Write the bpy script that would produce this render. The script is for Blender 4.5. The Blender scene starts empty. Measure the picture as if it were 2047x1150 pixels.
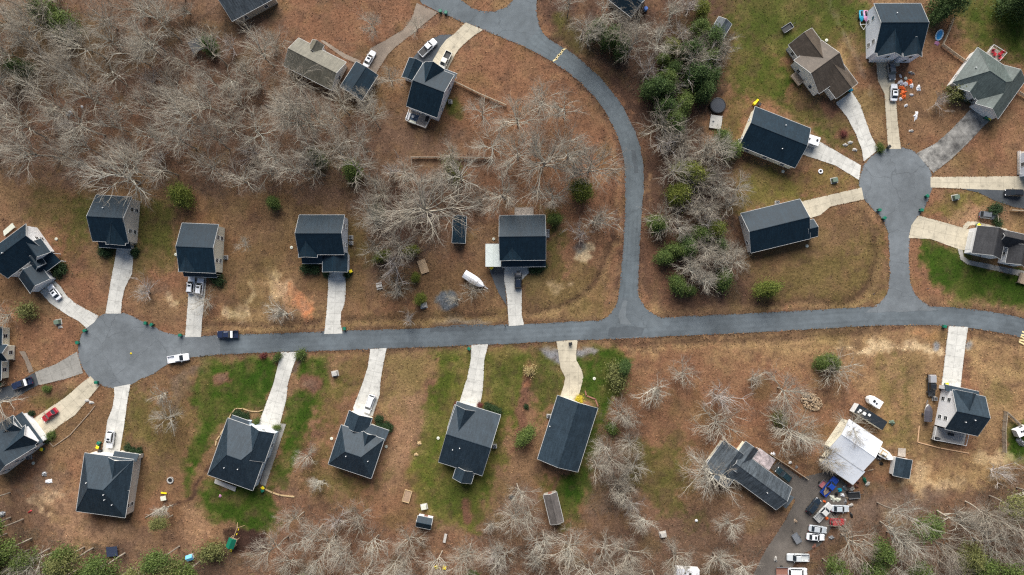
import bpy, math, random
import numpy as np
from mathutils import Vector, Matrix, Euler

random.seed(7)
SC = bpy.context.scene
COL = SC.collection

# ------------------------------------------------------------------ camera, sky, sun, exposure
H_CAM = 185.0
FPX = 1364.0                       # focal length in photo pixels (photo is 2047 x 1150)
cam_d = bpy.data.cameras.new('camera')
cam_d.sensor_width = 36.0
cam_d.lens = 36.0 * FPX / 2047.0
cam_d.clip_start = 1.0
cam_d.clip_end = 5000.0
cam = bpy.data.objects.new('camera', cam_d)
COL.objects.link(cam)
cam.location = (0, 0, H_CAM)
cam.rotation_euler = Euler((math.atan(45 / FPX), math.atan(22 / FPX), 0), 'XYZ')
SC.camera = cam
CAMR = cam.rotation_euler.to_matrix()

SUN_EL, SUN_AZ = math.radians(36), math.radians(3)     # azimuth measured from +Y (top of the picture) towards -X
w = bpy.data.worlds.new('World')
SC.world = w
w.use_nodes = True
nt = w.node_tree
nt.nodes.clear()
wo = nt.nodes.new('ShaderNodeOutputWorld')
bg = nt.nodes.new('ShaderNodeBackground')
sky = nt.nodes.new('ShaderNodeTexSky')
sky.sky_type = 'NISHITA'
sky.sun_disc = False
sky.sun_elevation = SUN_EL
sky.sun_rotation = -SUN_AZ
sky.air_density = 1.0
sky.dust_density = 3.0
sky.ozone_density = 1.0
bg.inputs['Strength'].default_value = 0.05
nt.links.new(sky.outputs[0], bg.inputs[0])
nt.links.new(bg.outputs[0], wo.inputs[0])

sun_d = bpy.data.lights.new('sun', 'SUN')
sun_d.energy = 3.0
sun_d.angle = math.radians(52)
sun_d.color = (1.0, 0.985, 0.955)
sun = bpy.data.objects.new('sun', sun_d)
COL.objects.link(sun)
sdir = Vector((-math.sin(SUN_AZ) * math.cos(SUN_EL), math.cos(SUN_AZ) * math.cos(SUN_EL), math.sin(SUN_EL)))
sun.rotation_euler = sdir.to_track_quat('Z', 'Y').to_euler()
sun.location = sdir * 300

SC.cycles.use_denoising = False
SC.cycles.filter_width = 1.25
SC.view_settings.view_transform = 'Standard'
SC.view_settings.look = 'None'
SC.view_settings.exposure = 1.22
SC.view_settings.gamma = 1.0

# ------------------------------------------------------------------ survey: photo pixel -> place on the land
def G(px, py, z=0.0):
    d = CAMR @ Vector(((px - 1023.5) / FPX, -(py - 575.0) / FPX, -1.0))
    t = (z - H_CAM) / d.z
    return Vector((d.x * t, d.y * t, z))

def G2(px, py, z=0.0):
    p = G(px, py, z)
    return (p.x, p.y)

# ------------------------------------------------------------------ materials
KALB = 0.80
def lin(c):
    return tuple((v / 255 / 12.92) if v / 255 <= 0.04045 else ((v / 255 + 0.055) / 1.055) ** 2.4 for v in c)
def alb(c, k=KALB):
    return tuple(min(0.85, v * k) for v in lin(c))

MATS = {}
def newmat(name):
    m = bpy.data.materials.new(name)
    m.use_nodes = True
    n = m.node_tree
    b = n.nodes['Principled BSDF']
    return m, n, b

def flat(name, c, rough=0.6, metal=0.0, var=0.12, scale=6.0, coat=0.0):
    """plain painted/plastic surface with slight procedural variation"""
    if name in MATS: return MATS[name]
    m, n, b = newmat(name)
    tc = n.nodes.new('ShaderNodeTexCoord')
    no = n.nodes.new('ShaderNodeTexNoise')
    no.inputs['Scale'].default_value = scale
    no.inputs['Detail'].default_value = 4
    mr = n.nodes.new('ShaderNodeMapRange')
    mr.inputs[1].default_value = 0.3; mr.inputs[2].default_value = 0.7
    mr.inputs[3].default_value = 1 - var; mr.inputs[4].default_value = 1 + var
    mx = n.nodes.new('ShaderNodeMix'); mx.data_type = 'RGBA'; mx.blend_type = 'MULTIPLY'
    mx.inputs[0].default_value = 1.0
    mx.inputs[6].default_value = (*c, 1)
    n.links.new(tc.outputs['Object'], no.inputs['Vector'])
    n.links.new(no.outputs[0], mr.inputs[0])
    n.links.new(mr.outputs[0], mx.inputs[7])
    n.links.new(mx.outputs[2], b.inputs['Base Color'])
    b.inputs['Roughness'].default_value = rough
    b.inputs['Metallic'].default_value = metal
    b.inputs['Coat Weight'].default_value = coat
    MATS[name] = m
    return m

def shingle(name, c, streak=0.25):
    if name in MATS: return MATS[name]
    m, n, b = newmat(name)
    L = n.links.new
    tc = n.nodes.new('ShaderNodeTexCoord')
    vals = []
    for sc_, det, lo, hi, stretch in ((2.6, 6, 0.84, 1.16, (1, 1, 1)), (0.35, 3, 0.88, 1.12, (1, 1, 1)), (1.4, 3, 1 - streak, 1 + streak * 0.6, (1.6, 0.25, 0.25))):
        mp = n.nodes.new('ShaderNodeMapping'); mp.inputs['Scale'].default_value = stretch
        no = n.nodes.new('ShaderNodeTexNoise'); no.inputs['Scale'].default_value = sc_; no.inputs['Detail'].default_value = det
        no.inputs['Roughness'].default_value = 0.7
        mr = n.nodes.new('ShaderNodeMapRange'); mr.inputs[1].default_value = 0.33; mr.inputs[2].default_value = 0.67
        mr.inputs[3].default_value = lo; mr.inputs[4].default_value = hi
        L(tc.outputs['Object'], mp.inputs[0]); L(mp.outputs[0], no.inputs['Vector']); L(no.outputs[0], mr.inputs[0])
        vals.append(mr)
    br = n.nodes.new('ShaderNodeTexBrick')
    br.inputs['Scale'].default_value = 1.0
    br.inputs['Brick Width'].default_value = 0.9; br.inputs['Row Height'].default_value = 0.28
    br.inputs['Mortar Size'].default_value = 0.02
    br.inputs['Color1'].default_value = (0.92, 0.92, 0.92, 1); br.inputs['Color2'].default_value = (1.08, 1.08, 1.08, 1)
    br.inputs['Mortar'].default_value = (0.7, 0.7, 0.7, 1)
    L(tc.outputs['Object'], br.inputs['Vector'])
    col = None
    prev = (*c, 1)
    for v in vals + [br]:
        mx = n.nodes.new('ShaderNodeMix'); mx.data_type = 'RGBA'; mx.blend_type = 'MULTIPLY'; mx.inputs[0].default_value = 1.0
        if col is None: mx.inputs[6].default_value = prev
        else: L(col, mx.inputs[6])
        L(v.outputs[0], mx.inputs[7])
        col = mx.outputs[2]
    L(col, b.inputs['Base Color'])
    b.inputs['Roughness'].default_value = 0.5
    b.inputs['Specular IOR Level'].default_value = 0.19
    MATS[name] = m
    return m

def siding(name, c):
    if name in MATS: return MATS[name]
    m, n, b = newmat(name)
    L = n.links.new
    tc = n.nodes.new('ShaderNodeTexCoord')
    wv = n.nodes.new('ShaderNodeTexWave'); wv.bands_direction = 'Z'; wv.wave_profile = 'SAW'
    wv.inputs['Scale'].default_value = 1.1
    mr = n.nodes.new('ShaderNodeMapRange'); mr.inputs[3].default_value = 0.975; mr.inputs[4].default_value = 1.01
    no = n.nodes.new('ShaderNodeTexNoise'); no.inputs['Scale'].default_value = 0.8; no.inputs['Detail'].default_value = 4
    mr2 = n.nodes.new('ShaderNodeMapRange'); mr2.inputs[3].default_value = 0.93; mr2.inputs[4].default_value = 1.07
    L(tc.outputs['Object'], wv.inputs[0]); L(wv.outputs[1], mr.inputs[0])
    L(tc.outputs['Object'], no.inputs[0]); L(no.outputs[0], mr2.inputs[0])
    mu = n.nodes.new('ShaderNodeMath'); mu.operation = 'MULTIPLY'
    L(mr.outputs[0], mu.inputs[0]); L(mr2.outputs[0], mu.inputs[1])
    mx = n.nodes.new('ShaderNodeMix'); mx.data_type = 'RGBA'; mx.blend_type = 'MULTIPLY'; mx.inputs[0].default_value = 1
    mx.inputs[6].default_value = (*c, 1); L(mu.outputs[0], mx.inputs[7])
    L(mx.outputs[2], b.inputs['Base Color'])
    b.inputs['Roughness'].default_value = 0.55
    MATS[name] = m
    return m

def pavement(name, c, lo=0.75, hi=1.2, joints=False, stain=None, crack=0.0, speck=0.12, lane=False):
    """concrete / asphalt: blotches, fine grain, optional expansion joints, stains and hairline cracks"""
    if name in MATS: return MATS[name]
    m, n, b = newmat(name)
    L = n.links.new
    tc = n.nodes.new('ShaderNodeTexCoord')
    ge = n.nodes.new('ShaderNodeNewGeometry')
    def noise(sc_, det, a, bb, src, stretch=None, r=0.6):
        no = n.nodes.new('ShaderNodeTexNoise'); no.inputs['Scale'].default_value = sc_; no.inputs['Detail'].default_value = det
        no.inputs['Roughness'].default_value = r
        s = src
        if stretch:
            mp = n.nodes.new('ShaderNodeMapping'); mp.inputs['Scale'].default_value = stretch
            L(src, mp.inputs[0]); s = mp.outputs[0]
        L(s, no.inputs['Vector'])
        mr = n.nodes.new('ShaderNodeMapRange'); mr.inputs[1].default_value = 0.35; mr.inputs[2].default_value = 0.65
        mr.inputs[3].default_value = a; mr.inputs[4].default_value = bb
        L(no.outputs[0], mr.inputs[0])
        return mr.outputs[0]
    P = ge.outputs['Position']
    fs = [noise(0.09, 5, lo, hi, P), noise(0.55, 6, 0.90, 1.10, P), noise(6.0, 3, 1 - speck, 1 + speck, P)]
    if lane:
        at_ = n.nodes.new('ShaderNodeAttribute'); at_.attribute_name = 'wear'
        fs.append(at_.outputs['Fac'])
    if joints:
        br = n.nodes.new('ShaderNodeTexBrick')
        br.offset = 0.0
        br.inputs['Scale'].default_value = 1.0; br.inputs['Brick Width'].default_value = 2.45; br.inputs['Row Height'].default_value = 3.0
        br.inputs['Mortar Size'].default_value = 0.045; br.inputs['Mortar Smooth'].default_value = 0.3
        br.inputs['Color1'].default_value = (0.97, 0.97, 0.97, 1); br.inputs['Color2'].default_value = (1.04, 1.04, 1.04, 1)
        br.inputs['Mortar'].default_value = (0.66, 0.66, 0.66, 1)
        L(tc.outputs['Object'], br.inputs['Vector'])
        fs.append(br.outputs[0])
    if joints:
        no = n.nodes.new('ShaderNodeTexNoise'); no.inputs['Scale'].default_value = 0.7; no.inputs['Detail'].default_value = 3
        L(P, no.inputs['Vector'])
        mr = n.nodes.new('ShaderNodeMapRange'); mr.inputs[1].default_value = 0.56; mr.inputs[2].default_value = 0.72
        mr.inputs[3].default_value = 1.0; mr.inputs[4].default_value = 0.72
        L(no.outputs[0], mr.inputs[0]); fs.append(mr.outputs[0])
    if crack:
        vo = n.nodes.new('ShaderNodeTexVoronoi'); vo.feature = 'DISTANCE_TO_EDGE'; vo.inputs['Scale'].default_value = 0.11
        nn = n.nodes.new('ShaderNodeTexNoise'); nn.inputs['Scale'].default_value = 0.4; nn.inputs['Detail'].default_value = 4
        ad = n.nodes.new('ShaderNodeVectorMath'); ad.operation = 'MULTIPLY_ADD'
        ad.inputs[1].default_value = (3, 3, 0); 
        L(P, nn.inputs['Vector']); L(nn.outputs['Color'], ad.inputs[0]); L(P, ad.inputs[2]); L(ad.outputs[0], vo.inputs['Vector'])
        mr = n.nodes.new('ShaderNodeMapRange'); mr.inputs[1].default_value = 0.0; mr.inputs[2].default_value = 0.012
        mr.inputs[3].default_value = 1 - crack; mr.inputs[4].default_value = 1.0
        L(vo.outputs['Distance'], mr.inputs[0])
        fs.append(mr.outputs[0])
    col = None
    for f in fs:
        mx = n.nodes.new('ShaderNodeMix'); mx.data_type = 'RGBA'; mx.blend_type = 'MULTIPLY'; mx.inputs[0].default_value = 1
        if col is None: mx.inputs[6].default_value = (*c, 1)
        else: L(col, mx.inputs[6])
        L(f, mx.inputs[7])
        col = mx.outputs[2]
    if stain:
        mx = n.nodes.new('ShaderNodeMix'); mx.data_type = 'RGBA'
        L(noise(0.28, 6, 0, 1, P, r=0.7), mx.inputs[0]); L(col, mx.inputs[6]); mx.inputs[7].default_value = (*stain, 1)
        col = mx.outputs[2]
    L(col, b.inputs['Base Color'])
    b.inputs['Roughness'].default_value = 0.85
    b.inputs['Specular IOR Level'].default_value = 0.3
    MATS[name] = m
    return m

def bark(name, c, c2, twist=0.3):
    if name in MATS: return MATS[name]
    m, n, b = newmat(name)
    L = n.links.new
    oi = n.nodes.new('ShaderNodeObjectInfo')
    ge = n.nodes.new('ShaderNodeNewGeometry')
    no = n.nodes.new('ShaderNodeTexNoise'); no.inputs['Scale'].default_value = 0.9; no.inputs['Detail'].default_value = 4
    L(ge.outputs['Position'], no.inputs['Vector'])
    ad = n.nodes.new('ShaderNodeMath'); ad.operation = 'MULTIPLY_ADD'; ad.inputs[1].default_value = 0.55
    L(oi.outputs['Random'], ad.inputs[0])
    mm = n.nodes.new('ShaderNodeMapRange'); mm.inputs[1].default_value = 0.3; mm.inputs[2].default_value = 0.7; mm.inputs[3].default_value = -0.1; mm.inputs[4].default_value = 0.5
    L(no.outputs[0], mm.inputs[0]); L(mm.outputs[0], ad.inputs[2])
    mx = n.nodes.new('ShaderNodeMix'); mx.data_type = 'RGBA'
    L(ad.outputs[0], mx.inputs[0]); mx.inputs[6].default_value = (*c, 1); mx.inputs[7].default_value = (*c2, 1)
    L(mx.outputs[2], b.inputs['Base Color'])
    b.inputs['Roughness'].default_value = 0.9
    b.inputs['Specular IOR Level'].default_value = 0.15
    MATS[name] = m
    return m

def leafmat(name, c, c2):
    if name in MATS: return MATS[name]
    m, n, b = newmat(name)
    L = n.links.new
    oi = n.nodes.new('ShaderNodeObjectInfo')
    ge = n.nodes.new('ShaderNodeNewGeometry')
    no = n.nodes.new('ShaderNodeTexNoise'); no.inputs['Scale'].default_value = 1.1; no.inputs['Detail'].default_value = 3
    L(ge.outputs['Position'], no.inputs['Vector'])
    mm = n.nodes.new('ShaderNodeMapRange'); mm.inputs[1].default_value = 0.35; mm.inputs[2].default_value = 0.65; mm.inputs[3].default_value = 0; mm.inputs[4].default_value = 0.7
    L(no.outputs[0], mm.inputs[0])
    ad = n.nodes.new('ShaderNodeMath'); ad.operation = 'MULTIPLY_ADD'; ad.inputs[1].default_value = 0.35
    L(oi.outputs['Random'], ad.inputs[0]); L(mm.outputs[0], ad.inputs[2])
    mx = n.nodes.new('ShaderNodeMix'); mx.data_type = 'RGBA'
    L(ad.outputs[0], mx.inputs[0]); mx.inputs[6].default_value = (*c, 1); mx.inputs[7].default_value = (*c2, 1)
    L(mx.outputs[2], b.inputs['Base Color'])
    b.inputs['Roughness'].default_value = 0.7
    b.inputs['Specular IOR Level'].default_value = 0.2
    MATS[name] = m
    return m

M = {}
M['glass'] = flat('dark_glass', (0.02, 0.025, 0.03), rough=0.08, var=0.05)
M['trimw'] = flat('grey_white_trim', (0.50, 0.50, 0.48), rough=.5, var=.08)
M['white'] = flat('white_trim', (0.72, 0.72, 0.70), rough=0.5, var=0.05)
M['black'] = flat('black_plastic', (0.015, 0.015, 0.016), rough=0.5)
M['rubber'] = flat('tyre_rubber', (0.02, 0.02, 0.02), rough=0.85)
M['steel'] = flat('grey_steel', (0.35, 0.36, 0.37), rough=0.4, metal=0.7)
M['green_bin'] = flat('green_plastic', (0.005, 0.13, 0.075), rough=0.45)
M['yellow'] = flat('yellow_plastic', (0.8, 0.62, 0.01), rough=0.45)
M['wood'] = flat('weathered_wood', (0.27, 0.20, 0.14), rough=0.8, var=0.3, scale=3)
M['deck'] = flat('deck_wood', (0.34, 0.29, 0.24), rough=0.8, var=0.25, scale=2)
M['red'] = flat('red_paint', (0.45, 0.02, 0.03), rough=0.35, coat=0.5)
M['lamp_red'] = flat('red_lens', (0.35, 0.01, 0.01), rough=0.2)
M['lamp'] = flat('clear_lens', (0.7, 0.7, 0.7), rough=0.15)
M['brick'] = flat('brick_red', (0.22, 0.10, 0.07), rough=0.9, var=0.3, scale=8)
M['stone'] = flat('grey_stone', (0.38, 0.36, 0.33), rough=0.9, var=0.3, scale=4)
M['tan'] = flat('tan_straw', (0.42, 0.30, 0.16), rough=0.9, var=0.3, scale=5)
M['metal_roof'] = flat('bare_metal_roof', (0.60, 0.62, 0.65), rough=0.4, metal=0.0, var=0.06, scale=0.6)
M['beige'] = flat('beige_plastic', (0.55, 0.55, 0.45), rough=0.6)
M['ut_green'] = flat('utility_green', (0.10, 0.14, 0.10), rough=0.6)
M['orange'] = flat('orange_cloth', (0.75, 0.16, 0.03), rough=0.7)
M['cloth_white'] = flat('white_cloth', (0.75, 0.75, 0.76), rough=0.8)
M['pink'] = flat('pink_plastic', (0.55, 0.25, 0.4), rough=0.5)
M['pool_blue'] = flat('pool_blue', (0.02, 0.30, 0.62), rough=0.15)
M['blue'] = flat('blue_plastic', (0.03, 0.12, 0.45), rough=0.45)
M['teal'] = flat('teal_plastic', (0.0, 0.28, 0.42), rough=0.45)

# ------------------------------------------------------------------ mesh collector
class MB:
    def __init__(s):
        s.v = []; s.f = []
    def add(s, vs, fs):
        o = len(s.v)
        s.v.extend([tuple(p) for p in vs]); s.f.extend([tuple(i + o for i in f) for f in fs])
        return s
    def box(s, c, sz, rz=0.0, taper=1.0):
        hx, hy, hz = sz[0] / 2, sz[1] / 2, sz[2] / 2
        ca, sa = math.cos(rz), math.sin(rz)
        vs = []
        for z, k in ((-hz, 1.0), (hz, taper)):
            for x, y in ((-hx, -hy), (hx, -hy), (hx, hy), (-hx, hy)):
                x *= k; y *= k
                vs.append((c[0] + x * ca - y * sa, c[1] + x * sa + y * ca, c[2] + z))
        return s.add(vs, [(3, 2, 1, 0), (4, 5, 6, 7), (0, 1, 5, 4), (1, 2, 6, 5), (2, 3, 7, 6), (3, 0, 4, 7)])
    def b2(s, x0, x1, y0, y1, z0, z1):
        return s.box(((x0 + x1) / 2, (y0 + y1) / 2, (z0 + z1) / 2), (x1 - x0, y1 - y0, z1 - z0))
    def prism(s, poly, z0, z1):
        n = len(poly)
        a = sum(poly[i][0] * poly[(i + 1) % n][1] - poly[(i + 1) % n][0] * poly[i][1] for i in range(n))
        if a < 0: poly = poly[::-1]
        vs = [(p[0], p[1], z0) for p in poly] + [(p[0], p[1], z1) for p in poly]
        fs = [tuple(range(n - 1, -1, -1)), tuple(range(n, 2 * n))] + [(i, (i + 1) % n, n + (i + 1) % n, n + i) for i in range(n)]
        return s.add(vs, fs)
    def bar(s, p, q, r0, r1=None, n=6):
        r1 = r0 if r1 is None else r1
        p, q = Vector(p), Vector(q)
        d = (q - p).normalized()
        u = d.orthogonal().normalized(); t = d.cross(u)
        vs = []
        for c, r in ((p, r0), (q, r1)):
            for i in range(n):
                a = 2 * math.pi * i / n
                vs.append(c + (u * math.cos(a) + t * math.sin(a)) * r)
        fs = [(i, (i + 1) % n, n + (i + 1) % n, n + i) for i in range(n)] + [tuple(range(n - 1, -1, -1)), tuple(range(n, 2 * n))]
        return s.add(vs, fs)
    def lathe(s, c, prof, n=16):
        vs = []; fs = []
        for r, z in prof:
            for i in range(n):
                a = 2 * math.pi * i / n
                vs.append((c[0] + r * math.cos(a), c[1] + r * math.sin(a), c[2] + z))
        for k in range(len(prof) - 1):
            for i in range(n):
                j = (i + 1) % n
                fs.append((k * n + i, k * n + j, (k + 1) * n + j, (k + 1) * n + i))
        fs.append(tuple(range(n - 1, -1, -1))); fs.append(tuple((len(prof) - 1) * n + i for i in range(n)))
        return s.add(vs, fs)
    def loft(s, rings, cap=True):
        n = len(rings[0]); vs = []; fs = []
        for r in rings: vs += list(r)
        for k in range(len(rings) - 1):
            for i in range(n):
                j = (i + 1) % n
                fs.append((k * n + i, k * n + j, (k + 1) * n + j, (k + 1) * n + i))
        if cap:
            fs.append(tuple(range(n - 1, -1, -1))); fs.append(tuple((len(rings) - 1) * n + i for i in range(n)))
        return s.add(vs, fs)
    def build(s, name, mat, parent=None, smooth=False, loc=None, rz=None):
        me = bpy.data.meshes.new(name)
        me.from_pydata(s.v, [], s.f)
        me.update()
        if smooth: me.shade_smooth()
        me.materials.append(mat)
        o = bpy.data.objects.new(name, me)
        COL.objects.link(o)
        if parent is not None: o.parent = parent
        if loc is not None: o.location = loc
        if rz is not None: o.rotation_euler = (0, 0, rz)
        return o

def tag(o, label, cat, group=None):
    o['label'] = label; o['category'] = cat
    if group: o['group'] = group
    return o
def thing(name, label, cat, loc, rz=0.0, group=None):
    o = bpy.data.objects.new(name, None)
    o.empty_display_size = 0.5
    COL.objects.link(o)
    o.location = (loc[0], loc[1], loc[2] if len(loc) > 2 else 0.0)
    o.rotation_euler = (0, 0, rz)
    return tag(o, label, cat, group)
def struct(o):
    o['kind'] = 'structure'
    return o
def catmull(pts, k=6, closed=False):
    out = []; n = len(pts)
    for i in range(n if closed else n - 1):
        if closed: p0, p1, p2, p3 = pts[i - 1], pts[i], pts[(i + 1) % n], pts[(i + 2) % n]
        else: p0, p1, p2, p3 = pts[max(i - 1, 0)], pts[i], pts[i + 1], pts[min(i + 2, n - 1)]
        for j in range(k):
            t = j / k
            out.append(tuple(0.5 * (2 * p1[c] + (p2[c] - p0[c]) * t + (2 * p0[c] - 5 * p1[c] + 4 * p2[c] - p3[c]) * t * t + (3 * p1[c] - p0[c] - 3 * p2[c] + p3[c]) * t ** 3) for c in (0, 1)))
    if not closed: out.append(tuple(pts[-1]))
    return out
# ------------------------------------------------------------------ ground: one sheet, cover painted from surveyed plots
RNG = np.random.default_rng(11)
def vnoise(x, y, scale, seed, octv=3):
    out = np.zeros_like(x); amp = 1.0; tot = 0.0
    for o in range(octv):
        r = np.random.default_rng(seed * 17 + o)
        lat = r.random((256, 256))
        xs = x / scale * (2 ** o) + 31.7 * o; ys = y / scale * (2 ** o) + 12.3 * o
        xi = np.floor(xs).astype(int); yi = np.floor(ys).astype(int)
        fx = xs - xi; fy = ys - yi
        fx = fx * fx * (3 - 2 * fx); fy = fy * fy * (3 - 2 * fy)
        a = lat[xi & 255, yi & 255]; b = lat[(xi + 1) & 255, yi & 255]; c = lat[xi & 255, (yi + 1) & 255]; d = lat[(xi + 1) & 255, (yi + 1) & 255]
        out += amp * ((a * (1 - fx) + b * fx) * (1 - fy) + (c * (1 - fx) + d * fx) * fy)
        tot += amp; amp *= 0.55
    return out / tot                                    # 0..1
def sd_poly(x, y, P):
    d = np.full_like(x, 1e9); ins = np.zeros(x.shape, bool); n = len(P)
    for i in range(n):
        ax, ay = P[i]; bx, by = P[(i + 1) % n]
        ex, ey = bx - ax, by - ay
        t = np.clip(((x - ax) * ex + (y - ay) * ey) / (ex * ex + ey * ey + 1e-9), 0, 1)
        d = np.minimum(d, (x - ax - ex * t) ** 2 + (y - ay - ey * t) ** 2)
        c = ((ay > y) != (by > y)) & (x < (bx - ax) * (y - ay) / (by - ay + 1e-12) + ax)
        ins ^= c
    d = np.sqrt(d)
    return np.where(ins, -d, d)
def sd_line(x, y, P, half):
    d = np.full_like(x, 1e9)
    for i in range(len(P) - 1):
        ax, ay = P[i]; bx, by = P[i + 1]
        ex, ey = bx - ax, by - ay
        t = np.clip(((x - ax) * ex + (y - ay) * ey) / (ex * ex + ey * ey + 1e-9), 0, 1)
        d = np.minimum(d, (x - ax - ex * t) ** 2 + (y - ay - ey * t) ** 2)
    return np.sqrt(d) - half

def axis(lo, hi, step, far):
    a = np.arange(lo, hi + step, step)
    g = []; s = step; p = hi
    while p < far:
        s *= 1.5; p += s; g.append(p)
    g = np.array(g)
    return np.concatenate([(lo - (g - a[-1]))[::-1], a, g])
gx = axis(-152, 152, 0.4, 700.0); gy = axis(-94, 100, 0.4, 700.0)
GX, GY = np.meshgrid(gx, gy)
X = GX.ravel(); Y = GY.ravel()
N1 = vnoise(X, Y, 9, 1, 4); N2 = vnoise(X, Y, 3.2, 2, 4); N3 = vnoise(X, Y, 26, 3, 3); N4 = vnoise(X, Y, 1.2, 4, 2)

C = {'litter': (112, 86, 68), 'litter_red': (128, 90, 66), 'litter_dk': (84, 62, 50), 'litter_grey': (112, 92, 78), 'yard': (130, 99, 71), 'yard_red': (134, 93, 68),
     'tan': (158, 128, 86), 'straw': (168, 138, 92), 'sand': (212, 184, 142), 'dirt': (158, 122, 92), 'orange': (206, 130, 84), 'mulch': (112, 78, 60), 'mulch_dk': (66, 46, 38),
     'green': (53, 74, 20), 'lush': (41, 66, 15), 'olive': (98, 96, 44), 'olive_dk': (80, 80, 38), 'moss': (96, 88, 46), 'path': (150, 134, 118), 'gravel': (132, 122, 112),
     'brown': (104, 82, 54), 'bluegrey': (96, 100, 104), 'rock': (128, 126, 126)}
for _k in C:
    _g = sum(C[_k]) / 3.0
    _s = 0.92 if _k not in ('green', 'lush', 'olive', 'olive_dk', 'moss') else 1.0
    C[_k] = tuple(_g + (v - _g) * _s for v in C[_k])
def blend(colr, m, c, k=1.0):
    m = (m * k)[:, None]
    return colr * (1 - m) + np.array(C[c], float)[None, :] * m
base = np.tile(np.array(C['yard'], float), (len(X), 1))
base = blend(base, np.clip((N1 - 0.42) * 4, 0, 1), 'yard_red', 0.8)
base = blend(base, np.clip((N3 - 0.5) * 5, 0, 1), 'brown', 0.6)

PLOTS = []
def plot(kind, pts, c, soft=1.2, amp=2.0, k=1.0, half=1.0):
    PLOTS.append((kind, pts, c, soft, amp, k, half))
def ell(cx, cy, rx, ry, rot=0, n=18):
    a = math.radians(rot)
    return [(cx + rx * math.cos(t) * math.cos(a) - ry * math.sin(t) * math.sin(a), cy + rx * math.cos(t) * math.sin(a) + ry * math.sin(t) * math.cos(a)) for t in [2 * math.pi * i / n for i in range(n)]]
P_ = lambda *a, **k: plot('p', *a, **k)
L_ = lambda *a, **k: plot('l', *a, **k)
# woods floor
P_([(-300, -200), (900, -200), (870, 30), (760, 110), (700, 220), (830, 230), (960, 280), (1000, 420), (900, 500), (760, 600), (730, 480), (700, 400), (560, 395), (440, 395), (300, 360), (150, 375), (60, 345), (-300, 360)], 'litter', 3, 6)
P_([(560, -20), (830, -20), (850, 40), (800, 80), (720, 130), (640, 90), (560, 60)], 'litter_red', 3, 5)
P_([(1000, 60), (1100, 120), (1180, 200), (1230, 300), (1235, 440), (1150, 440), (1010, 420), (960, 300), (900, 280), (840, 240), (920, 160)], 'litter_red', 2, 5, .7)
P_([(1080, -100), (1480, -100), (1460, 100), (1400, 250), (1440, 330), (1490, 420), (1500, 520), (1560, 600), (1500, 615), (1330, 635), (1290, 600), (1280, 480), (1290, 350), (1260, 240), (1200, 140), (1080, 40)], 'litter_dk', 2, 4)
P_([(1275, 520), (1300, 400), (1330, 480), (1400, 600), (1330, 630)], 'litter_red', 2, 4, .7)
P_([(-300, 1000), (60, 985), (300, 1080), (420, 1090), (560, 990), (830, 1040), (960, 1060), (1040, 930), (1090, 1040), (1260, 1030), (1500, 1050), (1640, 1060), (1730, 970), (2300, 920), (2300, 1400), (-300, 1400)], 'litter', 2.5, 5)
P_([(560, 1010), (700, 1010), (960, 1080), (950, 1160), (540, 1160)], 'litter_red', 2, 4, .6)
P_([(-300, 600), (60, 610), (160, 650), (165, 700), (150, 770), (-300, 790)], 'yard_red', 2, 3, .8)
P_([(1230, 700), (1700, 690), (1760, 780), (1700, 900), (1560, 900), (1450, 870), (1280, 1000), (1210, 960), (1220, 800)], 'litter_red', 3, 5, .75)
P_([(1280, 990), (1600, 1010), (1600, 1150), (1250, 1150)], 'litter', 3, 5, .7)
P_([(1180, 880), (1280, 860), (1300, 1010), (1160, 1040)], 'litter_grey', 2, 3, .7)
# olive / dull grass
P_([(1450, -60), (1740, -60), (1735, 110), (1560, 130), (1570, 200), (1470, 190), (1440, 110)], 'olive_dk', 3, 5, .8)
P_([(1470, 100), (1560, 100), (1580, 190), (1500, 200)], 'olive', 2, 4, .5)
P_([(1440, 190), (1500, 200), (1480, 300), (1440, 260)], 'olive_dk', 2, 3, .6)
P_([(1880, -60), (2300, -60), (2300, 110), (2040, 130), (1990, 95), (1940, 85), (1905, 60)], 'olive_dk', 2, 4)
P_([(1950, -60), (2300, -60), (2300, 80), (2040, 90), (1990, 40)], 'green', 3, 4, .6)
P_([(1500, 330), (1580, 350), (1640, 310), (1720, 350), (1715, 370), (1600, 400), (1480, 420), (1470, 350)], 'olive', 3, 4, .5)
P_([(1640, 420), (1730, 410), (1770, 480), (1768, 590), (1720, 612), (1540, 615), (1500, 580), (1520, 510)], 'brown', 2, 3, .7)
P_([(1590, 180), (1650, 220), (1700, 260), (1720, 310), (1650, 270), (1560, 215), (1540, 190)], 'olive_dk', 2, 3, .6)
P_([(70, 380), (190, 400), (190, 470), (130, 470), (60, 420)], 'olive_dk', 3, 5, .55)
P_([(290, 400), (360, 400), (360, 520), (280, 540), (265, 470)], 'olive_dk', 3, 4, .6)
P_([(440, 600), (650, 610), (650, 655), (440, 660), (412, 655)], 'tan', 1.5, 3, .5)
P_([(690, 600), (1000, 600), (1010, 640), (690, 655)], 'yard_red', 2, 3, .5)
P_([(690, 636), (1010, 620), (1012, 645), (690, 658)], 'olive', 1.5, 2, .35)
P_([(1090, 420), (1120, 420), (1125, 540), (1060, 600), (1048, 560), (1095, 530)], 'olive_dk', 2, 3, .8)
P_([(1050, 640), (1060, 545), (1160, 560), (1235, 440), (1236, 600), (1190, 636), (1050, 646)], 'yard', 2, 3, .8)
P_([(1240, 700), (1310, 640), (1760, 655), (1890, 655), (1890, 760), (1850, 800), (1840, 930), (1750, 900), (1740, 790), (1640, 760), (1500, 720)], 'tan', 3, 6, .55)
P_([(1830, 930), (1990, 900), (2010, 960), (1900, 990), (1800, 980)], 'tan', 2, 4, .8)
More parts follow.
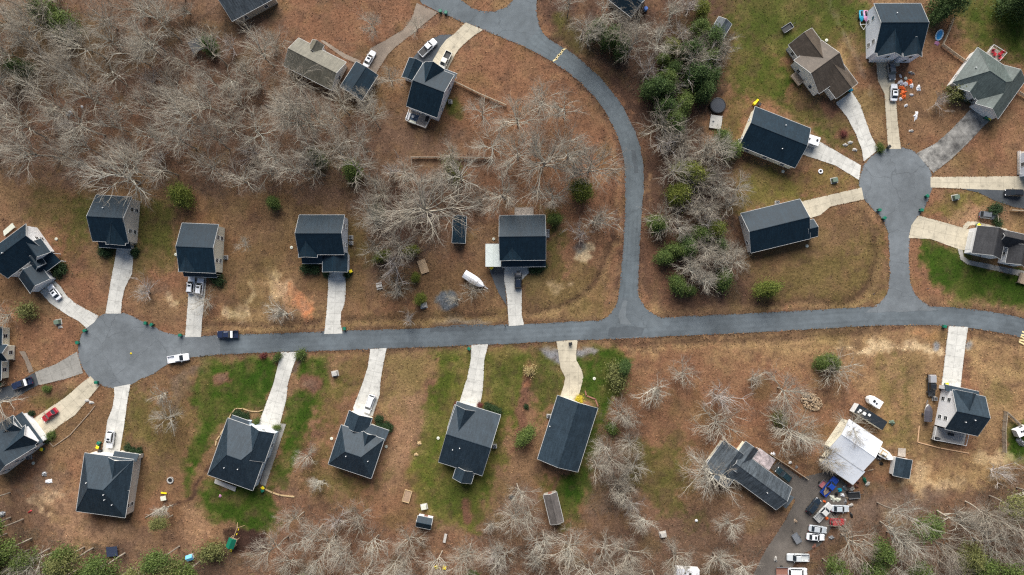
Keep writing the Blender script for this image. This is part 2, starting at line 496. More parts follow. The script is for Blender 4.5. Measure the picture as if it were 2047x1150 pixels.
P_([(1940, 655), (2300, 690), (2300, 900), (2010, 900), (1990, 800), (1930, 760)], 'tan', 2, 4, .65)
P_([(860, 700), (1060, 690), (1050, 800), (1010, 880), (990, 960), (950, 1070), (900, 1060), (830, 1020), (815, 940), (860, 790)], 'olive', 1.6, 3)
P_([(960, 700), (1060, 700), (1050, 800), (1010, 880), (985, 800)], 'olive_dk', 2, 3, .5)
P_([(880, 930), (985, 940), (950, 1060), (860, 1010)], 'olive_dk', 2, 3, .8)
P_([(770, 700), (860, 700), (850, 800), (820, 930), (780, 990), (740, 960), (775, 850)], 'dirt', 2.0, 4, .6)
P_([(640, 780), (700, 780), (690, 830), (650, 930), (610, 990), (600, 910)], 'mulch', 2, 3, .6)
P_([(860, 694), (940, 694), (940, 716), (860, 718)], 'green', 1.5, 2, .5)
# greens
P_([(398, 718), (553, 714), (548, 760), (522, 822), (468, 815), (432, 850), (415, 900), (368, 985), (372, 930), (392, 830), (388, 760)], 'green', 1.5, 2.5)
P_([(470, 720), (550, 718), (530, 790), (480, 790)], 'lush', 2, 3, .6)
P_([(400, 980), (440, 965), (540, 985), (548, 1050), (500, 1085), (470, 1050), (430, 1040), (395, 1010)], 'green', 2, 3)
P_([(600, 716), (665, 708), (660, 760), (640, 800), (610, 890), (570, 980), (535, 975), (570, 860), (590, 770)], 'green', 1.6, 2.5)
P_([(640, 760), (700, 760), (665, 840), (640, 820)], 'olive', 2, 2, .6)
P_([(660, 840), (620, 980), (700, 1000), (770, 940), (730, 965), (655, 935)], 'olive_dk', 2.5, 4, .65)
P_([(1160, 700), (1230, 695), (1255, 720), (1235, 790), (1205, 860), (1165, 980), (1140, 1045), (1100, 960), (1150, 945), (1195, 815), (1160, 790), (1166, 745), (1150, 715)], 'green', 1.5, 2.5)
P_([(1180, 860), (1165, 960), (1140, 1010), (1110, 970), (1150, 940)], 'lush', 1.5, 2, .7)
P_([(1060, 695), (1115, 690), (1128, 760), (1115, 800), (1085, 850), (1070, 810)], 'olive_dk', 1.5, 3, .8)
P_([(1080, 960), (1110, 960), (1140, 1030), (1120, 1050), (1080, 990)], 'olive_dk', 2, 2, .8)
P_([(1842, 490), (1915, 498), (1925, 530), (2300, 590), (2300, 640), (2040, 610), (1930, 600), (1865, 570)], 'green', 1.6, 3)
P_([(1880, 520), (1960, 540), (2100, 580), (2040, 590), (1920, 570)], 'lush', 2, 3, .6)
P_([(1885, 385), (1960, 385), (1980, 405), (1900, 440), (1845, 430)], 'olive', 1.5, 3, .7)
P_([(2012, 850), (2300, 830), (2300, 940), (2010, 915)], 'green', 1.2, 2)
P_([(885, 195), (915, 195), (915, 240), (895, 240)], 'green', 1, 2, .7)
P_([(1250, 900), (1350, 880), (1380, 1000), (1400, 1050), (1330, 1020), (1260, 960)], 'olive_dk', 3, 4, .8)
P_([(100, 30), (170, 70), (160, 85), (90, 50)], 'green', 2, 3, .7)
P_([(250, 790), (310, 790), (300, 880), (250, 900)], 'olive_dk', 2, 3, .7)
P_([(70, 800), (150, 785), (110, 820), (85, 820)], 'olive_dk', 1.5, 2, .8)
P_([(1110, 20), (1140, 20), (1180, 110), (1150, 120), (1110, 60)], 'olive_dk', 1.5, 2, .7)
P_([(1610, 270), (1560, 300), (1620, 300)], 'olive_dk', 1.5, 2, .6)
P_(ell(230, 520, 20, 26), 'olive_dk', 1.5, 2, .5)
P_([(1838, 488), (1930, 500), (1960, 535), (2300, 590), (2300, 640), (2047, 618), (1930, 604), (1862, 575), (1846, 530)], 'green', 1.6, 2.5, .8)
P_([(1480, -60), (1720, -60), (1700, 60), (1570, 110), (1560, 180), (1500, 190), (1465, 100)], 'green', 3, 5, .5)
P_([(1560, 150), (1580, 180), (1560, 230), (1520, 205)], 'green', 2, 3, .5)
P_([(1700, 0), (1745, 0), (1750, 110), (1720, 90)], 'green', 2, 3, .45)
P_([(1500, 340), (1590, 355), (1600, 395), (1500, 415)], 'olive', 2, 4, .6)
P_([(1560, 205), (1620, 225), (1690, 280), (1640, 270)], 'green', 2, 3, .4)
P_([(1660, 500), (1760, 470), (1765, 590), (1560, 600), (1530, 540)], 'moss', 3, 5, .5)
P_([(1060, 560), (1180, 520), (1225, 560), (1190, 630), (1060, 635)], 'moss', 2, 4, .45)
P_([(130, 420), (190, 400), (185, 480), (140, 520)], 'green', 3, 4, .35)
P_([(285, 410), (350, 410), (345, 500), (280, 500)], 'green', 3, 4, .35)
P_([(440, 470), (590, 470), (590, 560), (440, 560)], 'moss', 3, 5, .2)
P_([(700, 480), (740, 480), (740, 640), (700, 640)], 'moss', 3, 4, .2)
P_([(600, 470), (720, 430), (740, 520), (700, 520)], 'olive_dk', 2, 3, .3)
P_([(240, 800), (380, 780), (360, 900), (300, 980), (285, 900)], 'moss', 3, 5, .45)
P_([(760, 700), (870, 700), (850, 780), (770, 820)], 'olive', 2, 4, .4)
P_([(790, 380), (850, 400), (850, 500), (780, 520), (745, 440)], 'mulch_dk', 2, 4, .75)
P_([(1300, 60), (1440, 120), (1410, 240), (1330, 210), (1260, 130)], 'mulch_dk', 2, 4, .45)
P_([(1340, 340), (1460, 400), (1480, 520), (1380, 560), (1330, 470)], 'litter_red', 2, 4, .4)
P_([(0, 20), (200, 40), (240, 140), (100, 200), (0, 170)], 'moss', 3, 6, .4)
P_([(300, 40), (520, 90), (480, 200), (330, 160)], 'litter_dk', 3, 6, .5)
P_([(0, 60), (420, 60), (700, 240), (780, 300), (600, 360), (300, 330), (0, 330)], 'litter_dk', 4, 8, .35)
P_([(60, 200), (300, 240), (420, 330), (200, 330), (60, 290)], 'litter_red', 3, 6, .5)
P_([(580, 240), (760, 260), (760, 360), (600, 370)], 'litter_dk', 3, 6, .5)
P_([(868, 720), (935, 715), (925, 780), (905, 815), (880, 900), (850, 960), (835, 900), (860, 800)], 'green', 2.5, 4, .5)
P_([(985, 720), (1050, 705), (1040, 800), (1005, 870), (990, 930), (975, 900), (1000, 820)], 'green', 2.5, 4, .5)
P_([(860, 960), (985, 955), (960, 1050), (880, 1040)], 'green', 2.5, 4, .45)
P_([(690, 720), (735, 715), (720, 770), (680, 790)], 'olive_dk', 2, 3, .5)
P_([(1068, 705), (1110, 710), (1120, 760), (1105, 800), (1085, 840)], 'green', 2, 3, .5)
P_([(2010, 20), (2047, 20), (2060, 110), (1960, 70), (1930, 20)], 'green', 3, 5, .6)
# sand / bare / orange / mulch
P_(ell(560, 580, 36, 16, 25), 'sand', 1.2, 3, .8)
P_(ell(600, 605, 30, 16, 60), 'orange', 1, 3, 1)
P_(ell(585, 590, 40, 14, 35), 'dirt', 1.5, 4, .7)
P_(ell(530, 570, 40, 30, 20), 'straw', 2, 4, .4)
P_(ell(545, 548, 12, 18), 'sand', 1.2, 3, .6)
P_(ell(570, 625, 30, 14, -10), 'litter_grey', 2, 3, .8)
P_(ell(470, 625, 28, 10), 'sand', 1, 3, .8)
P_(ell(498, 590, 6, 26), 'sand', 1, 3, .6)
P_(ell(470, 604, 24, 12), 'litter_dk', 1.5, 2, .6)
P_(ell(345, 595, 10, 8), 'sand', .8, 2, .8)
P_(ell(330, 575, 24, 14), 'litter_grey', 1.2, 3, .6)
P_(ell(1172, 505, 14, 22, 20), 'sand', .7, 2, 1)
P_(ell(1160, 495, 10, 14, 10), 'bluegrey', 1, 1.5, .6)
P_(ell(1115, 575, 16, 9), 'sand', 1, 3, .45)
P_(ell(1140, 567, 6, 4), 'sand', .7, 1, .7)
P_([(1660, 690), (1700, 695), (1760, 690), (1790, 690), (1780, 705), (1700, 705)], 'sand', 1, 3, .8)
P_(ell(1850, 690, 34, 10), 'sand', 1, 3, .75)
P_(ell(1770, 690, 26, 14), 'sand', 1.2, 3, .6)
P_(ell(1600, 692, 70, 5), 'straw', 1, 3, .6)
P_(ell(1480, 694, 40, 3), 'straw', 1, 3, .6)
P_(ell(1855, 665, 20, 7), 'orange', 1, 2, .4)
P_(ell(1350, 690, 60, 5), 'straw', 1, 3, .35)
P_(ell(2020, 740, 40, 8, 20), 'straw', 1.2, 3, .6)
P_(ell(2000, 790, 30, 16), 'olive_dk', 1.5, 3, .5)
P_(ell(1990, 910, 40, 12), 'sand', 1.2, 3, .6)
P_(ell(1870, 960, 60, 18), 'sand', 1.5, 4, .45)
P_([(60, 965), (130, 960), (140, 1000), (170, 1060), (240, 1060), (280, 1090), (120, 1100), (80, 1010)], 'dirt', 2, 5, .8)
P_(ell(85, 995, 34, 18), 'sand', 1.5, 4, .5)
P_([(100, 930), (20, 965), (0, 985), (120, 990), (140, 950)], 'litter_grey', 2, 3, .6)
P_([(340, 820), (385, 780), (395, 720), (350, 740), (330, 780)], 'litter_grey', 1.5, 3, .8)
P_([(370, 1000), (410, 1010), (430, 1070), (400, 1120), (340, 1110)], 'dirt', 1.5, 3, .7)
P_([(1680, 1010), (1740, 970), (1900, 985), (1850, 1030), (1720, 1050)], 'litter_grey', 2, 3, .8)
P_(ell(617, 768, 27, 18), 'mulch', .8, 1.2)
P_(ell(617, 768, 15, 9), 'litter_grey', .8, 1.2, .7)
P_(ell(447, 757, 17, 13), 'mulch', .8, 1.2)
P_(ell(447, 757, 9, 7), 'litter_grey', .8, 1.2, .7)
P_(ell(934, 1025, 12, 25, -6), 'mulch', .5, .8)
P_(ell(822, 1000, 18, 12), 'mulch', 1, 1, .0)
P_([(1052, 735), (1064, 735), (1062, 790), (1050, 820), (1052, 860), (1035, 900), (1020, 905), (1036, 840), (1030, 820), (1046, 780)], 'mulch', .5, 1)
P_([(1050, 735), (1066, 735), (1064, 775), (1052, 775)], 'orange', .6, 1, .35)
P_([(520, 703), (560, 703), (552, 730)], 'mulch', .5, .8)
P_([(600, 703), (618, 704), (595, 745), (585, 742)], 'litter_grey', .5, .8)
P_([(1076, 696), (1116, 695), (1122, 725), (1100, 720)], 'rock', .5, .8)
P_([(1152, 696), (1180, 695), (1192, 703), (1154, 712)], 'rock', .5, .8)
P_(ell(893, 604, 20, 22), 'bluegrey', .7, 1.2)
P_([(870, 650), (905, 635), (960, 638), (975, 645), (910, 652)], 'bluegrey', .8, 1.5, .8)
P_([(870, 640), (905, 632), (975, 640), (975, 648), (850, 655)], 'path', .8, 2, .5)
P_(ell(1870, 690, 7, 10), 'rock', .4, .6); P_(ell(1936, 690, 6, 8), 'rock', .4, .6)
P_([(0, 770), (70, 745), (120, 740), (100, 775), (20, 800)], 'bluegrey', 1, 1, .0)
P_([(85, 760), (125, 748), (130, 762), (60, 790), (30, 800)], 'mulch', .6, .8, .8)
P_([(1885, 440), (1925, 415), (1965, 412), (1995, 425), (2000, 450), (1925, 452), (1900, 450)], 'dirt', .8, 1, .9)
P_([(1640, 205), (1660, 200), (1690, 222), (1660, 235)], 'mulch', .6, .8, .9)
P_(ell(1685, 268, 14, 10), 'mulch', .5, .8, .8)
P_([(1655, 130), (1690, 80), (1700, 130), (1700, 200), (1690, 160)], 'tan', 1.5, 3, .8)
P_([(1700, 200), (1740, 180), (1765, 230), (1770, 290), (1740, 270)], 'tan', 1.5, 3, .6)
P_([(1810, 180), (1880, 150), (1900, 180), (1880, 260), (1840, 300), (1805, 270)], 'yard', 1.5, 3, .6)
P_([(1900, 35), (1890, 90), (1930, 130), (1960, 100), (1990, 80), (2047, 130), (2047, 60), (1960, 30)], 'olive_dk', 1, 2, .0)
P_(ell(1040, 412, 40, 12), 'straw', 1.5, 3, .35)
P_([(945, 995), (972, 990), (965, 1040), (940, 1035)], 'olive_dk', 1, 1, .0)
P_([(450, 1055), (535, 1060), (540, 1100), (455, 1100)], 'mulch_dk', .6, 1)
P_([(140, 560), (210, 560), (205, 620), (165, 625)], 'yard_red', 2, 3, .5)
# verges: leaf trap against the pavement, dry grass behind it
_c = [(400, 691), (512, 687), (640, 682.5), (768, 678), (900, 673), (1024, 668), (1152, 662), (1280, 656), (1410, 650), (1536, 644), (1640, 638), (1740, 632.5), (1850, 631), (1930, 636), (2000, 646), (2060, 660)]
_bl = [(1054, 97), (1091, 117), (1124, 137), (1157, 163), (1184, 190), (1207, 220), (1224, 250), (1237, 283), (1246, 317), (1249, 350), (1250, 384), (1247, 470), (1242, 540), (1237, 585)]
_br = [(1277, 588), (1276, 560), (1280, 480), (1286, 384), (1287, 350), (1284, 317), (1277, 283), (1264, 250), (1247, 217), (1224, 183), (1191, 147), (1157, 117), (1124, 93), (1097, 77)]
for _o in (-1, 1):
    L_([(x_, y_ + _o * 21) for x_, y_ in _c], 'litter_dk', .8, .8, .7, half=.5)
    L_([(x_, y_ + _o * 31) for x_, y_ in _c], 'tan', 1.2, 1.6, .4, half=.8)
for _e, _o in ((_bl, -1), (_br, 1)):
    L_([(x_ + _o * 3, y_ - _o * 1) for x_, y_ in _e], 'litter_dk', .8, .8, .8, half=.5)
    L_([(x_ + _o * 16, y_ - _o * 6) for x_, y_ in _e], 'yard_red' if _o < 0 else 'litter_dk', 1.4, 1.6, .5, half=1.0)
# swales and worn tracks
SWALES = [[(1225, 480), (1200, 540), (1165, 585), (1120, 612), (1060, 626)], [(1715, 420), (1745, 470), (1748, 530), (1720, 590), (1650, 605), (1540, 606)],
          [(1230, 690), (1400, 684), (1600, 674), (1760, 664)], [(700, 640), (850, 634), (990, 628)], [(1940, 668), (2030, 690)], [(410, 652), (640, 646)],
          [(1207, 270), (1228, 330), (1230, 420), (1226, 480)]]
for s in SWALES:
    L_(catmull(s), 'mulch_dk', 1.2, .8, .6, half=.6)
    L_(catmull([(x_ + 6, y_ + 8) for x_, y_ in s]), 'straw', 1.0, 1.0, .45, half=.5)
L_(catmull([(1660, -20), (1665, 20), (1690, 80), (1720, 130), (1740, 190)]), 'path', .8, 1.2, .5, half=.35)
L_(catmull([(840, 20), (818, 45), (780, 80), (745, 110)]), 'gravel', 1, 1, .0, half=2)
L_(catmull([(1115, 955), (1108, 975), (1104, 990)]), 'mulch', .4, .4, .8, half=.4)
L_(catmull([(425, 935), (395, 965), (385, 990), (345, 1015)]), 'mulch_dk', .5, 1, .8, half=.5)
L_(catmull([(1950, 960), (1960, 880), (1985, 800), (1945, 700)]), 'straw', 2, 2, .4, half=2)
L_(catmull([(1800, 720), (1810, 800), (1805, 880)]), 'olive_dk', 1.5, 2, .5, half=1.5)
L_(catmull([(1760, 720), (1775, 800), (1780, 880)]), 'olive', 1.5, 2, .4, half=1.0)
L_(catmull([(705, 220), (690, 300), (640, 330)]), 'litter_dk', 1.5, 2, .5, half=1.5)
L_(catmull([(1150, 30), (1200, 100), (1250, 160)]), 'brown', 1.5, 2, .6, half=1.0)

# verge dirt along every pavement edge
VERGE_PENDING = True
W1 = vnoise(X, Y, 5, 21, 4) - 0.5; W2 = vnoise(X, Y, 5, 22, 4) - 0.5
def plotmask(kind, pts, soft, amp, half):
    Q = [G2(*p) for p in pts]
    xs = [q[0] for q in Q]; ys = [q[1] for q in Q]; pad = 6 + half + amp * 2
    sel = np.where((X > min(xs) - pad) & (X < max(xs) + pad) & (Y > min(ys) - pad) & (Y < max(ys) + pad))[0]
    xx = X[sel] + W1[sel] * amp * 2.2; yy = Y[sel] + W2[sel] * amp * 2.2
    d = sd_poly(xx, yy, Q) if kind == 'p' else sd_line(xx, yy, Q, half)
    d = d + (N4[sel] - 0.5) * min(soft, amp) * 2.2 + (N2[sel] - 0.5) * min(2.5, amp) * 1.6
    return sel, np.clip(0.5 - d / soft / 1.6, 0, 1)
for kind, pts, c, soft, amp, k, half in PLOTS:
    if k <= 0: continue
    sel, m = plotmask(kind, pts, soft, amp, half)
    pt = np.clip(0.86 + (N2[sel] - 0.5) * 1.5, 0.35, 1.0)     # patchy, never a flat coat
    if c in ('sand', 'orange', 'rock', 'mulch', 'bluegrey', 'mulch_dk'): pt = 1.0
    base[sel] = blend(base[sel], m * pt, c, k)
# mottling that belongs to the ground itself (leaf drifts, thin grass)
base = blend(base, np.clip((vnoise(X, Y, 4, 41, 4) - 0.60) * 5, 0, 1), 'straw', 0.22)
base = blend(base, np.clip((vnoise(X, Y, 2.2, 42, 3) - 0.58) * 5, 0, 1), 'litter_dk', 0.38)
base = blend(base, np.clip((vnoise(X, Y, 7, 43, 3) - 0.62) * 6, 0, 1), 'moss', 0.22)
ALB = base / 255.0
ALB = np.where(ALB <= 0.04045, ALB / 12.92, ((ALB + 0.055) / 1.055) ** 2.4) * KALB
Z = -0.012 - 0.06 * vnoise(X, Y, 6, 51, 3)
for s in SWALES:
    sel, m = plotmask('l', catmull(s), 2.2, 0.6, 0.2)
    Z[sel] -= 0.28 * m
nx, ny = len(gx), len(gy)
me = bpy.data.meshes.new('ground')
me.vertices.add(nx * ny)
co = np.empty((nx * ny, 3), np.float32); co[:, 0] = X; co[:, 1] = Y; co[:, 2] = Z
me.vertices.foreach_set('co', co.ravel())
ii = (np.arange(ny - 1)[:, None] * nx + np.arange(nx - 1)[None, :]).ravel()
quads = np.stack([ii, ii + 1, ii + nx + 1, ii + nx], 1).astype(np.int32)
me.loops.add(quads.size); me.polygons.add(len(quads))
me.loops.foreach_set('vertex_index', quads.ravel())
me.polygons.foreach_set('loop_start', np.arange(0, quads.size, 4, dtype=np.int32))
me.update(calc_edges=True)
at = me.attributes.new('cover', 'FLOAT_COLOR', 'POINT')
cc = np.ones((nx * ny, 4), np.float32); cc[:, :3] = ALB
at.data.foreach_set('color', cc.ravel())
me.shade_smooth()
m, n, b = newmat('ground_cover')
Lk = n.links.new
an = n.nodes.new('ShaderNodeAttribute'); an.attribute_name = 'cover'
ge = n.nodes.new('ShaderNodeNewGeometry')
cur = an.outputs['Color']
for sc_, det, lo, hi, r in ((1.3, 6, 0.64, 1.40, 0.8), (3.0, 4, 0.66, 1.36, 0.8), (0.45, 4, 0.86, 1.14, 0.65), (0.16, 4, 0.86, 1.14, 0.6)):
    no = n.nodes.new('ShaderNodeTexNoise'); no.inputs['Scale'].default_value = sc_; no.inputs['Detail'].default_value = det; no.inputs['Roughness'].default_value = r
    Lk(ge.outputs['Position'], no.inputs['Vector'])
    mr = n.nodes.new('ShaderNodeMapRange'); mr.inputs[1].default_value = 0.32; mr.inputs[2].default_value = 0.68; mr.inputs[3].default_value = lo; mr.inputs[4].default_value = hi
    Lk(no.outputs[0], mr.inputs[0])
    mx = n.nodes.new('ShaderNodeMix'); mx.data_type = 'RGBA'; mx.blend_type = 'MULTIPLY'; mx.inputs[0].default_value = 1
    Lk(cur, mx.inputs[6]); Lk(mr.outputs[0], mx.inputs[7]); cur = mx.outputs[2]
Lk(cur, b.inputs['Base Color'])
bp = n.nodes.new('ShaderNodeBump'); bp.inputs['Strength'].default_value = 0.5; bp.inputs['Distance'].default_value = 0.15
no = n.nodes.new('ShaderNodeTexNoise'); no.inputs['Scale'].default_value = 2.5; no.inputs['Detail'].default_value = 5; no.inputs['Roughness'].default_value = 0.75
Lk(ge.outputs['Position'], no.inputs['Vector']); Lk(no.outputs[0], bp.inputs['Height']); Lk(bp.outputs[0], b.inputs['Normal'])
b.inputs['Roughness'].default_value = 0.95; b.inputs['Specular IOR Level'].default_value = 0.1
me.materials.append(m)
ground = bpy.data.objects.new('ground', me); COL.objects.link(ground); struct(ground)

# ------------------------------------------------------------------ roads, driveways, walks
def ragged(Q, amp, step=1.0):
    out = []; n_ = len(Q); ph = random.uniform(0, 99)
    for i in range(n_):
        (ax, ay), (bx, by) = Q[i], Q[(i + 1) % n_]
        L = math.hypot(bx - ax, by - ay); m_ = max(1, int(L / step))
        for k in range(m_):
            t = k / m_
            j = 0 if k == 0 and L > 3 else amp * (random.random() - .5) * 2
            out.append((ax + (bx - ax) * t - (by - ay) / (L + 1e-9) * j, ay + (by - ay) * t + (bx - ax) / (L + 1e-9) * j))
    return out
def slab(name, pts, mat, ztop, rotpx=None, bot=-0.35, rag=.03):
    Q = ragged([G2(*p) for p in pts], rag)
    cx = sum(q[0] for q in Q) / len(Q); cy = sum(q[1] for q in Q) / len(Q)
    rz = 0.0
    if rotpx:
        a = G(*rotpx[0]); c = G(*rotpx[1]); d = c - a
        rz = math.atan2(d.y, d.x) - math.pi / 2
    ca, sa = math.cos(-rz), math.sin(-rz)
    R = [((x - cx) * ca - (y - cy) * sa, (x - cx) * sa + (y - cy) * ca) for x, y in Q]
    o = MB().prism(R, bot, ztop).build(name, mat, loc=(cx, cy, 0), rz=rz)
    return struct(o)
ROADS = []
m_asph = pavement('asphalt', alb((100, 107, 111)), lo=.84, hi=1.14, crack=.25, speck=.08)
m_asph2 = pavement('asphalt_newer', alb((94, 101, 105)), lo=.78, hi=1.26, crack=.12, speck=.04, lane=True)
m_asph_l = pavement('asphalt_tracks', alb((97, 105, 109)), lo=.80, hi=1.15, crack=.2, speck=.04, lane=True)
m_asph3 = pavement('asphalt_worn', alb((110, 115, 118)), lo=.82, hi=1.16, crack=.3, speck=.1)
ctr = catmull([(400, 691), (512, 687), (640, 682.5), (768, 678), (900, 673), (1024, 668), (1152, 662), (1280, 656), (1410, 650), (1536, 644), (1640, 638), (1740, 632.5), (1850, 631), (1930, 636), (2000, 646), (2060, 660), (2140, 690), (2300, 760)], 12)
def wear_mesh(rows, mat):
    # rows: list of across-sections (each a list of world xy); tyre tracks polished paler, oil line and edges darker
    K = len(rows[0]); vs = []; wv = []
    for r_ in rows:
        for k, p in enumerate(r_):
            vs.append(p); u = 2 * k / (K - 1) - 1
            trk = math.exp(-((abs(u) - .30) / .12) ** 2) * .10 + math.exp(-((abs(u) - .72) / .10) ** 2) * .10
            oil = -.10 * math.exp(-((abs(u) - .51) / .10) ** 2) - .05 * math.exp(-(u / .1) ** 2)
            edge = .12 * math.exp(-((abs(u) - 1) / .07) ** 2)
            wv.append(.93 + .16 * (1 - u * u) + (trk * .6 + oil * .5 + edge * .5) * (1 + .35 * math.sin(len(wv) / K * .37) + .25 * math.sin(len(wv) / K * .11 + 1)))
    n_ = len(rows)
    fs = [(i * K + k, i * K + k + 1, (i + 1) * K + k + 1, (i + 1) * K + k) for i in range(n_ - 1) for k in range(K - 1)]
    a_ = Vector(vs[0]) ; b_ = Vector(vs[1]); c_ = Vector(vs[K])
    if (b_ - a_).cross(c_ - a_).z < 0: fs = [f[::-1] for f in fs]
    me = bpy.data.meshes.new('road'); me.from_pydata(vs, [], fs); me.update(); me.materials.append(mat)
    at_ = me.attributes.new('wear', 'FLOAT', 'POINT'); at_.data.foreach_set('value', np.array(wv, np.float32))
    o = bpy.data.objects.new('road', me); COL.objects.link(o); struct(o)
def lane_ribbon(c, half, mat, z):
    rows = []
    for i, p in enumerate(c):
        a = c[max(i - 1, 0)]; b2 = c[min(i + 1, len(c) - 1)]
        dx, dy = b2[0] - a[0], b2[1] - a[1]; L = math.hypot(dx, dy)
        hl, hr = half + random.uniform(-.9, .9), half + random.uniform(-.9, .9)
        rows.append([tuple(G(p[0] + dy / L * (hl + (-hl - hr) * k / 28), p[1] - dx / L * (hl + (-hl - hr) * k / 28))) [:2] + (z,) for k in range(29)])
    wear_mesh(rows, mat)
def resample(P, n):
    d = [0]
    for a, b2 in zip(P[:-1], P[1:]): d.append(d[-1] + math.hypot(b2[0] - a[0], b2[1] - a[1]))
    out = []
    for i in range(n):
        t = d[-1] * i / (n - 1); j = 0
        while j < len(d) - 2 and d[j + 1] < t: j += 1
        f = (t - d[j]) / (d[j + 1] - d[j] + 1e-9)
        out.append((P[j][0] + (P[j + 1][0] - P[j][0]) * f, P[j][1] + (P[j + 1][1] - P[j][1]) * f))
    return out
def lane_pair(l, r, mat, z):
    # wearing course between the two road edges of the bend
    l = [p for p in l if p[0] > 1040 and p[1] < 600]; r = [p for p in r[::-1] if p[1] > 50 and p[1] < 600]
    l = resample(l, 70); r = resample(r, 70); rows = []
    for p, q in zip(l, r):
        rows.append([tuple(G(p[0] + (q[0] - p[0]) * (.03 + .94 * k / 24), p[1] + (q[1] - p[1]) * (.03 + .94 * k / 24)))[:2] + (z,) for k in range(25)])
    wear_mesh(rows, mat)
def ribbon(c, half):
    l = []; r = []
    for i, p in enumerate(c):
        a = c[max(i - 1, 0)]; b2 = c[min(i + 1, len(c) - 1)]
        dx, dy = b2[0] - a[0], b2[1] - a[1]; L = math.hypot(dx, dy)
        wob = 0.6 * math.sin(i * 1.7) + 0.4 * math.sin(i * 0.9 + 1)
        l.append((p[0] + dy / L * (half + wob * .5), p[1] - dx / L * (half + wob * .5))); r.append((p[0] - dy / L * (half - wob * .4), p[1] + dx / L * (half - wob * .4)))
    return l + r[::-1]
main_poly = ribbon(ctr, 19.3)
lane_ribbon(ctr, 19.3, m_asph2, 0.020); ROADS.append(main_poly)
e1 = catmull([(836, -8), (845, 8), (874, 23), (932, 47), (972, 62), (1024, 83), (1054, 97), (1091, 117), (1124, 137), (1157, 163), (1184, 190), (1207, 220), (1224, 250), (1237, 283), (1246, 317), (1249, 350), (1250, 384), (1247, 470), (1242, 540), (1237, 585), (1230, 612), (1215, 632), (1192, 643)], 3)
e2 = catmull([(1322, 636), (1300, 623), (1285, 608), (1277, 588), (1276, 560), (1280, 480), (1286, 384), (1287, 350), (1284, 317), (1277, 283), (1264, 250), (1247, 217), (1224, 183), (1191, 147), (1157, 117), (1124, 93), (1097, 77), (1081, 57), (1074, 33), (1073, 0), (1076, -80)], 3)
curve_poly = e1 + [(1190, 655), (1225, 662), (1260, 660), (1325, 652)] + e2 + [(1028, -80), (1030, -8), (1024, 3), (1012, 15), (988, 24), (965, 23), (945, 17), (925, 2), (900, -15), (820, -60), (760, -60)]
slab('road', curve_poly, m_asph, 0.026, rag=.16); lane_pair(e1, e2, m_asph_l, 0.030); ROADS.append(curve_poly)
def circ(cx, cy, r, a0, a1, n=30): return [(cx + r * math.cos(math.radians(a0 + (a1 - a0) * i / n)), cy + r * math.sin(math.radians(a0 + (a1 - a0) * i / n))) for i in range(n + 1)]
left_poly = circ(232, 700, 76, 50, 308) + catmull([(284, 643), (300, 650), (322, 661), (348, 668.5), (390, 671.5), (440, 669.5)], 4) + catmull([(440, 709), (400, 713), (352, 721), (324, 736), (302, 750), (286, 756)], 4)
slab('road', left_poly, m_asph3, 0.032, rag=.14); ROADS.append(left_poly)
right_poly = circ(1791, 367, 73.5, 158, 376, 40)[:-1] + catmull([(1860, 390), (1847, 417), (1829, 444), (1819, 472), (1817, 518), (1820, 562), (1832, 592), (1857, 611), (1875, 621)], 5) + catmull([(1728, 626), (1746, 614), (1768, 595), (1777, 568), (1778, 518), (1775, 468), (1765, 441), (1744, 417), (1726, 397)], 5)
slab('road', right_poly, m_asph3, 0.038, rag=.14); ROADS.append(right_poly)
# worn speed hump stripes painted yellow-white on the bend and at the right edge
m_stripe = flat('road_paint', alb((225, 205, 150), .9), rough=.7, var=.25)
def hump(x0, y0, x1, y1, n, ang):
    mb = MB()
    for i in range(n):
        t = (i + .5) / n
        c = G(x0 + (x1 - x0) * t, y0 + (y1 - y0) * t)
        mb.box((c.x, c.y, 0.046), (1.5, 0.42, 0.012), ang + (0.5 if i % 2 else 0.2))
    o = mb.build('road_marking', m_stripe); struct(o)
hump(1108, 122, 1129, 97, 5, math.radians(20)); hump(2041, 688, 2049, 663, 5, math.radians(-40))

m_patch = pavement('asphalt_patch', alb((86, 92, 96)), lo=.9, hi=1.1, speck=.05)
m_patch2 = pavement('asphalt_pale', alb((113, 119, 122)), lo=.9, hi=1.1, speck=.08)
slab('road_patch', [(1218, 656), (1262, 651), (1290, 656), (1282, 672), (1236, 676), (1214, 670)], m_patch, 0.036, bot=.02, rag=.2)
slab('road_patch', [(860, 655), (905, 650), (955, 648), (978, 651), (975, 657), (900, 662), (862, 665)], m_patch, 0.036, bot=.02, rag=.25)
slab('road_patch', [(1236, 632), (1247, 600), (1255, 602), (1250, 634), (1262, 650), (1240, 648)], m_patch2, 0.034, bot=.02, rag=.2)
slab('road_patch', [(1262, 300), (1270, 299), (1276, 345), (1268, 346)], m_patch, 0.036, bot=.02, rag=.15)
m_conc = pavement('concrete', alb((206, 203, 194)), lo=.86, hi=1.10, joints=True, stain=None, speck=.06)
m_conc2 = pavement('concrete_dirty', alb((178, 174, 166)), lo=.8, hi=1.15, joints=True, stain=alb((70, 68, 66)), speck=.1)
m_conc3 = pavement('concrete_old', alb((158, 154, 146)), lo=.8, hi=1.15, joints=True, speck=.1)
m_conc4 = pavement('concrete_tan', alb((196, 185, 162)), lo=.86, hi=1.12, joints=True, speck=.07)
m_grav = pavement('gravel_drive', alb((138, 124, 110)), lo=.8, hi=1.2, speck=.25)
m_pad = pavement('asphalt_pad', alb((78, 82, 86)), lo=.75, hi=1.25, speck=.12)
m_yard = pavement('gravel_yard', alb((100, 93, 86)), lo=.75, hi=1.3, speck=.2)
DRIVES = []
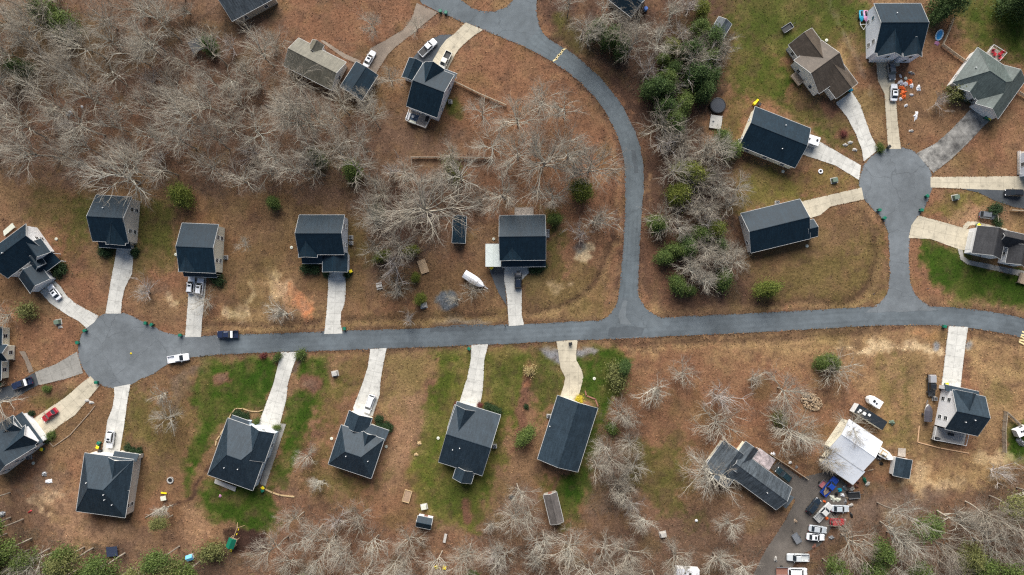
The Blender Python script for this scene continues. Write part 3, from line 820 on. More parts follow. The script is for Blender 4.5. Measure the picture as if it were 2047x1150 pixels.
def drive(pts, mat, rotpx, z=0.05, name='driveway'):
    DRIVES.append(pts)
    return slab(name, pts, mat, z, rotpx)
drive([(80, 584), (100, 606), (133, 629), (157, 642), (173, 656), (188, 645), (198, 632), (173, 619), (150, 606), (133, 591), (122, 574), (108, 560)], m_conc, ((90, 572), (130, 610)))
drive([(233, 492), (232, 508), (222, 560), (211, 627), (242, 627), (244, 600), (250, 575), (264, 548), (268, 492)], m_conc, ((228, 620), (250, 500)))
drive([(376, 545), (376, 600), (370, 674), (402, 674), (404, 640), (410, 590), (414, 545)], m_conc, ((387, 660), (395, 550)))
drive([(655, 540), (656, 570), (654, 610), (650, 650), (648, 668), (685, 667), (681, 645), (682, 625), (688, 610), (691, 590), (691, 540)], m_conc, ((667, 660), (673, 545)))
drive([(1008, 528), (1008, 560), (1014, 600), (1017, 652), (1048, 650), (1043, 630), (1043, 580), (1043, 560), (1058, 545), (1056, 528)], m_conc, ((1030, 640), (1025, 530)))
drive([(976, 520), (980, 545), (996, 585), (1013, 612), (1009, 560), (1008, 528)], m_pad, None, 0.045)
drive([(931, 45), (966, 60), (948, 71), (929, 87), (918, 98), (910, 109), (902, 125), (893, 142), (860, 130), (865, 122), (880, 95), (892, 80), (909, 67)], m_conc4, ((945, 55), (880, 130)))
drive([(815, 128), (835, 105), (855, 82), (880, 70), (907, 69), (881, 95), (863, 126), (850, 135)], m_pad, None, 0.045)
drive([(833, 6), (876, 25), (845, 50), (815, 75), (790, 95), (775, 110), (750, 150), (722, 132), (740, 97), (775, 78), (805, 60), (822, 40)], m_grav, None, 0.03)
drive([(640, 82), (646, 80), (690, 108), (722, 122), (718, 130), (685, 115)], m_grav, None, 0.034, 'path')
drive([(70, 744), (112, 728), (154, 703), (166, 746), (130, 758), (88, 768), (78, 770)], m_conc3, ((75, 758), (160, 725)))
drive([(-30, 785), (30, 768), (70, 744), (80, 768), (40, 790), (-30, 815)], m_pad, None, 0.045)
drive([(38, 703), (50, 702), (56, 715), (68, 742), (58, 746), (50, 722), (44, 712)], m_grav, None, 0.034, 'path')
drive([(168, 762), (181, 752), (199, 772), (175, 800), (150, 830), (120, 850), (90, 876), (66, 838), (100, 815), (130, 795)], m_conc4, ((180, 765), (80, 855)))
drive([(228, 774), (261, 768), (255, 800), (247, 860), (238, 912), (203, 908), (212, 860), (215, 840), (225, 815), (229, 790)], m_conc, ((245, 775), (220, 905)))
drive([(562, 704), (598, 704), (585, 735), (576, 766), (572, 800), (556, 862), (516, 850), (547, 766)], m_conc, ((580, 705), (537, 850)))
drive([(557, 846), (572, 848), (531, 972), (519, 968)], m_conc3, None, 0.045, 'path')
drive([(740, 698), (773, 696), (765, 735), (761, 760), (759, 790), (745, 832), (708, 824), (706, 815), (725, 766), (735, 735), (738, 715)], m_conc, ((757, 698), (728, 825)))
drive([(942, 690), (976, 688), (968, 720), (967, 750), (965, 780), (961, 803), (953, 832), (914, 820), (930, 766), (933, 760), (941, 720)], m_conc, ((958, 690), (935, 815)))
drive([(1112, 682), (1155, 680), (1152, 705), (1152, 720), (1163, 740), (1166, 755), (1160, 780), (1148, 818), (1115, 808), (1127, 770), (1130, 755), (1120, 735), (1116, 705)], m_conc4, ((1134, 684), (1135, 805)))
drive([(1896, 652), (1935, 654), (1926, 720), (1920, 776), (1882, 770), (1888, 720)], m_conc, ((1915, 655), (1902, 765)))
drive([(1670, 206), (1702, 183), (1720, 210), (1730, 240), (1741, 271), (1756, 299), (1726, 324), (1723, 300), (1710, 267), (1693, 234)], m_conc, ((1740, 310), (1690, 195)))
drive([(1751, 110), (1798, 118), (1798, 132), (1786, 134), (1791, 200), (1795, 250), (1801, 298), (1775, 298), (1771, 234), (1768, 187), (1756, 164), (1753, 147)], m_conc4, ((1787, 295), (1775, 120)))
drive([(1831, 307), (1870, 287), (1903, 258), (1931, 228), (1945, 212), (1985, 236), (1970, 249), (1937, 284), (1903, 317), (1866, 346)], m_conc2, ((1848, 328), (1955, 235)))
drive([(1860, 354), (2100, 352), (2100, 382), (1990, 380), (1860, 375)], m_conc4, ((1862, 364), (2047, 366)))
drive([(1905, 374.5), (1990, 379), (2100, 381), (2100, 425), (2030, 415), (1990, 402), (1955, 385)], m_pad, None, 0.04)
drive([(1836, 431), (1870, 440), (1930, 457), (1960, 462), (1952, 505), (1915, 498), (1860, 478), (1816, 476), (1822, 450)], m_conc4, ((1830, 455), (1940, 480)))
drive([(1914, 497), (1924, 496), (1926, 512), (1936, 520), (2100, 552), (2100, 566), (1934, 529), (1920, 519)], m_conc3, None, 0.04, 'path')
drive([(1924, 457), (1926, 450), (1934, 443), (1950, 443), (2014, 458), (2012, 466), (1950, 450), (1938, 451), (1932, 459)], m_conc4, None, 0.055, 'path')
drive([(1608, 288), (1640, 284), (1721, 331), (1717, 360), (1670, 331), (1600, 308)], m_conc, ((1720, 345), (1615, 298)))
drive([(1598, 404), (1722, 375), (1727, 399), (1660, 413), (1640, 430), (1608, 440)], m_conc4, ((1722, 387), (1605, 420)))
drive([(1500, 1160), (1530, 1100), (1570, 1040), (1590, 1000), (1560, 960), (1540, 935), (1556, 922), (1600, 955), (1660, 940), (1700, 975), (1690, 1010), (1640, 1090), (1600, 1110), (1560, 1170)], m_yard, None, 0.03)
# ------------------------------------------------------------------ houses
R_CH = shingle('shingle_charcoal', alb((32, 54, 68), .58))
R_CH2 = shingle('shingle_slate', alb((54, 69, 80), .60))
R_UM = shingle('shingle_umber', alb((66, 66, 68), .66))
R_BR = shingle('shingle_brown', alb((98, 87, 76), .68))
R_TP = shingle('shingle_taupe', alb((124, 120, 106), .68))
R_GR = shingle('shingle_grey_green', alb((98, 108, 104), .68))
R_OLD = shingle('shingle_old_grey', alb((90, 98, 104), .66), streak=.5)
R_SH = shingle('shingle_shed_brown', alb((112, 106, 102), .7))
SID = {'white': siding('siding_white', (0.80, 0.80, 0.80)), 'grey': siding('siding_pale_grey', (0.68, 0.72, 0.78)), 'taupe': siding('siding_taupe', (0.66, 0.60, 0.52)), 'cream': siding('siding_cream', (0.80, 0.76, 0.60)),
       'blue': siding('siding_blue_grey', (0.62, 0.70, 0.78)), 'lgrey': siding('siding_light_grey', (0.70, 0.69, 0.66)), 'stone': siding('siding_stone', (0.34, 0.31, 0.26)), 'dark': siding('siding_dark', (0.10, 0.10, 0.10))}
FOOT = []          # footprints (world polygons) kept clear of trees

def roof_h(bk, x, y):
    x0, x1, y0, y1, ze, zr, k = bk['x0'], bk['x1'], bk['y0'], bk['y1'], bk['ze'], bk['zr'], bk['k']
    if not (x0 - .3 <= x <= x1 + .3 and y0 - .3 <= y <= y1 + .3): return None
    if k == 'gx': return zr - abs(y - (y0 + y1) / 2) / ((y1 - y0) / 2) * (zr - ze)
    if k == 'gy': return zr - abs(x - (x0 + x1) / 2) / ((x1 - x0) / 2) * (zr - ze)
    if k == 'hip':
        a = bk['a']; xm, ym = (x0 + x1) / 2, (y0 + y1) / 2
        fy = abs(y - ym) / ((y1 - y0) / 2); fx = max(0, (abs(x - xm) - a) / ((x1 - x0) / 2 - a))
        return zr - max(fx, fy) * (zr - ze)
    t = {'sN': (y1 - y) / (y1 - y0), 'sS': (y - y0) / (y1 - y0), 'sE': (x1 - x) / (x1 - x0), 'sW': (x - x0) / (x1 - x0)}[k]
    return zr - (1 - (1 - t)) * (zr - ze) if False else ze + (1 - t) * (zr - ze)

def roof_mesh(bk, mb, tr, ov_t=0.16):
    """solid roof + white gutters / rake boards for one block"""
    x0, x1, y0, y1, ze, zr, k = bk['x0'], bk['x1'], bk['y0'], bk['y1'], bk['ze'], bk['zr'], bk['k']
    t = ov_t
    def gut(p, q):
        (ax, ay), (bx, by) = p, q
        L = math.hypot(bx - ax, by - ay); a = math.atan2(by - ay, bx - ax)
        tr.box(((ax + bx) / 2, (ay + by) / 2, ze - 0.10), (L, 0.09, 0.14), a)
    def rake(p, q):
        d = (Vector(q) - Vector(p)); d.normalize()
        up = Vector((0, 0, 1)); s = d.cross(up).normalized() * 0.03
        a = [Vector(p) - s, Vector(p) + s, Vector(q) + s, Vector(q) - s]
        zz = Vector((0, 0, 0.17))
        off = Vector((0, 0, 0.012))
        vs = [v - zz + off for v in a] + [v + off for v in a]
        tr.add(vs, [(3, 2, 1, 0), (4, 5, 6, 7), (0, 1, 5, 4), (1, 2, 6, 5), (2, 3, 7, 6), (3, 0, 4, 7)])
    if k in ('gx', 'gy'):
        def pt(u, v, z): return (u, v, z) if k == 'gx' else (v, u, z)
        u0, u1, v0, v1 = (x0, x1, y0, y1) if k == 'gx' else (y0, y1, x0, x1)
        vm = (v0 + v1) / 2
        ring = [(v0, ze), (vm, zr), (v1, ze), (v1, ze - t), (vm, zr - t), (v0, ze - t)]
        vs = [pt(u0, v, z) for v, z in ring] + [pt(u1, v, z) for v, z in ring]
        fs = [(i, (i + 1) % 6, 6 + (i + 1) % 6, 6 + i) for i in range(6)] + [(0, 5, 4, 1), (1, 4, 3, 2), (6, 7, 10, 11), (7, 8, 9, 10)]
        if k == 'gx': fs = [f[::-1] for f in fs]
        mb.add(vs, fs)
        for v, sg in ((v0, -1), (v1, 1)):
            vv = v + sg * 0.05
            p, q = (u0, vv), (u1, vv)
            if k == 'gy': p, q = (vv, u0), (vv, u1)
            gut(p, q)
        for u, sg in ((u0, -1), (u1, 1)):
            uu = u + sg * 0.034
            rake(pt(uu, v0, ze), pt(uu, vm, zr)); rake(pt(uu, v1, ze), pt(uu, vm, zr))
        # ridge cap
        mb.bar(pt(u0 + .02, vm, zr + .0), pt(u1 - .02, vm, zr + .0), 0.09, n=5)
    elif k == 'hip':
        a = bk['a']; xm, ym = (x0 + x1) / 2, (y0 + y1) / 2
        r0, r1 = (xm - a, ym, zr), (xm + a, ym, zr)
        c = [(x0, y0), (x1, y0), (x1, y1), (x0, y1)]
        vs = [(*p, ze) for p in c] + [(*p, ze - t) for p in c] + [r0, r1]
        fs = [(0, 1, 9, 8), (1, 2, 9), (2, 3, 8, 9), (3, 0, 8), (7, 6, 5, 4)] + [(4 + i, 4 + (i + 1) % 4, (i + 1) % 4, i) for i in range(4)]
        mb.add(vs, fs)
        for i in range(4):
            p, q = c[i], c[(i + 1) % 4]
            dx, dy = q[0] - p[0], q[1] - p[1]; L = math.hypot(dx, dy); nx_, ny_ = dy / L * .06, -dx / L * .06
            gut((p[0] + nx_, p[1] + ny_), (q[0] + nx_, q[1] + ny_))
        mb.bar(r0, r1, 0.09, n=5)
        for p, r in ((0, r0), (3, r0), (1, r1), (2, r1)):
            mb.bar((*c[p], ze - .01), r, 0.07, n=5)
    else:
        c = [(x0, y0), (x1, y0), (x1, y1), (x0, y1)]
        hz = {'sS': (ze, ze, zr, zr), 'sN': (zr, zr, ze, ze), 'sW': (ze, zr, zr, ze), 'sE': (zr, ze, ze, zr)}[k]
        if k in ('sS', 'sN', 'sW', 'sE'):
            hz = {'sN': (ze, ze, zr, zr), 'sS': (zr, zr, ze, ze), 'sE': (ze, zr, zr, ze), 'sW': (zr, ze, ze, zr)}[k]
        vs = [(*c[i], hz[i]) for i in range(4)] + [(*c[i], hz[i] - t) for i in range(4)]
        mb.add(vs, [(0, 1, 2, 3), (7, 6, 5, 4)] + [(4 + i, 4 + (i + 1) % 4, (i + 1) % 4, i) for i in range(4)])
        lo = {'sN': ((x0, y0 - .06), (x1, y0 - .06)), 'sS': ((x0, y1 + .06), (x1, y1 + .06)), 'sE': ((x0 - .06, y0), (x0 - .06, y1)), 'sW': ((x1 + .06, y0), (x1 + .06, y1))}[k]
        gut(*lo)

def wall_mesh(bk, mb, ov=0.38, t=0.16):
    x0, x1, y0, y1, ze, zr, k = bk['x0'], bk['x1'], bk['y0'], bk['y1'], bk['ze'], bk['zr'], bk['k']
    zb = bk.get('zb', -0.2)
    X0, X1, Y0, Y1 = x0 + ov, x1 - ov, y0 + ov, y1 - ov
    bk['wr'] = (X0, X1, Y0, Y1)
    if bk.get('open'):
        for x in (X0, X1):
            for y in (Y0, Y1): mb.b2(x - .07, x + .07, y - .07, y + .07, zb, ze - t)
        return
    if k == 'hip':
        mb.b2(X0, X1, Y0, Y1, zb, ze - t + .004); return
    if k in ('gx', 'gy'):
        u0, u1, v0, v1 = (X0, X1, Y0, Y1) if k == 'gx' else (Y0, Y1, X0, X1)
        o0, o1 = (y0, y1) if k == 'gx' else (x0, x1)
        sl = (zr - ze) / ((o1 - o0) / 2); zs = ze - t + ov * sl - .01; vm = (v0 + v1) / 2; za = zr - t - .01
        ring = [(v0, zb), (v1, zb), (v1, zs), (vm, za), (v0, zs)]
        pt = (lambda u, v, z: (u, v, z)) if k == 'gx' else (lambda u, v, z: (v, u, z))
        vs = [pt(u0, v, z) for v, z in ring] + [pt(u1, v, z) for v, z in ring]
        fs = [(i, (i + 1) % 5, 5 + (i + 1) % 5, 5 + i) for i in range(5)] + [(4, 3, 2, 1, 0), (5, 6, 7, 8, 9)]
        if k == 'gx': fs = [f[::-1] for f in fs]
        mb.add(vs, fs); return
    c = [(X0, Y0), (X1, Y0), (X1, Y1), (X0, Y1)]
    tops = [roof_h(bk, *p) - t - .01 for p in c]
    mb.add([(*p, zb) for p in c] + [(*c[i], tops[i]) for i in range(4)], [(3, 2, 1, 0), (4, 5, 6, 7)] + [(i, (i + 1) % 4, 4 + (i + 1) % 4, 4 + i) for i in range(4)])

def house(name, label, cat, edge, blocks, wall, roof, group=None, ze=None, vents=(), decks=(), garage=None, doors=(), wins=True, trim='trimw', rails=True):
    e0 = blocks[0]['ze']
    a, c = G(*edge[0], e0), G(*edge[1], e0)
    th = math.atan2(c.y - a.y, c.x - a.x)
    ca, sa = math.cos(th), math.sin(th)
    pts0 = [G(*p, e0) for p in blocks[0]['p']]
    u = [p.x * ca + p.y * sa for p in pts0]; v = [-p.x * sa + p.y * ca for p in pts0]
    mu, mv = (min(u) + max(u)) / 2, (min(v) + max(v)) / 2
    O = (mu * ca - mv * sa, mu * sa + mv * ca)
    def loc(p): 
        x, y = p[0] - O[0], p[1] - O[1]
        return (x * ca + y * sa, -x * sa + y * ca)
    root = thing(name, label, cat, (O[0], O[1], 0), th, group)
    W, Rf, T = MB(), MB(), MB()
    for i, bk in enumerate(blocks):
        z0 = bk['ze']
        q = [loc(G(*p, z0)) for p in bk['p']]
        bk['x0'], bk['x1'] = min(t[0] for t in q), max(t[0] for t in q)
        bk['y0'], bk['y1'] = min(t[1] for t in q) + .003 * i, max(t[1] for t in q) - .003 * i
        if bk['k'] == 'hip' and 'a' not in bk: bk['a'] = max(0.3, ((bk['x1'] - bk['x0']) - (bk['y1'] - bk['y0'])) / 2)
        wall_mesh(bk, W, ov=bk.get('ov', 0.36 + .004 * i)); roof_mesh(bk, Rf, T, 0.16 + .003 * i)
        if bk.get('zb', -.2) < .5:
            FOOT.append([(O[0] + x * ca - y * sa, O[1] + x * sa + y * ca) for x, y in ((bk['x0'], bk['y0']), (bk['x1'], bk['y0']), (bk['x1'], bk['y1']), (bk['x0'], bk['y1']))])
    W.build('wall', SID[wall] if isinstance(wall, str) else wall, root)
    Rf.build('roof', roof, root)
    T.build('trim', M[trim], root)
    gsp = []
    def face(bk, side, uu, z, wd, ht):
        X0, X1, Y0, Y1 = bk['wr']
        if side in 'SN':
            x = X0 + (X1 - X0) * uu if 0 <= uu <= 1 else uu
            y = Y0 if side == 'S' else Y1
            return (x, y, z), (0 if side == 'S' else math.pi)
        y = Y0 + (Y1 - Y0) * uu
        x = X0 if side == 'W' else X1
        return (x, y, z), (-math.pi / 2 if side == 'W' else math.pi / 2)
    def panel(name, pos, rot, wd, ht, dep, mat, parent, insets=None):
        mb = MB().box((0, -dep / 2, 0), (wd, dep, ht))
        o = mb.build(name, mat, parent, loc=pos, rz=rot)
        return o
    for (bi, side, uu, wd) in (garage or []):
        pos, rot = face(blocks[bi], side, uu, 1.15, wd, 2.2)
        g = panel('garage_door', pos, rot, wd, 2.3, 0.05, M['white'], root)
        mb = MB()
        for k in range(3): mb.box((0, -.056, -0.55 + .55 * k), (wd - .1, .012, .03))
        mb.build('panel_line', M['steel'], g)
        gsp.append((pos[0], pos[1], wd / 2 + .7))
    for (bi, side, uu) in doors:
        pos, rot = face(blocks[bi], side, uu, 1.05, 1, 2.1)
        d = panel('door', pos, rot, 1.0, 2.1, 0.06, M['brick'], root)
        MB().box((.38, -.08, 0), (.06, .05, .06)).build('handle', M['steel'], d)
        gsp.append((pos[0], pos[1], 1.2))
    if wins:
        for i, bk in enumerate(blocks):
            if bk['k'][0] == 's' or bk.get('open') or bk.get('nowin'): continue
            X0, X1, Y0, Y1 = bk['wr']; zb = bk.get('zb', -.2)
            for side in 'SNWE':
                Lw = (X1 - X0) if side in 'SN' else (Y1 - Y0)
                gable = (bk['k'] == 'gx' and side in 'WE') or (bk['k'] == 'gy' and side in 'SN')
                zs = [1.55] if zb < .5 else []
                if bk['ze'] > 3.9: zs.append(min(bk['ze'] - 1.0, 4.1))
                if zb >= .5: zs = [bk['ze'] - .75] if gable else []
                nn = max(1, int(Lw / 4.2))
                for z in zs:
                    for k in range(nn):
                        uu = (k + .5) / nn
                        pos, rot = face(bk, side, uu, z, 1, 1.4)
                        out = {'S': (0, -.5), 'N': (0, .5), 'W': (-.5, 0), 'E': (.5, 0)}[side]
                        px_, py_ = pos[0] + out[0], pos[1] + out[1]
                        hid = False
                        for j, o in enumerate(blocks):
                            if j == i: continue
                            if o['x0'] - .3 < px_ < o['x1'] + .3 and o['y0'] - .3 < py_ < o['y1'] + .3 and o['zr'] > z - .9 and not (o.get('zb', -.2) > z + .8): hid = True
                        for gp in gsp:
                            if z < 2.5 and abs(pos[0] - gp[0]) + abs(pos[1] - gp[1]) < gp[2]: hid = True
                        if hid: continue
                        wd = 0.95 if zb < .5 else .8; ht = 1.35 if zb < .5 else .8
                        f = MB()
                        for sx in (-1, 1): f.box((sx * (wd / 2 + .05), -.04, 0), (.10, .08, ht + .2))
                        for sz in (-1, 1): f.box((0, -.04, sz * (ht / 2 + .05)), (wd, .08, .10))
                        f.box((0, -.034, 0), (wd, .03, .05))
                        fo = f.build('window', M['white'], root, loc=pos, rz=rot)
                        MB().box((0, -.01, 0), (wd, .02, ht)).build('pane', M['glass'], fo)
    def roofz(x, y):
        zz = [roof_h(b_, x, y) for b_ in blocks]
        zz = [z for z in zz if z is not None]
        return max(zz) if zz else 0
    for v_ in vents:
        z = 5.0
        for _ in range(5):
            p = loc(G(*v_, z)); z = roofz(*p)
        MB().lathe((p[0], p[1], z - .1), [(.10, 0), (.10, .55), (.13, .56), (.13, .62)], 8).build('roof_vent', M['white'], root)
    for d in decks:
        pp, z = d['p'], d.get('z', .6)
        q = [loc(G(*p, z)) for p in pp]
        FOOT.append([(O[0] + x * ca - y * sa, O[1] + x * sa + y * ca) for x, y in q])
        n_ = len(q)
        dk = MB().prism(q, z - .18, z)
        cx_, cy_ = sum(t[0] for t in q) / n_, sum(t[1] for t in q) / n_
        for t in q: dk.b2(t[0] * .96 + cx_ * .04 - .06, t[0] * .96 + cx_ * .04 + .06, t[1] * .96 + cy_ * .04 - .06, t[1] * .96 + cy_ * .04 + .06, -.2, z - .17)
        dko = dk.build('deck', d.get('m', M['deck']), root)
        if d.get('rail', True):
            r = MB()
            for i in range(n_):
                if i in d.get('skip', (0,)): continue
                p, s = Vector((*q[i], z)), Vector((*q[(i + 1) % n_], z))
                r.bar(p + Vector((0, 0, .95)), s + Vector((0, 0, .95)), .06, n=4)
                L = (s - p).length; nb = max(2, int(L / .35))
                for k in range(nb + 1):
                    b_ = p.lerp(s, k / nb)
                    r.bar(b_, b_ + Vector((0, 0, .93)), .05 if k in (0, nb) else .022, n=4)
            r.build('railing', d.get('rm', M['white']), dko)
    return root

B = lambda p, k, ze, zr, **kw: dict(p=p, k=k, ze=ze, zr=zr, **kw)
NE = 'houses of the neighbourhood'
house('house', 'white gabled house at the left edge with two white front gables', 'house', ((-23, 503), (50, 449)), [
    B([(50, 449), (90, 501), (-23, 503)], 'gx', 4.4, 7.9),
    B([(42, 561), (63, 585), (99, 556), (70, 530)], 'gy', 3.1, 5.2),
    B([(82, 545), (121, 522), (104, 505)], 'sN', 2.8, 3.9, open=True),
    B([(72, 526), (101, 504), (80, 478)], 'gy', 4.5, 7.0, zb=3.0),
    B([(70, 541), (92, 527), (74, 507)], 'gy', 3.9, 5.3, zb=2.5)], 'white', R_CH, NE, garage=[(1, 'S', .5, 4.2)], vents=[(6, 506)],
    decks=[dict(p=[(8, 472), (30, 454), (24, 446), (6, 462)], z=.5, rail=False, m=M['beige'])])
house('house', 'tall dark roofed house with big beige side wall under overhanging branches', 'house', ((187, 482), (255, 486)), [
    B([(192, 391), (264, 394), (255, 486), (187, 482)], 'gx', 4.7, 8.0),
    B([(199, 480), (263, 484), (262, 498), (199, 494)], 'sN', 2.9, 3.9, open=True),
    B([(212, 489), (250, 491), (216, 435)], 'gy', 4.7, 7.3)], 'taupe', R_CH, NE, vents=[(207, 416)], garage=[(0, 'S', .68, 4.0)])
house('house', 'dark roofed house with pale yellow side wall and two white cars outside', 'house', ((358, 543), (427, 546)), [
    B([(365, 446), (437, 450), (427, 546), (358, 543)], 'gx', 4.7, 7.2),
    B([(368, 543), (434, 546), (434, 555), (368, 551)], 'sN', 2.9, 3.8, open=True),
    B([(359, 505), (392, 545)], 'gy', 4.7, 6.3)], 'cream', R_CH, NE, garage=[(0, 'S', .4, 4.4)])
house('house', 'dark roofed house with projecting front garage and yellow lidded bin beside it', 'house', ((600, 430), (689, 430)), [
    B([(600, 430), (689, 430), (688, 509), (597, 509)], 'gx', 5.0, 8.2),
    B([(645, 505), (695, 544)], 'gy', 3.2, 4.7),
    B([(604, 509), (646, 527)], 'sN', 2.9, 4.0, open=True),
    B([(597, 478), (634, 515)], 'gy', 5.0, 7.0)], 'grey', R_CH, NE, garage=[(1, 'S', .5, 4.4)])
house('house', 'wide dark roofed house with pale carport at its left, black car outside', 'house', ((1001, 521), (1091, 520)), [
    B([(998, 432), (1090, 430), (1091, 520), (1000, 521)], 'gx', 5.0, 8.2),
    B([(1003, 517), (1091, 533)], 'sN', 3.0, 4.1, open=True),
    B([(1003, 493), (1045, 521)], 'gy', 5.0, 6.7)], 'grey', R_CH, NE, garage=[(0, 'S', .3, 4.4)],
    decks=[dict(p=[(1029, 432), (1066, 431), (1066, 415), (1029, 416)], z=.7, rm=M['deck'])])
house('house', 'dark teal roofed house with a furnished rear deck and two pickup trucks beside it', 'house', ((812, 212), (872, 235)), [
    B([(812, 212), (872, 235), (908, 150), (848, 127)], 'gx', 5.0, 8.4),
    B([(849, 124), (888, 140), (852, 178)], 'gy', 5.0, 8.0),
    B([(818, 116), (845, 125), (826, 163), (810, 156)], 'gy', 3.1, 4.2),
    B([(886, 137), (914, 148), (908, 160)], 'sS', 2.9, 3.6, open=True)], 'grey', R_CH, NE, garage=[(2, 'N', .5, 3.0)],
    decks=[dict(p=[(819, 220), (862, 236), (851, 257), (812, 242)], z=.8)])
house('house', 'long taupe roofed ranch house among bare trees with small dark entry gable', 'house', ((597, 76), (691, 124)), [
    B([(597, 76), (691, 124), (664, 178), (568, 132)], 'gx', 3.1, 5.6),
    B([(625, 79), (648, 91), (638, 110)], 'gy', 3.1, 4.6)], 'lgrey', R_TP, NE, doors=[(0, 'N', .5)])
house('garage', 'detached garage with a dark leaf strewn roof beside the long taupe roofed ranch house', 'garage', ((712, 123), (752, 148)), [
    B([(712, 123), (752, 148), (724, 200), (687, 178)], 'gy', 3.1, 4.1)], 'stone', R_CH, NE, garage=[(0, 'N', .5, 4.4)])
house('house', 'white house cut by left edge with shuttered gable, red car outside', 'house', ((0, 950), (80, 888)), [
    B([(20, 835), (72, 893), (-50, 905)], 'gy', 4.4, 8.0),
    B([(48, 852), (76, 884), (18, 905)], 'gx', 4.4, 7.2),
    B([(38, 828), (86, 882), (72, 893)], 'sW', 3.0, 3.9),
    B([(24, 836), (46, 860), (0, 870)], 'gx', 4.5, 6.2, zb=3.0)], 'white', R_CH2, NE, garage=[(2, 'E', .4, 4.6)])
house('house', 'hip roofed house with large bare taupe side wall near the bottom left', 'house', ((152, 1022), (248, 1035)), [
    B([(152, 1022), (248, 1035), (267, 919), (171, 909)], 'hip', 4.4, 8.4, a=2.0),
    B([(215, 915), (267, 921), (220, 975)], 'gy', 4.4, 6.9),
    B([(229, 902), (278, 909), (275, 922), (227, 915)], 'sS', 2.9, 3.8)], 'taupe', R_CH2, NE, vents=[(174, 965), (208, 989), (210, 999), (225, 1009)], garage=[(0, 'N', .3, 4.4)])
house('house', 'hip roofed house with pale blue side wall beside bright lawn', 'house', ((415, 949), (505, 981)), [
    B([(415, 949), (505, 981), (545, 868), (455, 836)], 'hip', 4.4, 8.4, a=2.0),
    B([(502, 850), (549, 867), (494, 912)], 'gy', 4.4, 7.0),
    B([(464, 830), (499, 843), (492, 858), (460, 847)], 'sS', 2.9, 3.7)], 'blue', R_CH2, NE, vents=[(449, 935), (476, 938)], garage=[(1, 'N', .5, 4.4)],
    decks=[dict(p=[(430, 958), (472, 974), (470, 983), (428, 966)], z=.3, rail=False, m=M['stone'])])
house('house', 'hip roofed house with stepped garage wing and a white minivan parked close to it', 'house', ((656, 928), (742, 957)), [
    B([(656, 928), (742, 957), (768, 879), (683, 850)], 'hip', 4.0, 7.4, a=2.2),
    B([(698, 821), (744, 836), (727, 866), (688, 852)], 'gy', 3.1, 5.0),
    B([(740, 849), (778, 861), (769, 880), (726, 866)], 'sS', 2.9, 3.9),
    B([(726, 862), (752, 871), (730, 900)], 'gy', 4.0, 5.8)], 'cream', R_CH2, NE, vents=[(692, 912), (736, 922)], garage=[(1, 'N', .5, 4.2)])
house('house', 'gabled house with half light half dark roof and a rear sunroom', 'house', ((877, 924), (960, 950)), [
    B([(911, 811), (1001, 830), (960, 950), (877, 924)], 'gx', 3.3, 6.9),
    B([(909, 809), (954, 824), (905, 860)], 'gy', 3.3, 6.2),
    B([(913, 933), (905, 956), (942, 967), (949, 944)], 'gy', 3.0, 5.0)], 'lgrey', R_CH2, NE, vents=[(919, 896), (905, 899)], garage=[(1, 'N', .5, 4.4)])
house('house', 'plain long gabled house with even slate roof and yellow flowers at its front', 'house', ((1075, 918), (1155, 944)), [
    B([(1111, 802), (1194, 816), (1155, 944), (1075, 918)], 'gy', 3.3, 5.7)], 'lgrey', R_CH2, NE, vents=[(1099, 852)], garage=[(0, 'N', .3, 4.4)])
house('house', 'old rambling house with worn grey roof and rusty awning under a spreading bare tree', 'house', ((1478, 963), (1553, 1018)), [
    B([(1583, 976), (1553, 1018), (1450, 945)], 'gx', 3.0, 5.2),
    B([(1447, 880), (1407, 936), (1455, 975), (1492, 913)], 'gy', 3.0, 5.2),
    B([(1490, 883), (1515, 900), (1480, 950)], 'gy', 3.0, 4.6),
    B([(1579, 988), (1587, 994), (1570, 1016), (1562, 1010)], 'sE', 2.3, 2.6, open=True, ov=.1)], 'cream', R_OLD, NE, vents=[(1533, 985)])
house('house', 'tall house with big white side wall and timber edged deck, lower right', 'house', ((1889, 858), (1955, 872)), [
    B([(1889, 858), (1955, 872), (1969, 793), (1904, 780)], 'gx', 5.2, 8.5),
    B([(1910, 779), (1951, 789), (1924, 818)], 'gy', 5.2, 8.0),
    B([(1889, 769), (1957, 783), (1954, 795), (1890, 780)], 'sS', 2.9, 3.7)], 'white', R_CH2, NE, vents=[(1929, 844), (1948, 840), (1963, 843)], garage=[(2, 'N', .4, 4.6)],
    decks=[dict(p=[(1868, 852), (1932, 868), (1927, 890), (1863, 878)], z=.8, m=M['stone'])])
house('house', 'gabled house with grey and dark roof slopes and a small end extension', 'house', ((1505, 505), (1616, 478)), [
    B([(1481, 429), (1599, 398), (1618, 477), (1505, 505)], 'gx', 3.3, 6.3),
    B([(1608, 443), (1626, 438), (1635, 472), (1616, 477)], 'gx', 3.2, 4.8)], 'lgrey', R_CH, NE, garage=[(0, 'E', .72, 4.4)])
house('house', 'long gabled house with a white box trailer parked at its right end', 'house', ((1479, 292), (1587, 335)), [
    B([(1509, 214), (1621, 257), (1587, 335), (1479, 292)], 'gx', 3.7, 6.6)], 'cream', R_CH, NE, vents=[(1570, 251), (1563, 298)], garage=[(0, 'E', .5, 4.4)])
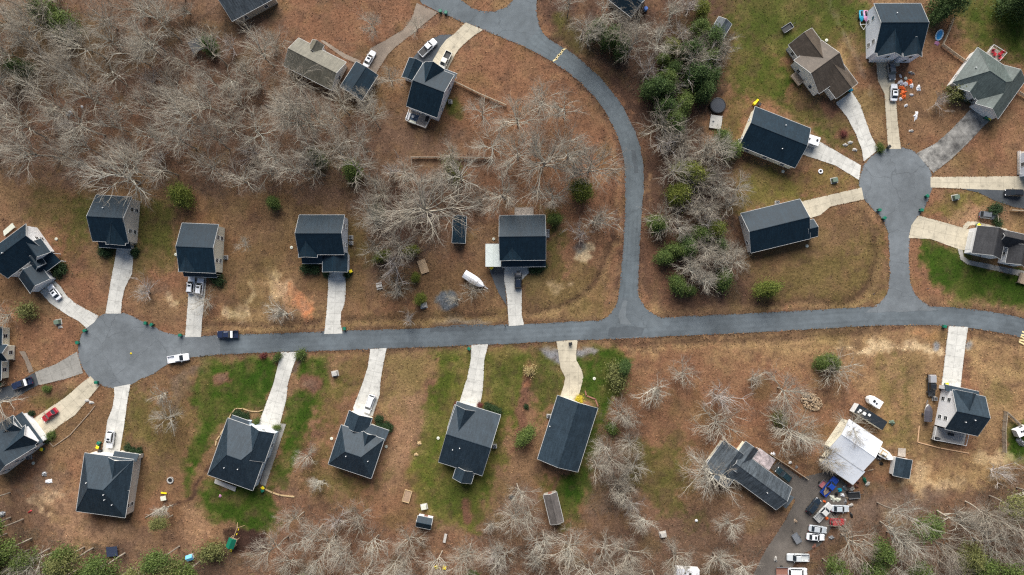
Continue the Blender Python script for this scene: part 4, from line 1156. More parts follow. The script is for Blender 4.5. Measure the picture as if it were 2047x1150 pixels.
house('house', 'brown roofed house with two crossing wings and a small dark back porch, top right', 'house', ((1637, 188), (1690, 150)), [
    B([(1588, 120), (1637, 188), (1643, 81)], 'gx', 3.6, 6.6),
    B([(1577, 91), (1623, 56), (1655, 118), (1612, 120)], 'gy', 3.2, 5.8),
    B([(1671, 197), (1713, 168), (1690, 133), (1645, 140)], 'gy', 3.2, 5.8)], 'lgrey', R_BR, NE, garage=[(2, 'S', .5, 4.4)],
    decks=[dict(p=[(1592, 145), (1606, 162), (1596, 172), (1580, 152)], z=.8, m=M['wood'], rm=M['deck'])])
house('house', 'tall dark roofed house with white front gables at the top edge', 'house', ((1750, 104), (1842, 104)), [
    B([(1747, 9), (1835, 7), (1842, 105), (1754, 106)], 'gx', 5.2, 8.8),
    B([(1754, 113), (1803, 112), (1790, 62)], 'gy', 5.2, 8.0),
    B([(1806, 114), (1843, 113), (1830, 80)], 'gy', 5.2, 7.4)], 'grey', R_CH, NE, vents=[(1792, 27)], garage=[(1, 'S', .5, 4.6)])
house('house', 'pale grey hip roofed house with red chairs on its deck', 'house', ((1906, 166), (1998, 230)), [
    B([(1953, 97), (2046, 158), (2000, 228), (1906, 166)], 'hip', 3.4, 7.0, a=2.5),
    B([(1995, 238), (1950, 207), (2046, 158)], 'gy', 3.4, 5.8),
    B([(1914, 176), (1949, 197), (1958, 165)], 'gy', 3.5, 5.2)], 'lgrey', R_GR, NE, vents=[(1950, 136)], garage=[(1, 'S', .5, 4.8)],
    decks=[dict(p=[(1970, 108), (1994, 124), (2008, 108), (1982, 92)], z=.8)])
house('house', 'grey roofed house with white gable fronts at right edge above green lawn', 'house', ((1943, 506), (2001, 519)), [
    B([(1954, 452), (2012, 464), (2001, 519), (1943, 506)], 'gy', 3.8, 6.6),
    B([(2000, 459), (2080, 476), (2072, 508)], 'gx', 3.6, 6.0),
    B([(2018, 487), (2056, 495), (2048, 534), (2010, 526)], 'gy', 3.6, 6.0)], 'white', R_UM, NE, garage=[(0, 'W', .5, 4.8)],
    decks=[dict(p=[(2040, 545), (2075, 552), (2070, 575), (2034, 565)], z=.7, m=M['wood'], rm=M['wood'])])
house('house', 'white house at the left edge showing paired windows and a small wooden front porch', 'house', ((-60, 760), (1, 760)), [
    B([(4, 653), (2, 760), (-75, 655)], 'gy', 3.2, 6.0),
    B([(-25, 689), (15, 722)], 'gx', 3.1, 5.2)], 'cream', R_CH, NE,
    decks=[dict(p=[(13, 692), (29, 692), (28, 720), (13, 720)], z=.5, rail=False)])
house('house', 'dark roofed house half hidden behind bare trees at the top edge above the woods', 'house', ((468, 36), (545, -6)), [
    B([(428, -24), (468, 36), (550, -4)], 'gx', 3.6, 6.2)], 'stone', R_OLD, NE)
house('house', 'dark roofed house at the top edge with a blue barrel at its corner', 'house', ((1215, -2), (1262, 35)), [
    B([(1215, -2), (1262, 35), (1295, -8)], 'gx', 3.4, 5.8)], 'stone', R_CH, NE)
house('house', 'house at the right edge with a white pergola showing beside the horizontal driveway', 'house', ((2052, 352), (2110, 352)), [
    B([(2052, 300), (2120, 352)], 'gx', 3.4, 6.0)], 'grey', R_CH, NE,
    decks=[dict(p=[(2034, 303), (2050, 303), (2050, 349), (2034, 349)], z=.3, rm=M['white'])])
# rusty awning belongs to the old house: built as its own lean-to
house('lean_to', 'rust streaked metal lean-to roof against the old grey roofed house', 'lean-to', ((1507, 916), (1537, 938)), [
    B([(1515, 901), (1550, 920), (1537, 938), (1505, 917)], 'sS', 2.4, 2.9, open=True, ov=.15)], 'lgrey', flat('rusty_sheet', (0.36, 0.30, 0.29), rough=.5, var=.5, scale=1.2), wins=False)
# metal workshop
house('barn', 'large metal roofed workshop barn beside campers and a boat', 'barn', ((1665, 898), (1726, 940)), [
    B([(1697, 839), (1760, 881), (1726, 941), (1663, 899)], 'gx', 4.3, 5.6),
    B([(1663, 899), (1725, 941), (1702, 967), (1644, 924)], 'sN', 3.0, 4.25)], 'cream', M['metal_roof'], wins=False, garage=[(0, 'E', .5, 3.4)])
# sheds and carport
house('carport', 'flat pale metal carport against the left wall of the wide dark roofed house', 'carport', ((975, 534), (1002, 534)), [
    B([(971, 488), (1001, 533)], 'gy', 3.0, 3.12, open=True, ov=.2)], 'white', flat('pale_metal', (0.56, 0.60, 0.56), rough=.5, var=.06, scale=.8), wins=False)
house('shed', 'long brown garden shed with ridge roof below the slate roofed house', 'shed', ((1102, 1049), (1127, 1043)), [
    B([(1086, 990), (1111, 985), (1127, 1043), (1102, 1049)], 'gy', 2.3, 3.4, ov=.15)], 'stone', R_SH, 'garden sheds', wins=False, doors=[(0, 'N', .5)])
house('shed', 'small shed with dark roof and white front, bottom centre lawn', 'shed', ((831, 1053), (861, 1059)), [
    B([(836, 1031), (864, 1037), (861, 1059), (831, 1053)], 'gx', 2.3, 3.3, ov=.15)], 'white', R_CH, 'garden sheds', wins=False, doors=[(0, 'N', .5)])
house('shed', 'narrow dark roofed shed under a big bare tree, left of carport house', 'shed', ((906, 486), (930, 487)), [
    B([(906, 432), (930, 432), (930, 487), (906, 486)], 'gy', 2.4, 3.2, ov=.15)], 'dark', R_CH, 'garden sheds', wins=False)
house('shed', 'low shed with split grey and dark roof, right of metal barn', 'shed', ((1786, 951), (1818, 957)), [
    B([(1791, 914), (1823, 921), (1818, 957), (1786, 950)], 'gy', 2.3, 3.0, ov=.15)], 'lgrey', R_CH2, 'garden sheds', wins=False, decks=[dict(p=[(1796, 896), (1811, 897), (1810, 914), (1795, 912)], z=.3, rail=False)])
house('shed', 'weathered grey shed with a pale roof strip at the edge of the top right woods', 'shed', ((1420, 66), (1444, 80)), [
    B([(1437, 33), (1459, 52), (1444, 80), (1420, 66)], 'gy', 2.3, 3.1, ov=.15)], 'stone', R_OLD, 'garden sheds', wins=False)
# ------------------------------------------------------------------ trees
def grow(rng, S, D, L, R, K, wander, lift):
    """polylines: S,D (n,3) L,R (n,) -> P (n,K+1,3), RR (n,K+1)"""
    n = len(S)
    P = np.zeros((n, K + 1, 3)); P[:, 0] = S
    d = D / np.linalg.norm(D, axis=1, keepdims=True)
    for k in range(K):
        P[:, k + 1] = P[:, k] + d * (L / K)[:, None]
        d = d + rng.normal(0, wander, (n, 3)) + np.array([0, 0, lift])
        d /= np.linalg.norm(d, axis=1, keepdims=True)
    return P
def kids(rng, P, L, R, nk, t0, t1, a0, a1, lr0, lr1, rr):
    n, K1, _ = P.shape; K = K1 - 1
    idx = np.repeat(np.arange(n), nk)
    t = rng.uniform(t0, t1, len(idx))
    f = t * K; i = np.minimum(f.astype(int), K - 1); fr = (f - i)[:, None]
    S = P[idx, i] * (1 - fr) + P[idx, i + 1] * fr
    dp = P[idx, i + 1] - P[idx, i]; dp /= np.linalg.norm(dp, axis=1, keepdims=True)
    rv = rng.normal(0, 1, dp.shape); pe = rv - (rv * dp).sum(1, keepdims=True) * dp; pe /= np.linalg.norm(pe, axis=1, keepdims=True)
    a = rng.uniform(a0, a1, len(idx))[:, None]
    D = dp * np.cos(a) + pe * np.sin(a)
    LL = L[idx] * rng.uniform(lr0, lr1, len(idx)) * (1.15 - 0.5 * t)
    RR = R[idx] * rr * (1.1 - 0.45 * t)
    return S, D, LL, RR
def tubes(P, R, taper, sides):
    n, K1, _ = P.shape
    T = np.zeros_like(P); T[:, :-1] = P[:, 1:] - P[:, :-1]; T[:, -1] = T[:, -2]
    T /= np.linalg.norm(T, axis=2, keepdims=True) + 1e-9
    ref = np.where(np.abs(T[..., 2:3]) > .9, np.array([1., 0, 0]), np.array([0, 0, 1.]))
    U = np.cross(T, ref); U /= np.linalg.norm(U, axis=2, keepdims=True) + 1e-9
    V = np.cross(T, U)
    r = R[:, None] * (1 - (1 - taper) * np.linspace(0, 1, K1)[None, :])
    ang = np.arange(sides) * 2 * math.pi / sides
    ring = P[:, :, None, :] + r[:, :, None, None] * (U[:, :, None, :] * np.cos(ang)[None, None, :, None] + V[:, :, None, :] * np.sin(ang)[None, None, :, None])
    vs = ring.reshape(-1, 3)
    base = (np.arange(n) * K1 * sides)[:, None, None] + (np.arange(K1 - 1) * sides)[None, :, None] + np.arange(sides)[None, None, :]
    nxt = (np.arange(n) * K1 * sides)[:, None, None] + (np.arange(K1 - 1) * sides)[None, :, None] + ((np.arange(sides) + 1) % sides)[None, None, :]
    q = np.stack([base, nxt, nxt + sides, base + sides], -1).reshape(-1, 4)
    return vs, q
def np_mesh(name, parts, mat, smooth=True, mat2=None, split=99):
    vs = []; fs = []; o = 0; mi = []
    for pi_, (v, f) in enumerate(parts):
        mi.append(np.full(len(f), 1 if pi_ >= split else 0, np.int32))
        vs.append(v); fs.append(f + o); o += len(v)
    v = np.concatenate(vs).astype(np.float32); f = np.concatenate(fs).astype(np.int32)
    me = bpy.data.meshes.new(name)
    me.vertices.add(len(v)); me.vertices.foreach_set('co', v.ravel())
    k = f.shape[1]
    me.loops.add(f.size); me.polygons.add(len(f))
    me.loops.foreach_set('vertex_index', f.ravel())
    me.polygons.foreach_set('loop_start', np.arange(0, f.size, k, dtype=np.int32))
    me.update(calc_edges=True)
    if smooth: me.shade_smooth()
    me.materials.append(mat)
    if mat2:
        me.materials.append(mat2); me.polygons.foreach_set('material_index', np.concatenate(mi))
    return me
BK_T = bark('trunk_bark', (0.40, 0.35, 0.28), (0.14, 0.11, 0.085))
TW = bark('twig_bark', (0.41, 0.365, 0.295), (0.25, 0.21, 0.17))
BK_C = bark('branch_bark', (0.48, 0.45, 0.37), (0.27, 0.235, 0.185))
BK_P = bark('pale_branch_bark', (0.54, 0.52, 0.44), (0.35, 0.32, 0.265))
BK_W = bark('silver_branch_bark', (0.55, 0.51, 0.48), (0.38, 0.33, 0.31))

def bare_tree(seed, H, spread, style, mat):
    """returns (trunk mesh, crown mesh). style: 'wood' tall forest tree, 'open' spreading lawn tree, 'bush' many-stemmed"""
    rng = np.random.default_rng(seed)
    if style == 'wood': th, nl, a0, a1, t0, ll, lift = H * .66, 12, .3, .95, .45, H * .50, .07
    elif style == 'open': th, nl, a0, a1, t0, ll, lift = H * .55, 15, .55, 1.2, .32, H * .56, .05
    else: th, nl, a0, a1, t0, ll, lift = H * .22, 13, .25, 1.15, .2, H * .80, .10
    r0 = {'wood': .010, 'open': .015, 'bush': .016}[style] * H + .06
    S = np.array([[0, 0, -.2]]); D = np.array([[rng.normal(0, .05), rng.normal(0, .05), 1]]); L = np.array([th]); R = np.array([r0])
    P0 = grow(rng, S, D, L, R, 7, .05, .05)
    tk = tubes(P0, R, .5, 7)
    S, D, L1, R1 = kids(rng, P0, np.array([ll]), R * .66, nl, t0, 1.0, a0, a1, .75, 1.1, .85)
    # leader limbs continue the trunk
    S[0] = P0[0, -1]; D[0] = P0[0, -1] - P0[0, -2]; 
    L1 *= spread
    P1 = grow(rng, S, D, L1, R1, 6, .13, lift)
    parts = [tubes(P1, R1, .25, 5)]
    S, D, L2, R2 = kids(rng, P1, L1, R1, {'wood': 6, 'open': 7, 'bush': 6}[style], .22, 1.0, .3, .9, .45, .80, .55)
    P2 = grow(rng, S, D, L2, R2, 4, .13, .05)
    parts.append(tubes(P2, np.maximum(R2, .040), .3, 4))
    S, D, L3, R3 = kids(rng, P2, L2, R2, {'wood': 5, 'open': 5, 'bush': 5}[style], .2, 1.0, .35, .95, .40, .75, .55)
    P3 = grow(rng, S, D, L3, R3, 3, .13, .04)
    parts.append(tubes(P3, np.maximum(R3, .0155), .45, 3))
    S, D, L4, R4 = kids(rng, P3, L3, R3, {'wood': 2, 'open': 2, 'bush': 1}[style], .25, 1.0, .3, .8, .55, 1.0, .5)
    P4 = grow(rng, S, D, np.maximum(L4, .5), R4, 2, .15, .04)
    parts.append(tubes(P4, np.full(len(P4), .009), .6, 3))
    return np_mesh('trunk', [tk], BK_T), np_mesh('crown', parts, mat, True, TW, 2)
PROTO = {'wood': [bare_tree(100 + i, [20, 22, 18, 21, 19, 23][i], [1, .9, 1.1, .85, 1.15, 1][i], 'wood', [BK_C, BK_C, BK_P, BK_C, BK_P, BK_C][i]) for i in range(6)],
         'open': [bare_tree(200 + i, 14, [1.0, 1.15, .9, 1.05][i], 'open', [BK_P, BK_C, BK_P, BK_C][i]) for i in range(4)],
         'bush': [bare_tree(300 + i, 6, [1.0, 1.1, .95][i], 'bush', [BK_W, BK_C, BK_P][i]) for i in range(3)]}

def leaf_quads(rng, C, size, jit=.5, up=.4):
    n = len(C)
    N = rng.normal(0, 1, (n, 3)); N[:, 2] = np.abs(N[:, 2]) + up; N /= np.linalg.norm(N, axis=1, keepdims=True)
    A = rng.normal(0, 1, (n, 3)); U = np.cross(N, A); U /= np.linalg.norm(U, axis=1, keepdims=True); V = np.cross(N, U)
    s = size * rng.uniform(1 - jit, 1 + jit, n)[:, None]
    vs = np.stack([C - U * s * .5, C + V * s * .33, C + U * s * .5, C - V * s * .33], 1).reshape(-1, 3)
    f = np.arange(n * 4).reshape(-1, 4)
    return vs, f
def evergreen(seed, H, R, shape, mat, leaf=.30, nclump=150, per=40):
    rng = np.random.default_rng(seed)
    tr = tubes(grow(rng, np.array([[0, 0, -.2]]), np.array([[0, 0, 1.]]), np.array([H * .9]), np.array([.2]), 5, .03, .05), np.array([.05 + H * .014]), .25, 6)
    u = rng.uniform(0, 1, nclump); a = rng.uniform(0, 2 * math.pi, nclump)
    ph = rng.uniform(0, 6.28, 3)
    lob = 1 + .26 * np.sin(2 * a + ph[0]) + .20 * np.sin(5 * a + ph[1] + 4 * u)
    if shape == 'cedar': z = H * (.10 + .9 * u); rad = R * np.minimum(1.0, 1.55 * (1 - u) ** .75 + .03)
    elif shape == 'pine': z = H * (.5 + .5 * u); rad = R * np.sqrt(np.clip(1 - (2 * u - .75) ** 2 / 1.6, .05, 1))
    elif shape == 'round': z = H * (.12 + .88 * u); rad = R * np.sqrt(np.clip(1 - (1.75 * u - .75) ** 2, .03, 1))
    else: z = H * (.1 + .9 * u); rad = R * np.sqrt(np.clip(1 - u ** 2 * .9, .05, 1))
    q = np.sqrt(rng.uniform(.25, 1, nclump))
    C0 = np.stack([np.cos(a) * rad * lob * q, np.sin(a) * rad * lob * q, z], 1)
    cs = (R * .17 + .12) * rng.uniform(.5, 1.9, nclump)
    C = np.repeat(C0, per, 0) + rng.normal(0, 1, (nclump * per, 3)) * np.repeat(cs, per)[:, None] * np.array([1, 1, .6])
    C[:, 2] = np.maximum(C[:, 2], .08)
    crown = np_mesh('crown', [leaf_quads(rng, C, leaf)], mat, False)
    return np_mesh('trunk', [tr], BK_T), crown
LF = {'dark': leafmat('leaf_dark', (0.032, 0.060, 0.018), (0.075, 0.115, 0.030)), 'mid': leafmat('leaf_mid', (0.048, 0.08, 0.020), (0.11, 0.145, 0.033)), 'bright': leafmat('leaf_bright', (0.07, 0.095, 0.015), (0.16, 0.17, 0.03)),
      'olive': leafmat('leaf_olive', (0.075, 0.085, 0.028), (0.17, 0.17, 0.055)), 'hedge': leafmat('leaf_hedge', (0.012, 0.032, 0.012), (0.035, 0.06, 0.02)), 'yellow': leafmat('leaf_yellow', (0.5, 0.38, 0.02), (0.6, 0.5, 0.05)),
      'straw': leafmat('grass_straw', (0.30, 0.22, 0.09), (0.38, 0.30, 0.14)), 'red': leafmat('leaf_red', (0.10, 0.025, 0.025), (0.16, 0.05, 0.04))}
EV = {'cedar': [evergreen(400 + i, 9, 2.6, 'cedar', LF['dark'], nclump=190) for i in range(2)], 'cedar_mid': [evergreen(410 + i, 8, 2.7, 'cedar', LF['mid'], nclump=190) for i in range(2)],
      'bright': [evergreen(420 + i, 8, 3.0, 'round', LF['bright'], nclump=210) for i in range(2)], 'pine': [evergreen(430 + i, 20, 3.4, 'pine', LF['olive'], leaf=.4, nclump=120) for i in range(2)],
      'pine_mid': [evergreen(436 + i, 18, 3.2, 'pine', LF['mid'], leaf=.4, nclump=110) for i in range(2)],
      'hedge': [evergreen(440 + i, 1.2, .9, 'dome', LF['hedge'], leaf=.16, nclump=60, per=40) for i in range(2)], 'shrub': [evergreen(450, 1.6, 1.1, 'dome', LF['mid'], leaf=.18, nclump=60, per=36)],
      'shrub_olive': [evergreen(455, 2.2, 1.6, 'round', LF['olive'], leaf=.2, nclump=70, per=36)],
      'yellow': [evergreen(460, .9, .8, 'dome', LF['yellow'], leaf=.15, nclump=40, per=40)], 'straw': [evergreen(465, 1.0, .8, 'dome', LF['straw'], leaf=.16, nclump=40, per=40)], 'red': [evergreen(470, .9, .7, 'dome', LF['red'], leaf=.14, nclump=40, per=36)]}

NTREE = [0]
PALE = {'open': 0}
def plant(kind, px, py, scale, label, cat='tree', name='tree', group=None, sz=1.0, rz=None, world=None, lean=None):
    src = PROTO.get(kind) or EV[kind]
    NTREE[0] += 1
    tr, cr = src[(NTREE[0] * 7 + int(px) * 3) % len(src)]
    p = world or G(px, py)
    t = thing(name, label, cat, (p[0], p[1], -.05), random.uniform(0, 6.28) if rz is None else rz, group)
    el_ = random.uniform(.8, 1.25) if kind in EV and kind not in ('yellow', 'straw') else 1.0
    t.scale = (scale * el_, scale / el_, scale * sz)
    if lean:
        t.rotation_euler = (lean[0], lean[1], t.rotation_euler[2])
    for nm, me_ in (('trunk', tr), ('crown', cr)):
        o = bpy.data.objects.new(nm, me_); COL.objects.link(o); o.parent = t
    return t

def inpoly(x, y, P):
    c = False; n = len(P)
    for i in range(n):
        ax, ay = P[i]; bx, by = P[(i + 1) % n]
        if (ay > y) != (by > y) and x < (bx - ax) * (y - ay) / (by - ay + 1e-12) + ax: c = not c
    return c
def dpoly(x, y, P):
    m = 1e9; n = len(P)
    for i in range(n):
        ax, ay = P[i]; bx, by = P[(i + 1) % n]; ex, ey = bx - ax, by - ay
        t = max(0, min(1, ((x - ax) * ex + (y - ay) * ey) / (ex * ex + ey * ey + 1e-9)))
        m = min(m, math.hypot(x - ax - ex * t, y - ay - ey * t))
    return m
KEEP = [(P, 1.6) for P in FOOT] + [([G2(*p) for p in P], 2.2) for P in ROADS] + [([G2(*p) for p in P], 1.0) for P in DRIVES]
CLEAR = []            # open spots kept clear: (px, py, radius px)
def free(px, py):
    x, y = G2(px, py)
    for P, m in KEEP:
        if inpoly(x, y, P) or dpoly(x, y, P) < m: return False
    for cx, cy, r in CLEAR:
        if math.hypot(px - cx, py - cy) < r: return False
    return True
ORD = ['first', 'second', 'third', 'fourth', 'fifth', 'sixth', 'seventh', 'eighth', 'ninth', 'tenth', 'eleventh', 'twelfth', 'thirteenth', 'fourteenth', 'fifteenth', 'sixteenth', 'seventeenth', 'eighteenth', 'nineteenth', 'twentieth']
def grove(poly, stepx, stepy, mix, noun, where, group, seed, jit=.38):
    """rows of wild trees inside a surveyed wood; mix: list of (kind, weight, s0, s1)"""
    rnd = random.Random(seed)
    y0 = min(p[1] for p in poly); y1 = max(p[1] for p in poly); x0 = min(p[0] for p in poly); x1 = max(p[0] for p in poly)
    rows = []
    y = y0 + stepy / 2; k = 0
    while y < y1:
        row = []; x = x0 + (stepx / 2 if k % 2 else 0)
        while x < x1:
            qx, qy = x + rnd.uniform(-jit, jit) * stepx, y + rnd.uniform(-jit, jit) * stepy
            if inpoly(qx, qy, poly) and free(qx, qy): row.append((qx, qy))
            x += stepx
        if row: rows.append(sorted(row))
        y += stepy; k += 1
    nr = len(rows)
    for ri, row in enumerate(rows):
        for ci, (qx, qy) in enumerate(row):
            r = rnd.random() * sum(m_[1] for m_ in mix)
            for m_ in mix:
                r -= m_[1]
                if r <= 0: break
            s = rnd.uniform(m_[2], m_[3])
            rowtxt = ('only row' if nr == 1 else 'top row' if ri == 0 else 'bottom row' if ri == nr - 1 else ORD[ri] + ' row down')
            postxt = 'leftmost' if ci == 0 else 'rightmost' if ci == len(row) - 1 else ORD[ci] + ' from left'
            nn = noun.get(m_[0])
            isb = m_[0] in ('bush',)
            plant(m_[0], qx, qy, s, f'{nn} {where}, {postxt}, {rowtxt}', 'shrub' if isb else 'tree', 'bare_shrub' if isb else ('tree' if m_[0] in PROTO else 'evergreen_tree'), group, sz=rnd.uniform(.9, 1.1))
NOUN = {'wood': 'tall bare tree', 'open': 'spreading bare tree', 'bush': 'bare twiggy shrub', 'cedar': 'dark evergreen tree', 'cedar_mid': 'green evergreen tree', 'bright': 'bright green tree', 'pine': 'olive green pine', 'pine_mid': 'mid green pine'}
CLEAR += [(140, 225, 12), (400, 95, 16), (90, 330, 26), (952, 558, 30), (845, 532, 18), (893, 604, 26), (660, 110, 40), (1425, 225, 58), (1640, 800, 30), (1725, 820, 50), (1770, 905, 40), (1656, 1030, 40), (1640, 1065, 36), (1580, 1075, 14), (1370, 1145, 30), (848, 1045, 26), (1445, 55, 26), (345, 970, 20), (880, 1133, 16), (1590, 1115, 26), (1560, 1140, 26), (1615, 960, 14)]
grove([(-30, -25), (425, -25), (425, 50), (560, 60), (555, 140), (600, 170), (680, 205), (745, 225), (795, 270), (800, 330), (760, 350), (700, 372), (560, 378), (455, 385), (330, 360), (240, 362), (150, 362), (60, 340), (-30, 350)], 57, 45,
      [('wood', 7, .66, .96), ('open', 1.6, .8, 1.0), ('bush', 1.6, .9, 1.3), ('cedar', .25, .5, .8)], NOUN, 'in upper left woods', 'trees of the upper left woods', 5)
grove([(740, 335), (830, 330), (940, 345), (985, 400), (940, 430), (895, 425), (860, 500), (830, 560), (775, 590), (745, 500)], 47, 46, [('wood', 3, .6, .8), ('bush', 3.5, .9, 1.4), ('open', 1.6, .7, .9)], NOUN, 'in thicket by narrow shed', 'trees of the middle thicket', 6)
grove([(1315, 120), (1400, 60), (1445, 110), (1440, 200), (1400, 250), (1440, 335), (1480, 400), (1500, 520), (1465, 585), (1400, 585), (1340, 545), (1312, 460), (1335, 330), (1300, 210), (1265, 120)], 37, 35, [('wood', 1.6, .5, .7), ('bush', 7, 1.0, 1.7), ('cedar', 2.6, .6, .95), ('cedar_mid', 1.6, .5, .8), ('open', 2, .55, .75)], NOUN, 'in strip beside curving road', 'trees of the middle strip', 7)
grove([(1105, 20), (1290, 40), (1400, 10), (1400, 60), (1300, 140), (1245, 130), (1190, 110), (1130, 60)], 40, 38, [('wood', 2, .55, .75), ('bush', 4, .9, 1.4)], NOUN, 'in thicket by striped bend', 'trees by the bend', 8)
grove([(560, 1005), (690, 1000), (760, 1050), (830, 1068), (950, 1068), (985, 1000), (1030, 940), (1060, 960), (1075, 1055), (1180, 1065), (1330, 1075), (1350, 1190), (540, 1190)], 49, 38, [('wood', 6, .55, .88), ('open', 1.4, .5, .75), ('bush', 1.4, .8, 1.2)], NOUN, 'in bottom edge woods', 'trees of the bottom woods', 9)
grove([(1690, 1045), (1760, 985), (1900, 1000), (1950, 960), (2080, 925), (2080, 1190), (1610, 1190), (1640, 1100)], 50, 43, [('wood', 5, .7, .95), ('pine', 1.8, .65, .85), ('pine_mid', 1.0, .6, .8), ('open', 2, .8, 1.05)], NOUN, 'in lower right woods', 'trees of the lower right woods', 10)
grove([(-30, 1020), (60, 1030), (110, 1085), (230, 1100), (330, 1085), (410, 1105), (410, 1190), (-30, 1190)], 38, 32, [('pine', 4, .75, .98), ('pine_mid', 2.5, .7, .95), ('wood', 1.6, .6, .8)], NOUN, 'in lower left pine stand', 'trees of the lower left stand', 11)
grove([(1200, 830), (1240, 815), (1280, 840), (1275, 900), (1265, 1010), (1200, 1010), (1185, 920)], 44, 40, [('wood', 2, .5, .65), ('open', 1.5, .6, .8), ('bush', 3, .8, 1.2)], NOUN, 'in belt beside slate roof', 'trees of the narrow belt', 12)
# single trees one can tell apart
single = [
 ('open', 1082, 340, 1.55, 'huge spreading bare tree above the house with the carport'), ('open', 1035, 250, 1.0, 'bare tree standing in the reddish yard below the curved road, near its fence corner'),
 ('wood', 1077, 222, .85, 'upright dark trunked bare tree just inside the bend of the curved road'), ('open', 1128, 235, .95, 'rounded bare tree inside the bend, right of the dark trunked one'),
 ('open', 985, 300, .85, 'slim bare tree at the right end of the lower wooden fence'), ('open', 1175, 345, 1.15, 'bare tree right of the huge spreading one, near the curved road'),
 ('open', 1008, 398, .95, 'bare tree just above the left corner of the carport house'), ('bush', 1185, 445, 1.7, 'pale leaning bare tree near the sandy patch by the curved road'), ('bush', 1160, 470, 1.0, 'small pale bare shrub directly above the sandy patch'),
 ('open', 905, 315, .6, 'crooked small bare tree leaning over the lower wooden fence'), ('open', 862, 425, 1.7, 'broad bare tree overhanging the narrow dark shed'),
 ('open', 1408, 942, 1.3, 'wide spreading bare tree overhanging the left end of the old rambling house'), ('open', 630, 260, 1.25, 'wide bare tree below the taupe roofed ranch house'),
 ('open', 280, 365, 1.35, 'big bare tree hanging over the roof of the tall beige walled house'), ('open', 742, 205, .5, 'bare tree growing against the detached garage right wall'), ('open', 785, 165, .55, 'bare tree between the detached garage and the teal roofed house'),
 ('open', 1135, 318, 1.25, 'bare tree whose crown touches the huge one, on its right'), ('open', 1035, 318, 1.05, 'bare tree whose crown touches the huge one, on its left'),
 ('bush', 1365, 745, 1.0, 'low pale bare shrub in the brown lot nearest the main road'), ('bush', 1500, 760, 1.0, 'low bare shrub in the brown lot between two bare trees'), ('open', 965, 235, .7, 'pale bare tree left of the reddish yard centre, below the slanting fence'), ('open', 1105, 400, .8, 'bare tree right of the carport house, above its air conditioners'),
 ('open', 1285, 1035, .7, 'bare tree left of the grey box in the brown lot'), ('open', 1345, 1100, .75, 'bare tree above the camper at the bottom edge'), ('open', 1250, 1095, .8, 'bare tree near the bottom edge, left of the grey box'), ('open', 1425, 1105, .7, 'bare tree right of the camper at the bottom edge'), ('open', 1452, 1040, .65, 'bare tree below the old rambling house, left of the gravel'), ('open', 1480, 1125, .7, 'bare tree at the left edge of the gravel drive, bottom'),
 ('bush', 1310, 775, 1.5, 'small bare tree below the main road, left of two similar ones'), ('bush', 1430, 790, 1.5, 'small bare tree in the brown lot, mid height between road and old house'), ('bush', 1430, 840, 1.6, 'pale low bare tree in the brown lot, upper left of the old house'),
 ('open', 1555, 775, .95, 'bare tree right of centre in the brown lot, below the road'), ('open', 1560, 855, 1.05, 'bare tree just above the rusty awning of the old house'), ('bush', 1660, 742, 1.3, 'bare twiggy shrub beside the clipped green bush in the brown lot'),
 ('open', 1640, 912, .7, 'bare tree standing against the cream end wall of the metal barn'), ('open', 1690, 850, .7, 'bare tree at the upper corner of the metal barn'), ('bush', 1600, 870, 1.2, 'grey bare shrub between wood pile and metal barn'),
 ('bush', 575, 628, 1.3, 'low tangle of grey bare branches left of the orange soil'), ('bush', 300, 585, 1.0, 'small pale bare tree right of the long sloping driveway, left circle'), ('bush', 415, 600, .9, 'thin bare tree beside the driveway with two white cars'),
 ('open', 335, 784, .55, 'leaning pale trunked bare tree nearest the left circle, lower right side'), ('open', 348, 833, .6, 'pale trunked bare tree right of the hip roofed house driveway'), ('open', 622, 908, .5, 'small bare tree alone on the lawn between two hip roofed houses'),
 ('open', 648, 960, .5, 'small bare tree below the lawn, lower right of the chalk driveway house'), ('bush', 820, 640, .65, 'bare bush near the road beside the pale utility box'), ('bush', 945, 582, .9, 'grey bare bush below the white tarped boat'), ('bush', 915, 600, .8, 'grey bare bush beside the round gravel patch'),
 ('bush', 1870, 205, .8, 'wide low bare shrub left of the stained driveway top'), ('bush', 20, 630, 1.1, 'bare shrub at the left edge below the white gabled house'), ('open', 20, 800, .9, 'bare tree at the left edge above the white house with shuttered windows'),
 ('open', 345, 1010, .55, 'long pale leaning trunk tree below the fire pit'), ('wood', 500, 490, .35, 'thin pale bare sapling above the house with the yellow lidded bin, left'), ('open', 975, 880, .4, 'thin bare sapling right of the sunroom house'),
 ('bush', 1980, 940, 1.2, 'brown bare shrub right of the timber edged yard'), ('bush', 800, 575, .9, 'pale bare shrub at the bottom end of the middle thicket'), ('open', 1070, 200, .4, 'small bare sapling at the inner edge of the bend'),
 ('open', 750, 60, .6, 'lone small bare tree on the red leaf litter near the gravel drive'), ('open', 835, 62, .45, 'small bare tree between the gravel drive and asphalt pad'),
]
for s in single:
    k, px, py, sc_, lb = s
    plant(k, px, py, sc_, lb, 'shrub' if k == 'bush' else 'tree', 'bare_shrub' if k == 'bush' else 'tree', 'single bare trees')
